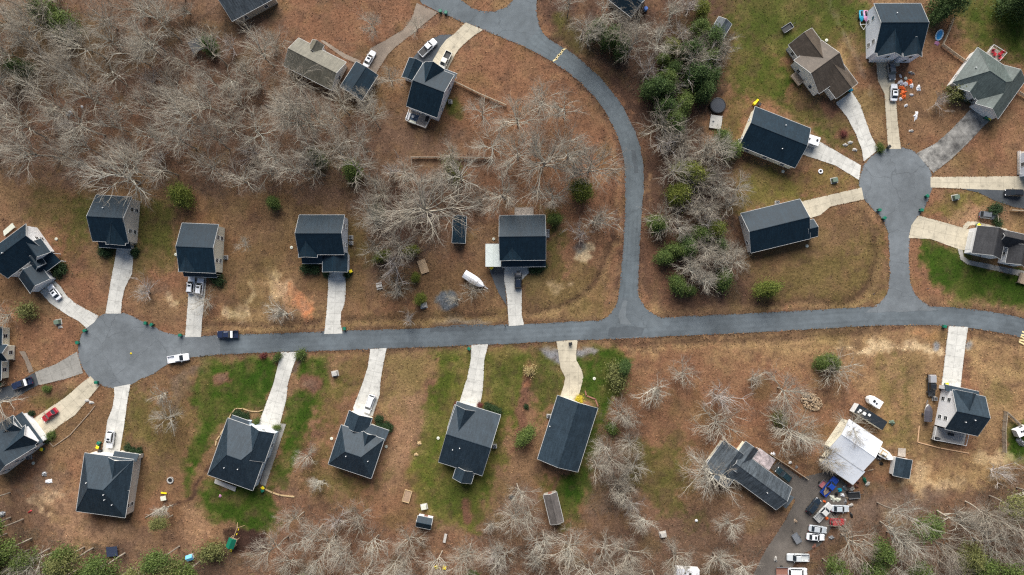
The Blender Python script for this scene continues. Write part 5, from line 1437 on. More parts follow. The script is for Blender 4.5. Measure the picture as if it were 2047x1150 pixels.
ever = [
 ('bright', 1160, 384, .85, 'bright green round tree near the curved road, alone on red leaves'), ('bright', 1376, 352, .95, 'largest bright green round tree in the wooded strip'), ('bright', 1352, 392, .85, 'bright green tree just below the largest one in the wooded strip'),
 ('bright', 1425, 460, .7, 'yellow green tree left of the house with a small end extension'), ('cedar_mid', 1395, 470, .75, 'mid green tree left of the yellow green one in the strip'), ('bright', 1526, 578, .75, 'bright green tree alone at the lower right end of the wooded strip'),
 ('cedar', 1305, 185, 1.0, 'dark green conical tree at the road side of the strip'), ('cedar', 1388, 162, 1.05, 'large dark green tree left of the round dark pool'), ('cedar_mid', 1410, 130, .9, 'green tree above the large dark one near the shed'), ('cedar', 1420, 90, .9, 'dark evergreen just below the weathered grey shed'),
 ('cedar_mid', 1362, 215, .85, 'green tree left of the small deck by the pool'), ('cedar_mid', 1340, 245, .85, 'green tree on the road side, lower left of the small deck'), ('bright', 1340, 100, .6, 'yellowish green tree in the upper part of the wooded strip'),
 ('cedar', 1220, 85, .9, 'dark hedge like evergreen in the middle of the bend thicket'), ('cedar', 1190, 70, .8, 'dark hedge like evergreen at the left of the bend thicket'), ('cedar', 1240, 105, .8, 'dark hedge like evergreen at the right of the bend thicket'),
 ('cedar_mid', 1440, 285, .75, 'green bush left of the house with a trailer'), ('cedar_mid', 1460, 305, .7, 'green bush near the lower left corner of the trailer house'), ('cedar_mid', 1310, 450, .75, 'green tree at the left side of the strip beside the straight road'), ('cedar_mid', 1325, 515, .7, 'green tree low on the left side of the strip'),
 ('cedar_mid', 1350, 570, .75, 'green tree at the bottom left of the wooded strip'), ('cedar', 1435, 490, .6, 'dark small tree left of the end extension house wall'), ('cedar_mid', 1375, 580, .5, 'small green tree near the bottom of the wooded strip'),
 ('bright', 375, 395, .85, 'olive green tree between the two left houses, above'), ('cedar_mid', 552, 408, .55, 'small dark green tree left of the house with the yellow lidded bin'), ('shrub_olive', 62, 622, 1.4, 'olive bush in the yard below the white gabled house'),
 ('cedar', 758, 425, .6, 'dark evergreen in the upper part of the middle thicket'), ('bright', 766, 513, .5, 'bright green bush at the left of the middle thicket'), ('bright', 825, 502, .45, 'bright green bush in the centre of the middle thicket'), ('bright', 832, 556, .35, 'small bright bush near the brown wooden platform'), ('bright', 842, 598, .45, 'bright green bush just above the pale utility box'),
 ('cedar_mid', 1108, 440, .55, 'dark green bush right of the carport house'), ('cedar', 1245, 735, .62, 'dark green bushy tree right of the driveway with river stones'), ('shrub_olive', 1232, 750, 1.8, 'olive brown bush right of the driveway with river stones'),
 ('cedar_mid', 1050, 868, .75, 'grey green round tree left of the slate roofed house'), ('cedar_mid', 1655, 722, .65, 'clipped square green bush in the brown lot near the road'), ('cedar_mid', 1636, 724, .6, 'left half of the green bush group in the brown lot'),
 ('cedar', 1880, 20, 1.1, 'dark evergreen beside the kiddie pool at the top edge'), ('cedar', 1865, 35, .8, 'dark evergreen against the right wall of the top white house'), ('cedar', 2010, 10, 1.2, 'dark evergreen in the upper right corner'), ('cedar', 2035, 25, 1.2, 'dark evergreen at the very upper right corner edge'),
 ('cedar_mid', 110, 40, 1.1, 'green evergreen among bare trees near the upper left corner'), ('cedar_mid', 145, 62, 1.0, 'green evergreen in upper left woods, right of the other one'), ('cedar', 55, 145, .8, 'dark evergreen low in the upper left woods'), ('cedar_mid', 710, 345, .8, 'dark evergreen in the woods below the wide bare tree'),
 ('cedar_mid', 640, 320, .7, 'green evergreen left of the lower one in the woods'), ('pine', 20, 985, .6, 'olive pine at the left edge above the pine stand'), ('pine', 345, 1030, .5, 'olive pine lower right of the fire pit'), ('shrub_olive', 430, 1100, 1.8, 'olive bush left of the playset'), ('pine', 540, 1150, .6, 'green pine at the bottom edge, below the playset'),
 ('pine_mid', 620, 1145, .6, 'green pine at the bottom edge right of the playset pine'), ('pine_mid', 950, 1140, .5, 'green pine at the bottom edge below the small bench'), ('shrub_olive', 905, 342, 1.6, 'yellow green bush by the lower wooden fence'), ('shrub', 1340, 160, 1.6, 'low green bush in the strip near the road'),
 ('cedar', 1375, 112, .9, 'dark evergreen left of the weathered shed, mid strip'), ('cedar', 1402, 188, .85, 'dark evergreen just above left of the round pool'), ('cedar_mid', 1330, 165, .8, 'green evergreen near the bend, upper strip'), ('cedar', 1415, 165, .8, 'dark evergreen directly above the round dark pool'), ('cedar_mid', 1395, 62, .7, 'green evergreen left of the weathered shed'), ('cedar', 1345, 260, .7, 'dark low evergreen below the deck platform, road side'),
 ('bright', 1400, 25, .6, 'light green tree at the top edge left of the shed'), ('shrub_olive', 1555, 835, 1.2, 'mossy bush near the old rambling house'),
]
for k, px, py, sc_, lb in ever:
    plant(k, px, py, sc_, lb, 'bush' if 'shrub' in k or 'bush' in lb else 'tree', 'bush' if 'shrub' in k or 'bush' in lb else 'evergreen_tree', 'evergreens')
hedges = [
 ('hedge', 123, 535, 1.6, 'dark hedge bush beside the walkway of the white gabled house, upper'), ('hedge', 116, 543, 1.4, 'dark hedge bush beside the walkway of the white gabled house, lower'), ('hedge', 209, 501, 1.4, 'dark bush at the porch left corner of the beige walled house'), ('hedge', 219, 502, 1.2, 'dark bush next to the driveway top of the beige walled house'), ('hedge', 272, 504, 1.1, 'small dark bush right of the beige walled house driveway'),
 ('hedge', 438, 560, 1.5, 'round dark bush at the right corner of the cream walled house'), ('hedge', 430, 556, 1.0, 'small dark bush in front of the cream walled house porch'), ('hedge', 615, 535, 1.5, 'dark bush before the porch of the yellow bin house, left'), ('hedge', 630, 536, 1.5, 'dark bush before the porch of the yellow bin house, right'), ('hedge', 652, 547, .9, 'dark ball bush left of the projecting garage door'), ('hedge', 694, 549, .9, 'dark ball bush right of the projecting garage door'),
 ('hedge', 1066, 536, 1.2, 'dark bush before the porch of the carport house, left'), ('hedge', 1080, 536, 1.2, 'dark bush before the porch of the carport house, right'), ('hedge', 257, 895, .9, 'dark bush at the walkway of the taupe hip roofed house'), ('hedge', 268, 900, .9, 'middle bush of three in front of the taupe walled house'), ('hedge', 281, 902, 1.0, 'right bush of three in front of the taupe walled house'),
 ('hedge', 475, 828, 1.1, 'left hedge bush in front of the pale blue house'), ('hedge', 484, 832, 1.1, 'middle hedge bush in front of the pale blue house'), ('hedge', 492, 835, 1.1, 'right hedge bush in front of the pale blue house'), ('shrub', 514, 842, .7, 'small green bush by the pale blue house driveway'), ('shrub', 555, 854, .7, 'small green bush at the corner of the pale blue house'),
 ('hedge', 758, 838, 1.0, 'upper dark bush before the minivan house porch'), ('hedge', 757, 850, 1.0, 'middle dark bush before the minivan house porch'), ('hedge', 768, 853, 1.1, 'lower dark bush before the minivan house porch'), ('hedge', 778, 854, 1.1, 'rightmost dark bush before the minivan house porch'),
 ('hedge', 976, 815, 1.1, 'dark bush before the sunroom house, left of three'), ('hedge', 985, 818, 1.1, 'dark bush before the sunroom house, middle of three'), ('hedge', 994, 821, 1.0, 'dark bush before the sunroom house, right of three'), ('red', 913, 809, .9, 'reddish bush left of the sunroom house driveway'), ('red', 959, 810, .9, 'reddish bush right of the sunroom house driveway'),
 ('yellow', 1157, 799, 1.1, 'bright yellow flowering bush at the slate roofed house'), ('straw', 1058, 741, 1.5, 'clump of tan ornamental grass at the end of the mulch bed'), ('shrub', 556, 714, .9, 'green bush left of the chalk marked driveway entrance'), ('red', 527, 711, 1.0, 'dark red bush left of the chalk marked driveway entrance'), ('shrub', 603, 709, 1.1, 'green bush right of the chalk marked driveway entrance'),
 ('shrub_olive', 1905, 186, 1.6, 'olive rounded bush at the left corner of the pale grey hip house'), ('hedge', 1918, 190, 1.6, 'dark hedge before the gabled window of the pale grey hip house'), ('hedge', 1930, 196, 1.4, 'dark hedge right of the gabled window, pale grey hip house'), ('shrub', 96, 777, .8, 'small bright bush in the mulch border by the left driveways'), ('hedge', 93, 880, .8, 'dark bush at the garage corner of the white shuttered house'),
 ('hedge', 64, 826, .8, 'dark bush at the walkway of the white shuttered house'), ('hedge', 1052, 813, .6, 'tiny dark bush in the mulch bed'), ('shrub', 1222, 855, 1.2, 'green bush at the edge right of the slate roofed house'), ('hedge', 1985, 420, 1.6, 'ivy covered fence end beside the parked grey wagon'), ('hedge', 1990, 445, 1.2, 'ivy bush below the parked grey wagon'),
 ('shrub', 1757, 297, .9, 'green bush at the top left of the right turning circle'), ('red', 1685, 268, 1.0, 'reddish low bush in the mulch ring near the right circle'), ('shrub', 105, 870, .9, 'low green bush right of the red car driveway'),
]
for k, px, py, sc_, lb in hedges:
    plant(k, px, py, sc_, lb, 'bush', 'bush', 'garden bushes')

# ------------------------------------------------------------------ grass tufts and leaf drifts: what nobody could count
def litter(n, seed, name, label, lift, smin, smax):
    rng = np.random.default_rng(seed)
    x = rng.uniform(-145, 145, n); y = rng.uniform(-84, 92, n)
    # a share of the tufts leans over the pavement edges
    E = []
    for P in ROADS + DRIVES:
        Q = [G2(*p) for p in P]
        for i in range(len(Q)):
            (ax, ay), (bx, by) = Q[i], Q[(i + 1) % len(Q)]
            L = math.hypot(bx - ax, by - ay); k = int(L * 5)
            t = rng.uniform(0, 1, k); o = rng.normal(0, .16, k)
            E.append(np.stack([ax + (bx - ax) * t - (by - ay) / (L + 1e-9) * o, ay + (by - ay) * t + (bx - ax) / (L + 1e-9) * o], 1))
    E = np.concatenate(E)
    keep = np.ones(n, bool)
    for P, m_ in [(P, .3) for P in FOOT] + [([G2(*p) for p in P], .0) for P in ROADS + DRIVES]:
        xs = [p[0] for p in P]; ys = [p[1] for p in P]
        s_ = np.where((x > min(xs) - 1) & (x < max(xs) + 1) & (y > min(ys) - 1) & (y < max(ys) + 1))[0]
        if len(s_): keep[s_] &= sd_poly(x[s_], y[s_], P) > m_
    ke = np.ones(len(E), bool)
    for P in ROADS + DRIVES:
        Q = [G2(*p) for p in P]; xs = [p[0] for p in Q]; ys = [p[1] for p in Q]
        s_ = np.where((E[:, 0] > min(xs) - 1) & (E[:, 0] < max(xs) + 1) & (E[:, 1] > min(ys) - 1) & (E[:, 1] < max(ys) + 1))[0]
        if len(s_): ke[s_] &= sd_poly(E[s_, 0], E[s_, 1], Q) > (-.25 if P in ROADS else -.06)
    ke &= (np.abs(E[:, 0]) < 150) & (np.abs(E[:, 1]) < 95)
    x = np.concatenate([x[keep], E[ke, 0]]); y = np.concatenate([y[keep], E[ke, 1]]); n = len(x)
    ix = np.clip(np.searchsorted(gx, x), 0, len(gx) - 1); iy = np.clip(np.searchsorted(gy, y), 0, len(gy) - 1)
    c = ALB[iy * len(gx) + ix] * rng.uniform(.55, 1.75, n)[:, None]
    c[:, 1] *= rng.uniform(.94, 1.06, n)
    z = Z[iy * len(gx) + ix] + lift
    C_ = np.stack([x, y, np.maximum(z, -.03 + lift)], 1)
    C_[len(C_) - int(ke.sum()):, 2] = .06
    v, f = leaf_quads(rng, C_, 1.0, .0, 1.2)
    s_ = rng.uniform(smin, smax, n)
    v = (v.reshape(-1, 4, 3) - C_[:, None, :]) * s_[:, None, None] + C_[:, None, :]
    m, n_, b = newmat(name); a_ = n_.nodes.new('ShaderNodeAttribute'); a_.attribute_name = 'tint'
    n_.links.new(a_.outputs['Color'], b.inputs['Base Color']); b.inputs['Roughness'].default_value = .9; b.inputs['Specular IOR Level'].default_value = .1
    me = np_mesh(name, [(v.reshape(-1, 3), f)], m, False)
    at_ = me.attributes.new('tint', 'FLOAT_COLOR', 'POINT')
    cc_ = np.ones((n * 4, 4), np.float32); cc_[:, :3] = np.repeat(c, 4, 0); at_.data.foreach_set('color', cc_.ravel())
    o = bpy.data.objects.new(name, me); COL.objects.link(o); o['kind'] = 'stuff'; o['label'] = label; o['category'] = 'ground cover'
litter(150000, 77, 'leaf_litter', 'fallen leaves and dry grass tufts scattered over the yards and verges', .03, .12, .5)

def undergrowth(polys, dens, seed, cols, name, label, lmin, lmax, wd, hmax):
    rng = np.random.default_rng(seed); P_all = []
    for poly in polys:
        Q = [G2(*p) for p in poly]; xs = [q[0] for q in Q]; ys = [q[1] for q in Q]
        k = int((max(xs) - min(xs)) * (max(ys) - min(ys)) * dens)
        # sticks come in clumps
        cx = rng.uniform(min(xs), max(xs), k // 14 + 1); cy = rng.uniform(min(ys), max(ys), k // 14 + 1)
        i = rng.integers(0, len(cx), k)
        x = cx[i] + rng.normal(0, .8, k); y = cy[i] + rng.normal(0, .8, k)
        ok = sd_poly(x, y, Q) < 0
        for P, m_ in KEEP:
            px_ = [p[0] for p in P]; py_ = [p[1] for p in P]
            s_ = np.where((x > min(px_) - 2) & (x < max(px_) + 2) & (y > min(py_) - 2) & (y < max(py_) + 2) & ok)[0]
            if len(s_): ok[s_] &= sd_poly(x[s_], y[s_], P) > m_ * .6
        P_all.append(np.stack([x[ok], y[ok]], 1))
    P_all = np.concatenate(P_all); n = len(P_all)
    S = np.concatenate([P_all, np.full((n, 1), -.05)], 1)
    D = np.stack([rng.normal(0, .8, n), rng.normal(0, .8, n), np.abs(rng.normal(.5, .4, n))], 1)
    P3_ = grow(rng, S, D, rng.uniform(lmin, lmax, n), None, 2, .2, .02)
    P3_[:, :, 2] = np.clip(P3_[:, :, 2], -.05, hmax)
    v, f = tubes(P3_, np.full(n, wd), .5, 3)
    m = bark(name + '_bark', *cols)
    o = bpy.data.objects.new(name, np_mesh(name, [(v, f)], m)); COL.objects.link(o)
    o['kind'] = 'stuff'; o['label'] = label; o['category'] = 'undergrowth'
STRIP = [(1315, 100), (1400, 60), (1445, 110), (1445, 200), (1405, 250), (1445, 335), (1485, 400), (1505, 520), (1470, 595), (1400, 600), (1330, 560), (1305, 460), (1325, 330), (1290, 210), (1200, 120), (1120, 40), (1290, 30), (1400, 0)]
UL = [(0, 0), (425, 0), (560, 80), (600, 190), (745, 240), (795, 330), (700, 385), (440, 395), (240, 370), (0, 350)]
BT = [(560, 1010), (690, 1005), (830, 1070), (950, 1070), (1030, 945), (1075, 1055), (1330, 1065), (1600, 1100), (1690, 1045), (1900, 1000), (2080, 925), (2080, 1180), (-20, 1180), (-20, 1030), (230, 1095), (540, 1110)]
TH = [(735, 335), (830, 330), (960, 350), (985, 410), (895, 430), (860, 510), (835, 575), (775, 600), (735, 500)]
undergrowth([STRIP, TH, [(1195, 820), (1285, 830), (1275, 1010), (1180, 1030)]], 5.0, 91, ((.22, .18, .14), (.09, .07, .05)), 'undergrowth', 'low brown brush and fallen twigs under the trees of strip and thicket', .6, 2.2, .022, 1.4)
undergrowth([UL, BT], 2.2, 92, ((.30, .25, .19), (.10, .08, .06)), 'undergrowth', 'fallen twigs and low brush on the floor of the woods', .6, 2.4, .022, 1.2)
# ------------------------------------------------------------------ vehicles
PAINT = {}
def paint(c):
    k = 'paint_' + '_'.join('%02d' % int(v * 99) for v in c)
    if k not in PAINT: PAINT[k] = flat(k, c, rough=.28, var=.04, coat=.6)
    return PAINT[k]
SPEC = {  # length, width, hood z, roof z, greenhouse base x0,x1, roof x0,x1
    'sedan': (4.8, 1.84, .88, 1.45, -1.75, 1.05, -1.15, .25), 'suv': (4.75, 1.9, 1.02, 1.74, -2.2, 1.0, -1.85, .30), 'van': (5.1, 2.0, 1.02, 1.78, -2.4, 1.5, -2.1, .75), 'pickup': (5.8, 2.0, 1.05, 1.85, -.75, 1.45, -.5, .75), 'jeep': (4.1, 1.8, 1.0, 1.8, -1.9, .65, -1.8, .45)}
def superring(x, wy, z0, z1, top=.82):
    h = z1 - z0
    return [(x, -wy * .9, z0), (x, -wy, z0 + h * .3), (x, -wy * .98, z0 + h * .75), (x, -wy * top, z1), (x, wy * top, z1), (x, wy * .98, z0 + h * .75), (x, wy, z0 + h * .3), (x, wy * .9, z0)]
def car(kind, rear, front, col, label, cat, group='parked vehicles', z=.05, name=None, bed='open', load=None):
    L, W, zh, zr, g0, g1, r0, r1 = SPEC[kind]
    a, c = G(*rear), G(*front)
    th = math.atan2(c.y - a.y, c.x - a.x)
    ctr_ = (a + c) / 2
    FOOT.append([(ctr_.x + sx * 2.6 * math.cos(th) - sy * math.sin(th), ctr_.y + sx * 2.6 * math.sin(th) + sy * math.cos(th)) for sx, sy in ((-1, -1), (1, -1), (1, 1), (-1, 1))])
    root = thing(name or {'sedan': 'sedan_car', 'suv': 'suv_car', 'van': 'minivan', 'pickup': 'pickup_truck', 'jeep': 'jeep_car'}[kind], label, cat, (ctr_.x, ctr_.y, z), th, group)
    pm = paint(col); h = L / 2; w2 = W / 2
    b = MB()
    xs = [(-h, .78, .42, zh * .84), (-h + .12, .92, .34, zh * .97), (-h + .6, 1, .30, zh), (g0 if kind != 'pickup' else -1.5, 1, .28, zh), (0, 1, .28, zh), (g1, 1, .28, zh * .99), (h - .9, .99, .30, zh * .93), (h - .25, .92, .34, zh * .80), (h, .72, .42, zh * .62)]
    if kind == 'pickup':
        xs = [(-.78, 1, .3, zh), (0, 1, .3, zh), (g1, 1, .3, zh * .99), (h - .8, .99, .32, zh * .96), (h - .2, .94, .36, zh * .88), (h, .8, .45, zh * .72)]
    b.loft([superring(x, w2 * k, z0, z1) for x, k, z0, z1 in xs])
    # greenhouse in body colour (pillars and roof)
    wt = w2 * .76
    base = [(g0, -w2 * .86, zh - .05), (g1, -w2 * .80, zh - .05), (g1, w2 * .80, zh - .05), (g0, w2 * .86, zh - .05)]
    top = [(r0, -wt, zr), (r1, -wt * .96, zr), (r1, wt * .96, zr), (r0, wt, zr)]
    b.loft([base, top])
    b.loft([[(r0 + .1, -wt * .85, zr + .05), (r1 - .1, -wt * .8, zr + .05), (r1 - .1, wt * .8, zr + .05), (r0 + .1, wt * .85, zr + .05)], top][::-1])
    b.build('body', pm, root)
    def pane(nm, q):
        c_ = sum((Vector(p) for p in q), Vector()) / 4
        n_ = (Vector(q[1]) - Vector(q[0])).cross(Vector(q[3]) - Vector(q[0])).normalized()
        o_ = Vector((0, 0, (zh + zr) / 2 - .2)) 
        if n_.dot(c_ - Vector(((r0 + r1) / 2, 0, .9))) < 0: n_ = -n_
        v0 = [c_ + (Vector(p) - c_) * .90 + n_ * .012 for p in q]; v1 = [c_ + (Vector(p) - c_) * .90 - n_ * .03 for p in q]
        MB().loft([v1, v0]).build(nm, M['glass'], root)
    pane('windshield', [base[1], base[2], top[2], top[1]])
    pane('rear_window', [base[3], base[0], top[0], top[3]])
    pane('side_window', [base[0], base[1], top[1], top[0]]); pane('side_window', [base[2], base[3], top[3], top[2]])
    wb = L * .30
    for sx in (-1, 1):
        for sy in (-1, 1):
            wl = MB().bar((sx * wb + .05, sy * (w2 - .24), .33), (sx * wb + .05, sy * (w2 + .015), .33), .33, n=14).build('wheel', M['rubber'], root)
            MB().bar((sx * wb + .05, sy * (w2 + .012), .33), (sx * wb + .05, sy * (w2 + .03), .33), .2, n=10).build('rim', M['steel'], wl)
    for sy in (-1, 1):
        MB().box((h - .16, sy * w2 * .66, zh * .70), (.22, .34, .14)).build('headlight', M['lamp'], root)
        MB().box((-h + .05, sy * w2 * .70, zh * .78), (.12, .26, .16)).build('taillight', M['lamp_red'], root)
        MB().box((g1 - .42, sy * (w2 + .07), zh + .12), (.16, .2, .14)).build('mirror', pm if kind != 'jeep' else M['black'], root)
    if kind == 'pickup':
        bd = MB()
        bd.b2(-h, -.80, -w2 * .97, -w2 * .82, .42, zh); bd.b2(-h, -.80, w2 * .82, w2 * .97, .42, zh); bd.b2(-h, -h + .09, -w2 * .82, w2 * .82, .5, zh); bd.b2(-h + .09, -.80, -w2 * .82, w2 * .82, .42, .56)
        bdo = bd.build('bed', pm, root)
        if bed == 'cover': MB().b2(-h + .1, -.83, -w2 * .86, w2 * .86, zh - .06, zh + .03).build('bed_cover', M['black'], bdo)
        elif bed == 'cap':
            MB().loft([[(-h + .05, -w2 * .93, zh), (-.82, -w2 * .93, zh), (-.82, w2 * .93, zh), (-h + .05, w2 * .93, zh)], [(-h + .25, -w2 * .78, zr - .05), (-.84, -w2 * .78, zr - .05), (-.84, w2 * .78, zr - .05), (-h + .25, w2 * .78, zr - .05)]]).build('bed_cap', load or paint((.3, .3, .31)), bdo)
        elif bed == 'box': MB().b2(-1.45, -.83, -w2 * .93, w2 * .93, zh - .1, zh + .18).build('tool_box', M['white'], bdo)
        elif bed == 'liner': MB().b2(-h + .1, -.83, -w2 * .80, w2 * .80, .565, .6).build('bed_liner', M['black'], bdo)
        elif bed == 'wood':
            q = MB()
            for k in range(6): q.box((-h + 1.0 + .1 * k, -.55 + .22 * k, .75 + .1 * (k % 3)), (1.7, .18, .12), .1 * k - .2)
            q.build('planks', M['wood'], bdo)
        elif bed == 'flat':
            q = MB()
            for k in range(7): q.b2(-h + .1 + .3 * k, -h + .18 + .3 * k, -w2, w2, zh - .02, zh + .04)
            q.build('rack', M['steel'], bdo)
    if kind in ('suv', 'van') :
        rl = MB()
        for sy in (-1, 1): rl.bar((r0 + .3, sy * wt * .88, zr + .08), (r1 - .15, sy * wt * .86, zr + .08), .025, n=5)
        rl.build('roof_rail', M['black'], root)
    if kind in ('sedan', 'suv') and col[0] > .5:
        MB().b2(r1 - .75, r1 - .2, -.42, .42, zr + .045, zr + .062).build('sunroof', M['glass'], root)
    return root
WH = (.74, .75, .76); SIL = (.42, .45, .47); NAVY = (.012, .02, .05); BLK = (.014, .016, .019); GRY = (.12, .13, .14); RED = (.30, .012, .02); CRM = (.62, .60, .52)
car('pickup', (841, 112), (871, 83), WH, 'white pickup with black bed cover on the asphalt pad of the teal roofed house', 'pickup truck', bed='cover')
car('pickup', (897, 109), (882, 140), CRM, 'small cream pickup with dark bed on the concrete drive of the teal roofed house', 'pickup truck', bed='liner')
car('sedan', (733, 132), (747, 107), WH, 'white sedan in front of the detached garage in the woods', 'car')
car('sedan', (123, 599), (101, 570), WH, 'white car on the curved driveway of the white gabled house', 'car')
car('suv', (383, 588), (386, 553), WH, 'left one of two white cars before the cream walled house', 'car')
car('suv', (400, 591), (404, 556), WH, 'right one of two white cars before the cream walled house', 'car')
car('pickup', (479, 668), (437, 669), NAVY, 'dark blue pickup with a white bed box parked at the upper road edge', 'pickup truck', bed='box')
car('pickup', (339, 719), (380, 713), WH, 'white pickup parked at the lower road edge near the left circle', 'pickup truck', bed='open')
car('suv', (1036, 579), (1036, 543), (.006, .012, .025), 'black suv on the driveway of the carport house', 'car')
car('sedan', (117, 818), (89, 840), RED, 'red car on the driveway of the white shuttered house', 'car')
car('pickup', (67, 760), (30, 773), NAVY, 'dark blue truck with a white load at the left edge drive', 'pickup truck', bed='box')
car('suv', (226, 861), (222, 894), WH, 'white car on the driveway of the taupe walled hip house', 'car')
car('van', (746, 790), (734, 824), WH, 'white minivan in front of the stepped hip roofed house', 'minivan')
car('suv', (1777, 130), (1781, 160), GRY, 'grey suv parked nearest the tall white gabled house', 'car')
car('sedan', (1784, 203), (1785, 170), WH, 'white sedan on the straight driveway behind the grey suv', 'car')
car('suv', (2041, 387), (2004, 386), BLK, 'black suv on dark asphalt at the right edge', 'car')
car('suv', (1953, 429), (1990, 434), GRY, 'grey wagon parked on the dirt beside an ivy covered fence', 'car')
car('pickup', (1858, 750), (1859, 790), BLK, 'black pickup with a grey bed cap by the tall white walled house', 'pickup truck', bed='cap')
car('suv', (1578, 960), (1550, 936), (.012, .03, .035), 'dark green suv beside the old rambling house', 'car')
car('pickup', (1640, 990), (1672, 952), (.01, .05, .30), 'bright blue pickup carrying planks beside the metal barn', 'pickup truck', bed='wood')
car('suv', (1611, 1026), (1637, 994), (.012, .02, .03), 'dark suv in the gravel yard left of the flatbed truck', 'car')
car('pickup', (1627, 1040), (1660, 1005), (.5, .5, .48), 'pale work truck with a slatted flatbed in the gravel yard', 'truck', bed='flat')
car('sedan', (1661, 1015), (1693, 1016), SIL, 'silver sedan right of the pale work truck', 'car')
car('jeep', (1655, 1042), (1689, 1042), RED, 'red car with black top in the cluttered gravel yard', 'car')
car('sedan', (1615, 1054), (1650, 1059), SIL, 'upper silver sedan of two parked side by side in the yard', 'car')
car('sedan', (1612, 1071), (1644, 1073), WH, 'white sedan parked just below the silver sedan in the yard', 'car')
car('pickup', (1615, 1113), (1570, 1112), (.5, .52, .52), 'pale pickup under bare trees near the bottom edge', 'pickup truck', bed='open')
car('van', (1578, 1141), (1606, 1141), WH, 'white van at the bottom edge with a brown trailer behind', 'van')

# ------------------------------------------------------------------ bins, boxes, small yard things
def bin_(px, py, lid, label, rz=None, body='green_bin', z=0.0):
    p = G(px, py)
    t = thing('wheeled_bin', label, 'bin', (p.x, p.y, z), rz if rz is not None else random.uniform(0, 6.28), 'wheeled rubbish bins')
    MB().loft([[(-.26, -.3, .08), (.26, -.3, .08), (.26, .25, .08), (-.26, .25, .08)], [(-.36, -.42, 1.05), (.36, -.42, 1.05), (.36, .36, 1.05), (-.36, .36, 1.05)]]).build('bin_body', M[body], t)
    l = MB().loft([[(-.40, -.46, 1.052), (.40, -.46, 1.052), (.40, .42, 1.052), (-.40, .42, 1.052)], [(-.32, -.40, 1.14), (.32, -.40, 1.14), (.32, .36, 1.14), (-.32, .36, 1.14)]]).build('lid', M[lid], t)
    MB().bar((-.3, .47, 1.04), (.3, .47, 1.04), .03).build('handle', M['black'], l)
    for s in (-1, 1): MB().bar((s * .24, .32, .14), (s * .33, .32, .14), .14, n=10).build('wheel', M['rubber'], t)
    return t
for px, py, lid, lb in [
    (881, 25, 'green_bin', 'left green bin of two at the top road by the gravel drive'), (892, 28, 'green_bin', 'right green bin of two at the top road by the gravel drive'),
    (173, 661, 'green_bin', 'upper green bin at the left rim of the left turning circle'), (158, 685, 'green_bin', 'lower green bin at the left rim of the left turning circle'),
    (294, 646, 'green_bin', 'left green bin of two at the upper right rim, left circle'), (306, 649, 'green_bin', 'right green bin of two at the upper right rim, left circle'),
    (363, 670, 'green_bin', 'green bin left of the driveway with two white cars'), (196, 764, 'green_bin', 'green bin at the bottom rim of the left circle'), (690, 657, 'green_bin', 'green bin at the driveway of the yellow bin house'),
    (938, 697, 'green_bin', 'green bin beside the sunroom house driveway entrance'), (1140, 687, 'black', 'dark bin on the slate roofed house driveway entrance'), (1885, 653, 'green_bin', 'green bin by the driveway of the lower right house'),
    (1755, 421, 'green_bin', 'upper green bin on the left side of the right circle neck'), (1765, 437, 'green_bin', 'lower green bin on the left side of the right circle neck'), (1839, 421, 'green_bin', 'lower green bin on the right rim of the right circle'), (1850, 393, 'green_bin', 'upper green bin on the right rim of the right circle'),
    (1774, 295, 'black', 'black bin at the top rim of the right circle'), (201, 885, 'green_bin', 'green bin beside the taupe walled house driveway'), (199, 893, 'yellow', 'yellow lidded bin beside the taupe walled house driveway'), (203, 901, 'black', 'black bin beside the taupe walled house driveway'),
    (88, 897, 'yellow', 'yellow lidded bin against the white shuttered house side wall'), (528, 974, 'yellow', 'yellow lidded bin at the rear corner of the pale blue house'), (527, 979, 'green_bin', 'green bin at the rear corner of the pale blue house'),
    (703, 543, 'yellow', 'yellow lidded bin right of the projecting garage'), (983, 536, 'yellow', 'yellow lidded bin under the carport edge'), (1744, 107, 'yellow', 'yellow lidded bin left of the top white gabled house'), (1974, 239, 'yellow', 'yellow lidded bin at the stained driveway garage corner'), (1968, 236, 'green_bin', 'green bin at the stained driveway garage corner'),
    (1889, 768, 'yellow', 'yellow lidded bin at the garage of the lower right house'), (1952, 451, 'yellow', 'yellow bin at the corner of the right edge gabled house'), (1698, 182, 'teal', 'blue bin at the garage corner of the brown roofed house'), (1516, 211, 'black', 'black bin behind the trailer house'), (2, 768, 'yellow', 'yellow lidded bin at the left edge below the paired windows')]:
    bin_(px, py, lid, lb, body='teal' if lid == 'teal' else 'black' if lid == 'black' else 'green_bin')
def ac(px, py, label, rz=0):
    p = G(px, py)
    t = thing('air_conditioner', label, 'air conditioner', (p.x, p.y, 0), rz, 'outdoor air conditioners')
    MB().box((0, 0, .02), (1.15, 1.15, .12)).build('pad', M['stone'], t)
    MB().box((0, 0, .5), (.85, .85, .84)).build('casing', M['steel'], t)
    f = MB().lathe((0, 0, .92), [(.36, 0), (.36, .02), (.30, .03)], 16).build('fan_guard', M['black'], t)
    MB().lathe((0, 0, .955), [(.12, 0), (.1, .03)], 10).build('hub', M['steel'], f)
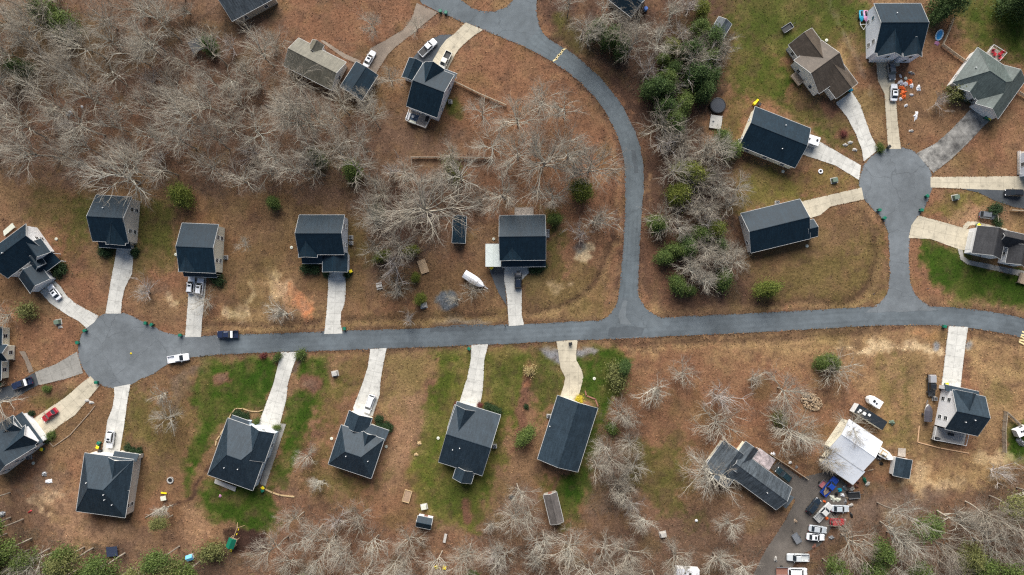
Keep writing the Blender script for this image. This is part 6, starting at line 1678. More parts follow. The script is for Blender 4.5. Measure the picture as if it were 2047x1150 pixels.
for px, py, lb in [(702, 475, 'upper air conditioner right of the yellow bin house'), (702, 486, 'lower air conditioner right of the yellow bin house'), (1094, 463, 'upper air conditioner right of the carport house'), (1094, 471, 'lower air conditioner right of the carport house'), (900, 204, 'air conditioner on a pad right of the teal roofed house'), (452, 515, 'air conditioner right of the cream walled house'),
                   (989, 892, 'air conditioner right of the sunroom house'), (1097, 832, 'air conditioner left of the slate roofed house'), (60, 914, 'air conditioner by the white shuttered house side wall'), (1480, 282, 'air conditioner left of the trailer house'), (1553, 406, 'air conditioner above the end extension house'), (1867, 797, 'air conditioner by the tall white side wall')]:
    ac(px, py, lb)
def lid(px, py, label, r=.42, mat='beige'):
    p = G(px, py)
    t = thing('tank_lid', label, 'tank lid', (p.x, p.y, 0), 0, 'round tank lids')
    MB().lathe((0, 0, -.1), [(r, 0), (r, .26), (r * .92, .30), (r * .3, .34)], 18).build('riser', M[mat], t)
    MB().lathe((0, 0, .235), [(r * .22, 0), (r * .2, .05)], 10).build('knob', M['steel'], t)
for px, py, lb in [(583, 495, 'pale round lid left of the yellow bin house'), (987, 478, 'pale round lid above the carport'), (663, 877, 'white round lid left of the stepped hip house'), (772, 893, 'white round lid right of the stepped hip house'), (876, 876, 'white round lid left of the sunroom house'), (1613, 492, 'white round lid below the end extension house'),
                   (1565, 343, 'white round lid below the trailer house'), (1652, 81, 'white round lid above the brown roofed house'), (67, 926, 'pale lid below the white shuttered house wall'), (113, 478, 'pale round lid right of the white gabled house'), (352, 509, 'pale lid left of the cream walled house'), (1188, 757, 'white round lid on the lawn right of the stone lined driveway'), (1810, 157, 'pale round lid right of the grey suv'), (617, 536, 'pale lid amid bushes before the yellow bin house')]:
    lid(px, py, lb)
def utility(px, py, label, sz=(1.5, 1.2, 1.0), mat='ut_green', rz=.2):
    p = G(px, py)
    t = thing('utility_box', label, 'utility box', (p.x, p.y, 0), rz, 'utility boxes')
    MB().box((0, 0, -.02), (sz[0] + .4, sz[1] + .4, .14)).build('pad', M['stone'], t)
    MB().box((0, 0, sz[2] / 2 + .05), sz, taper=.9).build('cabinet', M[mat], t)
    MB().box((0, -sz[1] / 2 - .0, sz[2] / 2), (.05, .06, sz[2] * .8)).build('door_seam', M['black'], t)
for px, py, lb, mt in [(117, 644, 'green utility box in the yard left of the left circle', 'ut_green'), (670, 747, 'pale utility box between chalk driveway and minivan driveway', 'stone'), (1667, 361, 'green utility box left of the right circle', 'ut_green'), (847, 611, 'pale utility box near the middle thicket', 'stone'), (1909, 395, 'green utility box right of the right circle', 'ut_green'), (848, 1013, 'pale box at the grass edge near the small shed', 'beige'), (1325, 1068, 'grey box alone in the brown lot near the bottom', 'stone')]:
    utility(px, py, lb, mat=mt)
def mailbox(px, py, label):
    p = G(px, py)
    t = thing('mailbox', label, 'mailbox', (p.x, p.y, 0), random.uniform(0, 3), 'roadside mailboxes')
    MB().box((0, 0, .5), (.1, .1, 1.1)).build('post', M['wood'], t)
    b_ = MB().box((0, 0, 1.12), (.52, .22, .2)); b_.bar((-.26, 0, 1.2), (.26, 0, 1.2), .11, n=10); b_.build('box', M['black'], t)
    MB().box((.1, .12, 1.3), (.04, .02, .2)).build('flag', M['red'], t)
for px, py, lb in [(645, 664, 'mailbox left of the yellow bin house driveway'), (1010, 652, 'mailbox left of the carport house driveway'), (1217, 606, 'white topped post at the junction left corner'), (1938, 659, 'mailbox right of the lower right driveway'), (727, 701, 'mailbox left of the minivan driveway'), (1743, 588, 'post near the junction of the cul-de-sac, left side'), (1850, 578, 'post on the right side of the cul-de-sac neck'), (1812, 290, 'mailbox right of the straight driveway at the circle'), (957, 57, 'mailbox beside the concrete drive at the top road'), (404, 712, 'mailbox by the lush lawn at the road')]:
    mailbox(px, py, lb)

def lump(name, px, py, rx, ry, h, mat, label, cat, rz=0.0, group=None, seed=1, rough=.25, n=18):
    rng = np.random.default_rng(seed)
    p = G(px, py); vs = []; fs = []
    K = 5
    off = rng.uniform(1 - rough, 1 + rough, n)
    for k in range(K):
        f = k / K
        for i in range(n):
            a = 2 * math.pi * i / n
            r = (1 - f) * off[i] * (1 + rng.uniform(-rough, rough) * .5 * (k > 0))
            vs.append((math.cos(a) * rx * r, math.sin(a) * ry * r, -.12 + (h + .12) * (1 - (1 - f) ** 2) * (1 + rng.uniform(-rough, rough) * (k > 0))))
    vs.append((0, 0, h))
    for k in range(K - 1):
        for i in range(n):
            j = (i + 1) % n
            fs.append((k * n + i, k * n + j, (k + 1) * n + j, (k + 1) * n + i))
    for i in range(n): fs.append(((K - 1) * n + i, (K - 1) * n + (i + 1) % n, len(vs) - 1))
    fs.append(tuple(range(n - 1, -1, -1)))
    o = MB().add(vs, fs).build(name, M[mat] if isinstance(mat, str) else mat, None, loc=(p.x, p.y, 0), rz=rz)
    return tag(o, label, cat, group)
# deflated holiday inflatables on the lawn
for i, (px, py, rx, ry, mt, lb) in enumerate([(1802, 166, .9, .8, 'cloth_white', 'white deflated inflatable at the upper left of the scattered lawn pile'), (1811, 168, .7, .7, 'cloth_white', 'white cloth heap second from left at the pile top'), (1818, 164, .9, .9, 'orange', 'orange and upper right heap of the scattered lawn pile'), (1822, 172, .8, .6, 'cloth_white', 'white heap right of the orange one on the lawn'),
        (1804, 177, .9, .6, 'orange', 'upper orange heap of the column below the white one'), (1806, 186, .9, .7, 'orange', 'middle orange heap of the column on the lawn'), (1807, 194, .8, .5, 'orange', 'lowest orange heap of the column on the lawn'), (1836, 176, .8, .7, 'cloth_white', 'lone white heap right of the orange pile'), (1800, 198, .6, .5, 'cloth_white', 'small white heap at the pile bottom near the white sedan'),
        (1822, 190, .7, .3, 'cloth_white', 'thin white scrap right of the orange column'), (1811, 211, .5, .4, 'cloth_white', 'small white scrap below the orange column'), (1831, 231, 1.5, .6, 'cloth_white', 'long pale scrap near the bottom of the lawn'), (1800, 152, .5, .4, 'cloth_white', 'small white scrap closest to the grey suv'), (1822, 146, .9, .4, 'stone', 'grey lawn ornament before the tall white gabled house')]):
    lump('cloth_heap', px, py, rx, ry, .35, mt, lb, 'cloth heap', rz=i * .7, group='scattered cloth heaps', seed=i, rough=.4)
for i, (px, py, lb) in enumerate([(1822, 262, 'stones around the small planting near the right circle'), (1700, 285, 'white stones in the flower bed left of the right circle'), (1709, 300, 'white stone nearest the left drives of the right circle'), (1690, 290, 'white stone left in the flower bed, right circle'), (174, 801, 'left pale stone beside the tan driveway'), (183, 805, 'right pale stone beside the tan driveway'), (120, 654, 'pale stone below the green utility box')]):
    lump('stone', px, py, .8, .5, .3, 'stone', lb, 'stone', group='garden stones', seed=20 + i)
lump('fire_pit_stones', 117, 1026, .1, .1, .05, 'red', 'small red toy on the bare soil at lower left', 'toy', seed=3) if False else None
# round dark pool / trampoline and its platform
p = G(1433, 213); t = thing('round_pool', 'round dark covered pool beside the wooded strip', 'pool', (p.x, p.y, 0))
MB().lathe((0, 0, -.1), [(2.15, 0), (2.15, 1.1), (2.0, 1.16), (1.9, 1.1)], 36).build('pool_wall', M['black'], t)
MB().lathe((0, 0, 1.02), [(1.88, 0), (1.88, .04), (.5, .06)], 36).build('cover', flat('pool_cover', (.03, .035, .045), rough=.4), t)
t = thing('deck_platform', 'small pale deck platform with a stool below the round dark pool', 'deck', (*G2(1430, 245), 0), math.radians(-8))
MB().box((0, 0, .45), (3.2, 3.6, .18)).build('floor', flat('pale_deck', (.42, .40, .36), rough=.7), t)
q = MB()
for sx in (-1, 1):
    for sy in (-1, 1): q.b2(sx * 1.5 - .07, sx * 1.5 + .07, sy * 1.7 - .07, sy * 1.7 + .07, -.1, .9)
q.build('post', M['white'], t)
lump('stool', 1425, 243, .5, .5, .9, 'white', 'white covered stool on the pale deck platform', 'stool')
# kiddie pool, jet skis, trailers, boats
p = G(1877, 71); t = thing('paddling_pool', 'blue oval paddling pool by the curved wooden fence', 'paddling pool', (p.x, p.y, 0), math.radians(65))
ring = MB(); 
for i in range(24):
    a, c2 = 2 * math.pi * i / 24, 2 * math.pi * (i + 1) / 24
    ring.bar((1.5 * math.cos(a), .85 * math.sin(a), .2), (1.5 * math.cos(c2), .85 * math.sin(c2), .2), .2, n=8)
ring.build('rim', flat('pool_rim', (.45, .62, .75), rough=.3), t)
MB().prism([(1.45 * math.cos(2 * math.pi * i / 24), .8 * math.sin(2 * math.pi * i / 24)) for i in range(24)], -.02, .2).build('water', M['pool_blue'], t)
lump('beach_float', 1873, 87, .75, .6, .4, 'pink', 'pink float beside the blue paddling pool', 'float', seed=9)
def jetski(px, py, hull, label):
    p = G(px, py); t = thing('jet_ski', label, 'jet ski', (p.x, p.y, .45), math.radians(-88), 'jet skis on a trailer')
    MB().loft([[(x, -w_, .0), (x, -w_ * 1.05, .3), (x, 0, z_), (x, w_ * 1.05, .3), (x, w_, .0)] for x, w_, z_ in ((-1.5, .5, .35), (-.6, .58, .42), (.5, .55, .6), (1.1, .38, .55), (1.6, .06, .4))]).build('hull', M[hull], t)
    MB().loft([[(x, -.2, .4), (x, -.17, z_), (x, .17, z_), (x, .2, .4)] for x, z_ in ((-1.2, .72), (-.4, .78), (.1, .62))]).build('seat', M['black'], t)
    MB().bar((.35, -.4, .95), (.35, .4, .95), .04).build('handlebar', M['black'], t)
t = thing('boat_trailer', 'white two place trailer carrying jet skis', 'trailer', (*G2(1724, 40), 0), math.radians(-88))
q = MB()
for s in (-1, 1): q.b2(-1.6, 1.5, s * .85 - .05, s * .85 + .05, .35, .45); q.bar((1.5, s * .85, .4), (2.9, 0, .4), .05)
for x in (-1.4, 0, 1.4): q.b2(x - .05, x + .05, -.8, .8, .36, .44)
q.build('frame', M['white'], t)
for s in (-1, 1): MB().bar((-.4, s * 1.05, .28), (-.4, s * 1.25, .28), .28, n=12).build('wheel', M['rubber'], t)
jetski(1719.5, 34, 'teal', 'green hulled jet ski, left one on the trailer'); jetski(1728, 34, 'pink', 'pink and white jet ski, right one on the trailer')
def camper(px0, py0, px1, py1, w_, h_, roof, wall, label, nose=True, name='camper_trailer', cat='camper', z=0, fix=None, z_s=2.6):
    a, c2 = G(px0, py0, z_s), G(px1, py1, z_s)
    L = (c2 - a).length; th = math.atan2((c2 - a).y, (c2 - a).x); m_ = (a + c2) / 2
    t = thing(name, label, cat, (m_.x, m_.y, 0), th)
    e = L / 2
    out = [(-e, -w_ / 2), (e - (.7 if nose else 0), -w_ / 2)] + ([(e, -w_ * .15), (e, w_ * .15)] if nose else []) + [(e - (.7 if nose else 0), w_ / 2), (-e, w_ / 2)]
    MB().prism(out, .5, h_).build('body', wall, t)
    rf = MB().prism([(x * .995, y * 1.02) for x, y in out], h_ + .002, h_ + .1).build('roof', roof, t)
    for fx, fy, s_, mt in (fix or [(.2, 0, .6, 'black'), (-.25, .1, .4, 'black')]):
        MB().b2(fx * e - s_ / 2, fx * e + s_ / 2, fy * w_ - s_ / 2, fy * w_ + s_ / 2, h_ + .1, h_ + .28).build('roof_vent', M[mt], rf)
    for s in (-1, 1):
        MB().bar((-.4, s * (w_ / 2 - .12), .35), (-.4, s * (w_ / 2 + .02), .35), .35, n=12).build('wheel', M['rubber'], t)
        MB().box((.3, s * (w_ / 2 + .005), 1.7), (.9, .03, .6)).build('window', M['glass'], t)
    MB().bar((e, 0, .5), (e + 1.1, 0, .5), .06).build('hitch', M['black'], t)
    return t
camper(1762, 811, 1738, 796, 2.1, 2.4, M['cloth_white'], M['white'], 'small white camper with two dark roof vents above the black roofed one', z_s=2.4)
camper(1769, 852, 1712, 816, 2.5, 3.0, flat('camper_roof_black', (.02, .024, .028), rough=.35), M['white'], 'long black roofed camper with white roof vents by the metal barn', fix=[(.75, 0, .6, 'white'), (.45, .05, .8, 'white'), (.15, -.1, .6, 'white'), (.8, .25, .4, 'white')], nose=False, z_s=3.0)
camper(1611 + 2, 276, 1638, 284, 2.3, 2.5, M['cloth_white'], M['white'], 'white box trailer at the right end of the long gabled house', nose=False, name='box_trailer', cat='trailer', fix=[(.6, .1, .5, 'black'), (-.6, 0, .4, 'black')], z_s=2.5)
camper(1352, 1146, 1398, 1149, 2.4, 2.8, M['cloth_white'], M['white'], 'white camper cut by the bottom edge in the woods', nose=False, z_s=2.8)
def boat(px0, py0, px1, py1, w_, label, cover=None, covmat=None, name='boat', z=.4):
    a, c2 = G(px0, py0, 1), G(px1, py1, 1)
    L = (c2 - a).length; th = math.atan2((c2 - a).y, (c2 - a).x); m_ = (a + c2) / 2
    t = thing(name, label, 'boat', (m_.x, m_.y, z), th)
    e = L / 2
    st = ((-e, .92), (-e * .3, 1.0), (e * .3, .95), (e * .7, .62), (e * .92, .25), (e, .05))
    MB().loft([[(x, -w_ / 2 * k, .9), (x, -w_ / 2 * k * .75, .25), (x, 0, .05), (x, w_ / 2 * k * .75, .25), (x, w_ / 2 * k, .9)] for x, k in st]).build('hull', M['white'], t)
    tr_ = MB()
    for s in (-1, 1): tr_.bar((-e, s * .5, .05), (e * .6, s * .4, .05), .06); tr_.bar((e * .6, s * .4, .05), (e + 1.2, 0, .05), .06)
    tr_.build('cradle', M['steel'], t)
    if cover:
        MB().loft([[(x * 1.0, -w_ / 2 * k * 1.04, .88), (x, -w_ / 2 * k * .5, .9 + .35 * k), (x, 0, .95 + .5 * k), (x, w_ / 2 * k * .5, .9 + .35 * k), (x, w_ / 2 * k * 1.04, .88)] for x, k in st]).build('tarp', covmat, t)
    else:
        MB().prism([(-e * .9, -w_ * .38), (e * .5, -w_ * .3), (e * .5, w_ * .3), (-e * .9, w_ * .38)], .903, .93).build('floor', M['tan'], t)
        MB().box((-.3, 0, 1.35), (.9, .9, .9), taper=.8).build('console', M['white'], t)
        for x in (-1.5, .9): MB().box((x, 0, 1.1), (.5, 1.2, .4)).build('seat', M['white'], t)
        q = MB()
        for s in (-1, 1):
            for x in (-.8, .3): q.bar((x, s * .6, .9), (x, s * .6, 2.2), .03)
        q.build('canopy_frame', M['steel'], t)
        MB().box((-e - .25, 0, 1.0), (.5, .45, .8), taper=.7).build('outboard_motor', M['black'], t)
    for s in (-1, 1): MB().bar((-.5, s * (w_ / 2 - .1), .0), (-.5, s * (w_ / 2 + .1), .0), .32, n=12).build('wheel', M['rubber'], t)
boat(1750, 897, 1784, 918, 2.3, 'open white motor boat on a trailer right of the metal barn')
boat(928, 547, 968, 573, 2.3, 'white tarp covered boat left of the carport driveway', True, M['cloth_white'])
boat(1854, 843, 1856, 809, 2.1, 'boat under a dark purple grey cover beside the tall white wall', True, flat('dark_tarp', (.05, .045, .055), rough=.6))
# utility trailers and frames
def trailer(px, py, rz, L, w_, mat, label, wall=.35):
    t = thing('utility_trailer', label, 'trailer', (*G2(px, py), 0), rz, 'utility trailers')
    MB().b2(-L / 2, L / 2, -w_ / 2, w_ / 2, .5, .6).build('floor', mat, t)
    q = MB()
    for s in (-1, 1): q.b2(-L / 2, L / 2, s * w_ / 2 - .04, s * w_ / 2 + .04, .602, .6 + wall)
    q.b2(L / 2 - .08, L / 2, -w_ / 2 + .05, w_ / 2 - .05, .602, .6 + wall); q.build('side_rail', M['steel'] if wall > .2 else mat, t)
    MB().bar((L / 2, 0, .5), (L / 2 + 1.2, 0, .5), .06).build('tongue', M['black'], t)
    for s in (-1, 1): MB().bar((-.2, s * (w_ / 2 + .06), .32), (-.2, s * (w_ / 2 + .26), .32), .32, n=12).build('wheel', M['rubber'], t)
trailer(1572, 58, math.radians(33), 3.0, 1.6, M['black'], 'dark utility trailer on the olive grass above the brown roofed house')
trailer(1642, 966, math.radians(50), 2.0, 1.2, flat('pinkish_red', (.4, .12, .13)), 'small faded red trailer left of the blue pickup')
trailer(1591, 1075, math.radians(120), 2.8, 1.6, M['steel'], 'pale empty trailer frame left of the parked sedans', wall=.1)
trailer(1563, 1140, 0, 3.4, 2.0, M['brick'], 'brown trailer at the bottom edge behind the white van')
trailer(1705, 989, math.radians(5), 3.0, 1.7, M['black'], 'dark trailer among clutter right of the silver sedan')
# clutter heaps in the yard
for i, (px, py, rx, ry, h, mt, lb) in enumerate([(1688, 975, .7, .6,   .8, 'steel', 'grey barrel heap by the barn lower corner'), (1679, 980, .6, .6, .7, 'teal', 'teal tub left of the grey barrel'), (1700, 968, 1.0, .8, .7, 'brick', 'rusty scrap heap at the barn lower corner'), (1728, 960, .9, .6, .8, 'green_bin', 'green mower below the metal barn'), (1665, 997, 1.2, .7, .4, 'beige', 'pale bags in a row above the silver sedan'), (1676, 999, 1.0, .6, .4, 'beige', 'pale bags at the right above the silver sedan'), (1668, 1027, .7, .5, .5, 'black', 'dark crate heap between silver sedan and red car'), (1715, 963, .6, .5, .6, 'brick', 'rusty machine below the metal barn'), (1652, 1036, .6, .5, .5, 'orange', 'orange scrap left of the red car'), (1783, 845, .8, .7, .7, 'ut_green', 'green bush like tarp right of the black roofed camper'), (1756, 916, .9, .7, .7, 'steel', 'silver motor scooter beside the white boat'), (1700, 1010, .8, .5, .5, 'stone', 'grey scrap right of the silver sedan')]):
    lump('scrap_heap', px, py, rx, ry, h, mt, lb, 'scrap', rz=i * .6, group='yard clutter', seed=60 + i, rough=.35)
for i, (px, py, rx, ry, h, mt, lb) in enumerate([(1694, 984, .7, .5, .7, 'black', 'black drum heap right of the teal tub'), (1703, 977, .8, .6, .6, 'stone', 'grey scrap between rusty heap and dark trailer'), (1712, 972, .6, .5, .6, 'brick', 'brown scrap near the rusty machine'), (1684, 990, .6, .5, .5, 'cloth_white', 'white tub above the silver sedan, right'), (1698, 996, .9, .4, .5, 'wood', 'board heap left of the dark trailer'), (1672, 988, .6, .5, .5, 'black', 'black heap right of the blue pickup bed'), (1690, 1003, .7, .4, .4, 'steel', 'steel scrap right of the pale bags'), (1648, 1003, .5, .4, .4, 'orange', 'orange bucket beside the pale work truck cab'), (1720, 950, .6, .5, .6, 'ut_green', 'green crate under the barn eave'), (1734, 968, .7, .5, .5, 'stone', 'grey crate right of the green mower'),
        (1702, 1030, .7, .5, .5, 'black', 'tyre heap right of the red car'), (1590, 1042, .7, .5, .4, 'wood', 'board heap at the gravel edge, upper left of silver sedans'), (1662, 1075, .8, .6, .5, 'steel', 'steel scrap right of the lower white sedan'), (1627, 1093, .8, .5, .4, 'brick', 'brown scrap between white sedan and pale pickup'), (1550, 1118, .8, .5, .5, 'stone', 'grey heap left of the pale pickup'), (1762, 926, .6, .5, .6, 'black', 'black engine below the white boat'), (1740, 940, 1.2, .2, .2, 'wood', 'long board below the white boat'),
        (1580, 925, .5, .4, .5, 'white', 'white bucket along the wooden rail fence, upper'), (1592, 934, .5, .4, .4, 'steel', 'steel tub along the wooden rail fence, lower'), (1546, 908, .6, .5, .6, 'cloth_white', 'white bag heap at the rail fence top end')]):
    lump('scrap_heap', px, py, rx, ry, h, mt, lb, 'scrap', rz=i * .8, group='yard clutter', seed=160 + i, rough=.4)
# wood pile: split logs stay one heap
rng = random.Random(4); q = MB(); p0 = G(1622, 803)
for i in range(220):
    a = rng.uniform(0, 6.28); r = rng.random() ** .5
    x, y = r * 2.9 * math.cos(a), r * 2.1 * math.sin(a); z = rng.uniform(0, .9) * (1 - r * .7)
    d = rng.uniform(0, 3.14); q.bar((x - .25 * math.cos(d), y - .25 * math.sin(d), z + .1), (x + .25 * math.cos(d), y + .25 * math.sin(d), z + .1 + rng.uniform(-.15, .15)), .12, n=6)
tag(q.build('firewood_pile', flat('cut_wood', (.36, .26, .16), rough=.8, var=.6, scale=3), None, loc=(p0.x, p0.y, 0), rz=-.5), 'heap of pale split firewood in the brown lot', 'firewood')
# fences
def fence(pts, h, mat, label, board=.03, step=2.4):
    Q = [G(*p) for p in pts]
    t = thing('fence', label, 'fence', (Q[0].x, Q[0].y, 0), 0, 'wooden fences')
    pn = MB(); po = []
    for i in range(len(Q) - 1):
        a, c2 = Q[i] - Q[0], Q[i + 1] - Q[0]; L = (c2 - a).length; n_ = max(1, round(L / step)); th = math.atan2((c2 - a).y, (c2 - a).x)
        m_ = (a + c2) / 2
        for z in (.25, .55, .85):
            pn.box((m_.x, m_.y, h * z), (L, board, h * .22), th)
        pn.box((m_.x, m_.y, h + .02), (L, .12, .04), th)
        for k in range(n_ + (i == len(Q) - 2)): po.append(a.lerp(c2, k / n_))
    pn.build('rail', mat, t)
    for v in po[:90]: MB().box((v.x, v.y, h / 2 - .05), (.13, .13, h + .2)).build('post', mat, t)
m_f = flat('fence_wood', (.30, .25, .19), rough=.85, var=.3, scale=2)
m_ft = flat('fence_tan', (.42, .34, .24), rough=.85, var=.25, scale=2)
fence([(823, 316), (905, 316), (985, 317)], 1.3, m_f, 'lower wooden fence running across the woods yard of the teal roofed house')
fence([(911, 166), (960, 190), (1012, 212)], 1.3, m_ft, 'tan wooden fence slanting right from the teal roofed house')
fence([(1903, 38), (1893, 65), (1881, 92), (1905, 110), (1928, 126)], 1.3, m_ft, 'tan fence curving around the back lawn of the pale grey hip house')
fence([(2032, 186), (2048, 196), (2075, 205)], 1.3, m_ft, 'short tan fence at the right edge beside the pale grey hip house')
fence([(2006, 822), (2002, 860), (2003, 903)], 1.7, m_f, 'vertical dark wooden fence right of the timber edged yard')
fence([(2008, 824), (2030, 845), (2055, 868)], 1.7, m_f, 'diagonal dark fence around the small green lawn, right edge')
fence([(1538, 907), (1575, 931), (1613, 957)], 1.2, m_ft, 'wooden rail fence above the dark green suv')
fence([(1986, 425), (1989, 445)], 1.5, m_f, 'short wooden fence hung with ivy beside the grey wagon')
fence([(2018, 421), (2075, 424)], 1.2, m_ft, 'low tan fence below the asphalt at the right edge')
def edging(name, pts, mat, label, cat, w_=.25, h=.25):
    Q = [G(*p) for p in pts]; q = MB()
    for a, c2 in zip(Q[:-1], Q[1:]):
        L = (c2 - a).length; m_ = (a + c2) / 2 - Q[0]
        q.box((m_.x, m_.y, h / 2 - .08), (L + w_ * .6, w_, h), math.atan2((c2 - a).y, (c2 - a).x))
    return tag(q.build(name, mat, None, loc=(Q[0].x, Q[0].y, 0)), label, cat)
edging('timber_edging', [(1837, 852), (1834, 884), (1880, 896), (1936, 906)], flat('new_timber', (.48, .30, .17), rough=.7, var=.2), 'new timber border below the tall white walled house', 'garden edging')
edging('stone_edging', [(458, 836), (463, 826), (471, 817), (485, 817), (500, 822), (516, 823), (525, 820)], M['tan'], 'tan stone edging curving before the pale blue house', 'garden edging')
edging('stone_edging', [(447, 858), (440, 870), (433, 880), (431, 890)], M['tan'], 'tan stone edging along the left wall of the pale blue house', 'garden edging', .3)
edging('stone_edging', [(100, 885), (107, 893), (140, 870), (180, 825), (190, 812)], M['wood'], 'timber edging along the driveway bed beside the red car', 'garden edging', .2)
edging('stone_edging', [(530, 978), (545, 985), (560, 990), (588, 993)], M['tan'], 'tan edging curving behind the pale blue house bin', 'garden edging', .35)
edging('timber_edging', [(1170, 782), (1172, 791), (1190, 798), (1195, 812)], M['brick'], 'red brick flower bed edge at the slate roofed house front', 'garden edging', .35)
# raised beds, bench, play things, fire pit
t = thing('raised_bed', 'rectangular tan raised planting bed on the lawn left of the small shed', 'planting bed', (*G2(814, 992), 0), math.radians(-16))
MB().b2(-.85, .85, -1.5, 1.5, -.1, .22).build('soil', flat('bed_soil', (.30, .20, .13), rough=.95, var=.3), t)
q = MB(); q.b2(-1.0, -.86, -1.65, 1.65, -.1, .35); q.b2(.86, 1.0, -1.65, 1.65, -.1, .35); q.b2(-.86, .86, -1.65, -1.51, -.1, .35); q.b2(-.86, .86, 1.51, 1.65, -.1, .35); q.build('board', M['tan'], t)
t = thing('bench', 'narrow grey bench at the grass edge right of the small shed', 'bench', (*G2(890, 1075), 0), math.radians(78))
MB().b2(-1.2, 1.2, -.35, .35, .45, .52).build('seat', M['stone'], t)
for s in (-1, 1): MB().b2(s * .95 - .06, s * .95 + .06, -.3, .3, -.05, .448).build('leg', M['stone'], t)
t = thing('playset', 'wooden playset with a green roof and slide on dark mulch', 'playset', (*G2(470, 1080), 0), math.radians(70))
q = MB()
for x in (-1, 1):
    for y in (-.9, .9): q.bar((x, y, -.1), (x, y, 2.6), .07, n=4)
q.bar((1, 0, 2.3), (4.2, 0, 2.3), .08, n=4)
for s in (-1, 1): q.bar((4.2, 0, 2.3), (4.6, s * 1.1, -.05), .07, n=4)
q.build('frame', M['tan'], t)
MB().b2(-1, 1, -.9, .9, 1.2, 1.28).build('platform', M['wood'], t)
MB().loft([[(-1.3, -1.1, 2.5), (1.3, -1.1, 2.5), (1.3, 1.1, 2.5), (-1.3, 1.1, 2.5)], [(-1.3, -.05, 3.3), (1.3, -.05, 3.3), (1.3, .05, 3.3), (-1.3, .05, 3.3)]]).build('roof', M['green_bin'], t)
MB().loft([[(-1, -.3, 1.25), (-1, .3, 1.25), (-1, .3, 1.35), (-1, -.3, 1.35)], [(-3.2, -.3, .15), (-3.2, .3, .15), (-3.2, .3, .25), (-3.2, -.3, .25)]]).build('slide', M['yellow'], t)
for x in (1.9, 3.2):
    s_ = MB(); s_.bar((x - .25, 0, 2.28), (x - .25, 0, .55), .015, n=4); s_.bar((x + .25, 0, 2.28), (x + .25, 0, .55), .015, n=4); so = s_.build('swing', M['black'], t)
    MB().box((x, 0, .53), (.55, .2, .04)).build('swing_seat', M['yellow'], so)
t = thing('fire_pit', 'round stone fire pit right of the taupe walled hip house', 'fire pit', (*G2(341, 960), 0))
q = MB()
for i in range(14):
    a = 2 * math.pi * i / 14; q.box((.75 * math.cos(a), .75 * math.sin(a), .15), (.3, .26, .35), a)
q.build('stone_ring', M['stone'], t)
MB().lathe((0, 0, -.02), [(.6, 0), (.6, .08)], 14).build('ash', M['black'], t)
t = thing('outdoor_table', 'pale square table below the round stone fire pit', 'table', (*G2(329, 995), 0), .2)
MB().box((0, 0, .7), (1.5, 1.2, .06)).build('table_top', M['beige'], t)
for sx in (-1, 1):
    for sy in (-1, 1): MB().b2(sx * .6 - .05, sx * .6 + .05, sy * .45 - .05, sy * .45 + .05, -.05, .668).build('leg', M['wood'], t)
t = thing('garden_bench', 'yellow bench between fire pit and pale square table', 'bench', (*G2(329, 985), 0), -.1)
MB().b2(-.8, .8, -.2, .2, .4, .46).build('seat', M['yellow'], t)
for s in (-1, 1): MB().b2(s * .6 - .05, s * .6 + .05, -.18, .18, -.05, .398).build('leg', M['wood'], t)
t = thing('playhouse', 'small blue and white plastic playhouse near the lower left pines', 'playhouse', (*G2(383, 1112), 0), .3)
MB().b2(-.7, .7, -.6, .6, -.05, 1.2).build('wall', M['cloth_white'], t)
MB().loft([[(-.9, -.8, 1.2), (.9, -.8, 1.2), (.9, .8, 1.2), (-.9, .8, 1.2)], [(-.9, -.05, 1.75), (.9, -.05, 1.75), (.9, .05, 1.75), (-.9, .05, 1.75)]]).build('roof', flat('sky_blue', (.15, .45, .65)), t)
MB().box((0, -.605, .45), (.5, .03, .9)).build('door', M['blue'], t)
t = thing('trampoline', 'dark trampoline under the pines at the lower left', 'trampoline', (*G2(227, 1101), 0), .1)
MB().b2(-1.5, 1.5, -1.3, 1.3, .72, .76).build('mat', flat('tramp_mat', (.02, .03, .06), rough=.6), t)
for sx in (-1, 1):
    for sy in (-1, 1): MB().bar((sx * 1.5, sy * 1.3, -.05), (sx * 1.5, sy * 1.3, .8), .05).build('leg', M['steel'], t)
t = thing('wood_platform', 'brown wooden platform in the yard right of the middle thicket', 'platform', (*G2(846, 533), 0), math.radians(-70))
q = MB()
for k in range(9): q.b2(-1.9, 1.9, -1.1 + .25 * k, -.88 + .25 * k, .3, .38)
q.build('boards', flat('brown_boards', (.36, .25, .15), rough=.8, var=.35), t)
MB().b2(-1.7, 1.7, -.95, 1.0, -.08, .298).build('base', M['wood'], t)
t = thing('picnic_table', 'small grey picnic table left of the middle thicket', 'table', (*G2(759, 572), 0), .2)
MB().b2(-.8, .8, -.35, .35, .7, .75).build('table_top', M['stone'], t)
for s in (-1, 1):
    MB().b2(-.8, .8, s * .75 - .13, s * .75 + .13, .42, .47).build('seat', M['stone'], t)
    MB().b2(s * .6 - .05, s * .6 + .05, -.7, .7, -.05, .418).build('leg', M['stone'], t)
for i, (px, py, lb) in enumerate([(873, 1133, 'left yellow chair of two at the bottom edge woods'), (889, 1134, 'right yellow chair of two at the bottom edge woods')]):
    t = thing('garden_chair', lb, 'chair', (*G2(px, py), 0), .4 + i, 'yellow garden chairs')
    MB().box((0, 0, .4), (.9, .85, .08)).build('seat', M['yellow'], t)
    MB().box((0, .42, .8), (.9, .08, .75)).build('backrest', M['yellow'], t)
    for sx in (-1, 1):
        for sy in (-1, 1): MB().box((sx * .38, sy * .36, .16), (.08, .08, .4)).build('leg', M['yellow'], t)
t = thing('tyre_planter', 'white tyre shaped ring planter left of the right circle', 'planter', (*G2(1640, 343), 0))
q = MB()
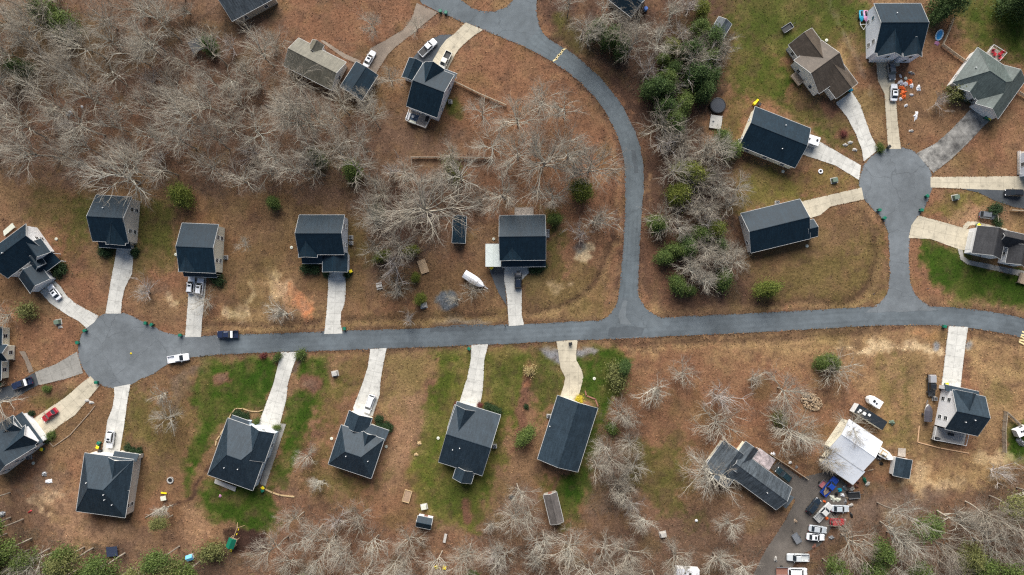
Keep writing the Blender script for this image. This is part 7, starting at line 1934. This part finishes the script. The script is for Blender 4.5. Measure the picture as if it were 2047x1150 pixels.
for i in range(18):
    a, c2 = 2 * math.pi * i / 18, 2 * math.pi * (i + 1) / 18
    q.bar((.5 * math.cos(a), .5 * math.sin(a), .12), (.5 * math.cos(c2), .5 * math.sin(c2), .12), .17, n=8)
q.build('ring', M['cloth_white'], t)
MB().lathe((0, 0, -.02), [(.38, 0), (.38, .1)], 14).build('soil', M['black'], t)
t = thing('toy_slide', 'yellow plastic toy climber at the top corner of the trailer house', 'toy', (*G2(1507, 208), 0), .8)
MB().box((0, 0, .5), (.9, .7, 1.1)).build('tower', M['yellow'], t)
MB().loft([[(.45, -.25, .95), (.45, .25, .95), (.45, .25, 1.05), (.45, -.25, 1.05)], [(1.7, -.25, .05), (1.7, .25, .05), (1.7, .25, .15), (1.7, -.25, .15)]]).build('slide', M['yellow'], t)
t = thing('barrel', 'bright blue barrel at the corner of the top edge house', 'barrel', (*G2(1290, 20), 0))
MB().lathe((0, 0, -.05), [(.5, 0), (.56, .3), (.56, .9), (.5, 1.2)], 18).build('drum', flat('bright_blue', (.02, .22, .62), rough=.35), t)
MB().lathe((0, 0, 1.155), [(.46, 0), (.46, .04)], 16).build('lid', M['blue'], t)
# deck furniture
def chair(px, py, mat, label, z=.8, rz=0):
    t = thing('garden_chair', label, 'chair', (*G2(px, py, z), z), rz, 'deck chairs')
    MB().box((0, 0, .42), (.8, .8, .1)).build('seat', M[mat], t); MB().box((0, .38, .75), (.8, .08, .6)).build('backrest', M[mat], t)
    for sx in (-1, 1):
        for sy in (-1, 1): MB().box((sx * .34, sy * .34, .185), (.06, .06, .37)).build('leg', M['black'], t)
for i, (px, py, lb) in enumerate([(1983, 104, 'left red chair on the hip house deck'), (1987, 110, 'red chair lower left on the hip house deck'), (1996, 110, 'middle red chair on the hip house deck'), (1998, 117, 'lowest red chair on the hip house deck'), (2001, 106, 'right red chair on the hip house deck')]):
    chair(px, py, 'red', lb, rz=i * 1.3)
t = thing('outdoor_rug', 'blue patterned rug on the teal roofed house deck', 'rug', (*G2(828, 235, .81), .805), math.radians(-20))
MB().b2(-1.1, 1.1, -.9, .9, 0, .02).build('rug', flat('rug_blue', (.07, .10, .15), rough=.9, var=.4), t)
t = thing('coffee_table', 'small round table on the blue deck rug', 'table', (*G2(826, 234, .83), .828))
MB().lathe((0, 0, .35), [(.4, 0), (.4, .06)], 16).build('table_top', M['steel'], t); MB().lathe((0, 0, 0), [(.2, 0), (.06, .05), (.06, .35)], 10).build('leg', M['black'], t)
def sofa(px, py, rz, L, mat, label, z=.8):
    t = thing('outdoor_sofa', label, 'sofa', (*G2(px, py, z), z), rz, 'deck sofas')
    MB().box((0, 0, .22), (L, .8, .4)).build('seat', M[mat], t); MB().box((0, .36, .6), (L, .16, .5)).build('backrest', M[mat], t)
sofa(817, 233, math.radians(70), 1.9, 'cloth_white', 'white sofa on the left side of the teal house deck'); sofa(825, 245, math.radians(160), 1.8, 'beige', 'pale sofa at the bottom side of the teal house deck'); sofa(854, 238, math.radians(-110), 1.5, 'black', 'dark sofa at the right side of the teal house deck')
t = thing('grill', 'black covered grill at the left of the lower right deck', 'grill', (*G2(1871, 876, .8), .8), -.2)
MB().box((0, 0, .5), (1.3, .7, 1.0), taper=.85).build('cover', M['black'], t); MB().box((0, 0, 1.02), (.9, .08, .05)).build('handle', M['steel'], t)
t = thing('outdoor_table', 'dark table against the wall on the lower right deck', 'table', (*G2(1899, 868, .8), .8), -.2)
MB().box((0, 0, .7), (1.3, .7, .06)).build('table_top', M['black'], t)
for sx in (-1, 1): MB().box((sx * .55, 0, .335), (.06, .6, .66)).build('leg', M['black'], t)
# debris and far small things
t = thing('picnic_canopy', 'dark torn tarp shelter in the upper left woods', 'shelter', (*G2(400, 95), 0), .5)
MB().loft([[(-2, -1.8, 1.9), (2, -1.8, 1.7), (2, 1.8, 1.9), (-2, 1.8, 1.8)], [(-2, -1.8, 1.95), (2, -1.8, 1.75), (2, 1.8, 1.95), (-2, 1.8, 1.85)]]).build('tarp', flat('dark_sheet', (.03, .032, .036), rough=.5), t)
for sx in (-1, 1):
    for sy in (-1, 1): MB().bar((sx * 1.9, sy * 1.7, -.05), (sx * 1.9, sy * 1.7, 1.7), .05).build('pole', M['wood'], t)
lump('tarp', 138, 227, 1.0, .9, .5, flat('pale_tarp', (.35, .38, .42)), 'pale grey tarp heap in the upper left woods', 'tarp', seed=31)
lump('bucket', 164, 214, .4, .4, .4, 'cloth_white', 'small white object right of the pale tarp heap', 'bucket', seed=32)
lump('float_toy', 97, 963, 1.2, .7, .35, 'cloth_white', 'white and pink toy boat behind the white shuttered house', 'toy', seed=33, rz=.3)
lump('tarp', 89, 951 - 3, .8, .7, .5, 'steel', 'dark grey covered item below the white toy boat', 'tarp', seed=34)
lump('toy_heap', 60, 1023, .7, .3, .3, 'red', 'small red toy on bare soil at the lower left', 'toy', seed=35, rz=.6)
lump('tarp', 5, 1028, 1.0, .8, .6, 'steel', 'grey tarp at the left edge under an olive pine', 'tarp', seed=36)
lump('toy_heap', 440, 992, .4, .5, .3, 'pink', 'pink and blue toy on the lawn behind the pale blue house', 'toy', seed=37)
lump('stump_mound', 838, 887, .7, .65, .35, 'tan', 'upper round tan mound left of the sunroom house', 'mound', seed=38)
lump('stump_mound', 832, 909, .6, .55, .3, 'tan', 'lower round tan mound left of the sunroom house', 'mound', seed=39)
lump('tarp', 1023, 995, .9, .8, .5, 'black', 'dark tarp in the scrub right of the oval mulch bed', 'tarp', seed=40)
lump('bucket', 1392, 1041, .4, .4, .35, 'cloth_white', 'white bucket alone in the brown lot', 'bucket', seed=41)
lump('manhole_lamp', 262, 707, .35, .35, .25, 'yellow', 'small yellow marker in the middle of the left circle', 'marker', seed=42)
lump('bucket', 600, 222, .45, .35, .4, 'yellow', 'small yellow object in the woods below the ranch house', 'bucket', seed=43) if False else None
# white roofed canopy vehicle pair at the right edge
camper(2034, 868, 2056, 858, 2.0, 2.3, M['cloth_white'], M['white'], 'white roofed cart at the right edge behind the diagonal fence', nose=False, name='utility_cart', cat='cart', z_s=2.3)
lump('tarp', 2040, 884, 1.4, .8, .9, M['steel'], 'grey covered machine below the white roofed cart', 'tarp', seed=45, rz=-.8)
# fallen logs and cut trunks
def log(px0, py0, px1, py1, r, label):
    a, c2 = G(px0, py0, .2), G(px1, py1, .2)
    q = MB(); q.bar((0, 0, .15), tuple((c2 - a) * 1.0 + Vector((0, 0, .15))), r, r * .6, n=8)
    d = (c2 - a); 
    for k in range(3):
        f = .4 + .2 * k; s = Vector((-d.y, d.x, 0)).normalized() * (1 if k % 2 else -1)
        q.bar(tuple(d * f + Vector((0, 0, .15))), tuple(d * (f + .12) + s * .9 + Vector((0, 0, .4))), r * .35, r * .15, n=5)
    tag(q.build('fallen_log', BK_T, None, loc=(a.x, a.y, 0)), label, 'log', 'fallen logs')
log(790, 575, 800, 590, .35, 'pale fallen trunk at the bottom of the middle thicket'); log(330, 1012, 290, 1035, .2, 'pale fallen trunk below the taupe walled hip house'); log(675, 310, 715, 335, .2, 'fallen trunk in the woods below the wide bare tree'); log(530, 210, 580, 230, .18, 'fallen trunk left of the ranch house in the woods'); log(1130, 820, 1140, 826, .1, 'x') if False else None
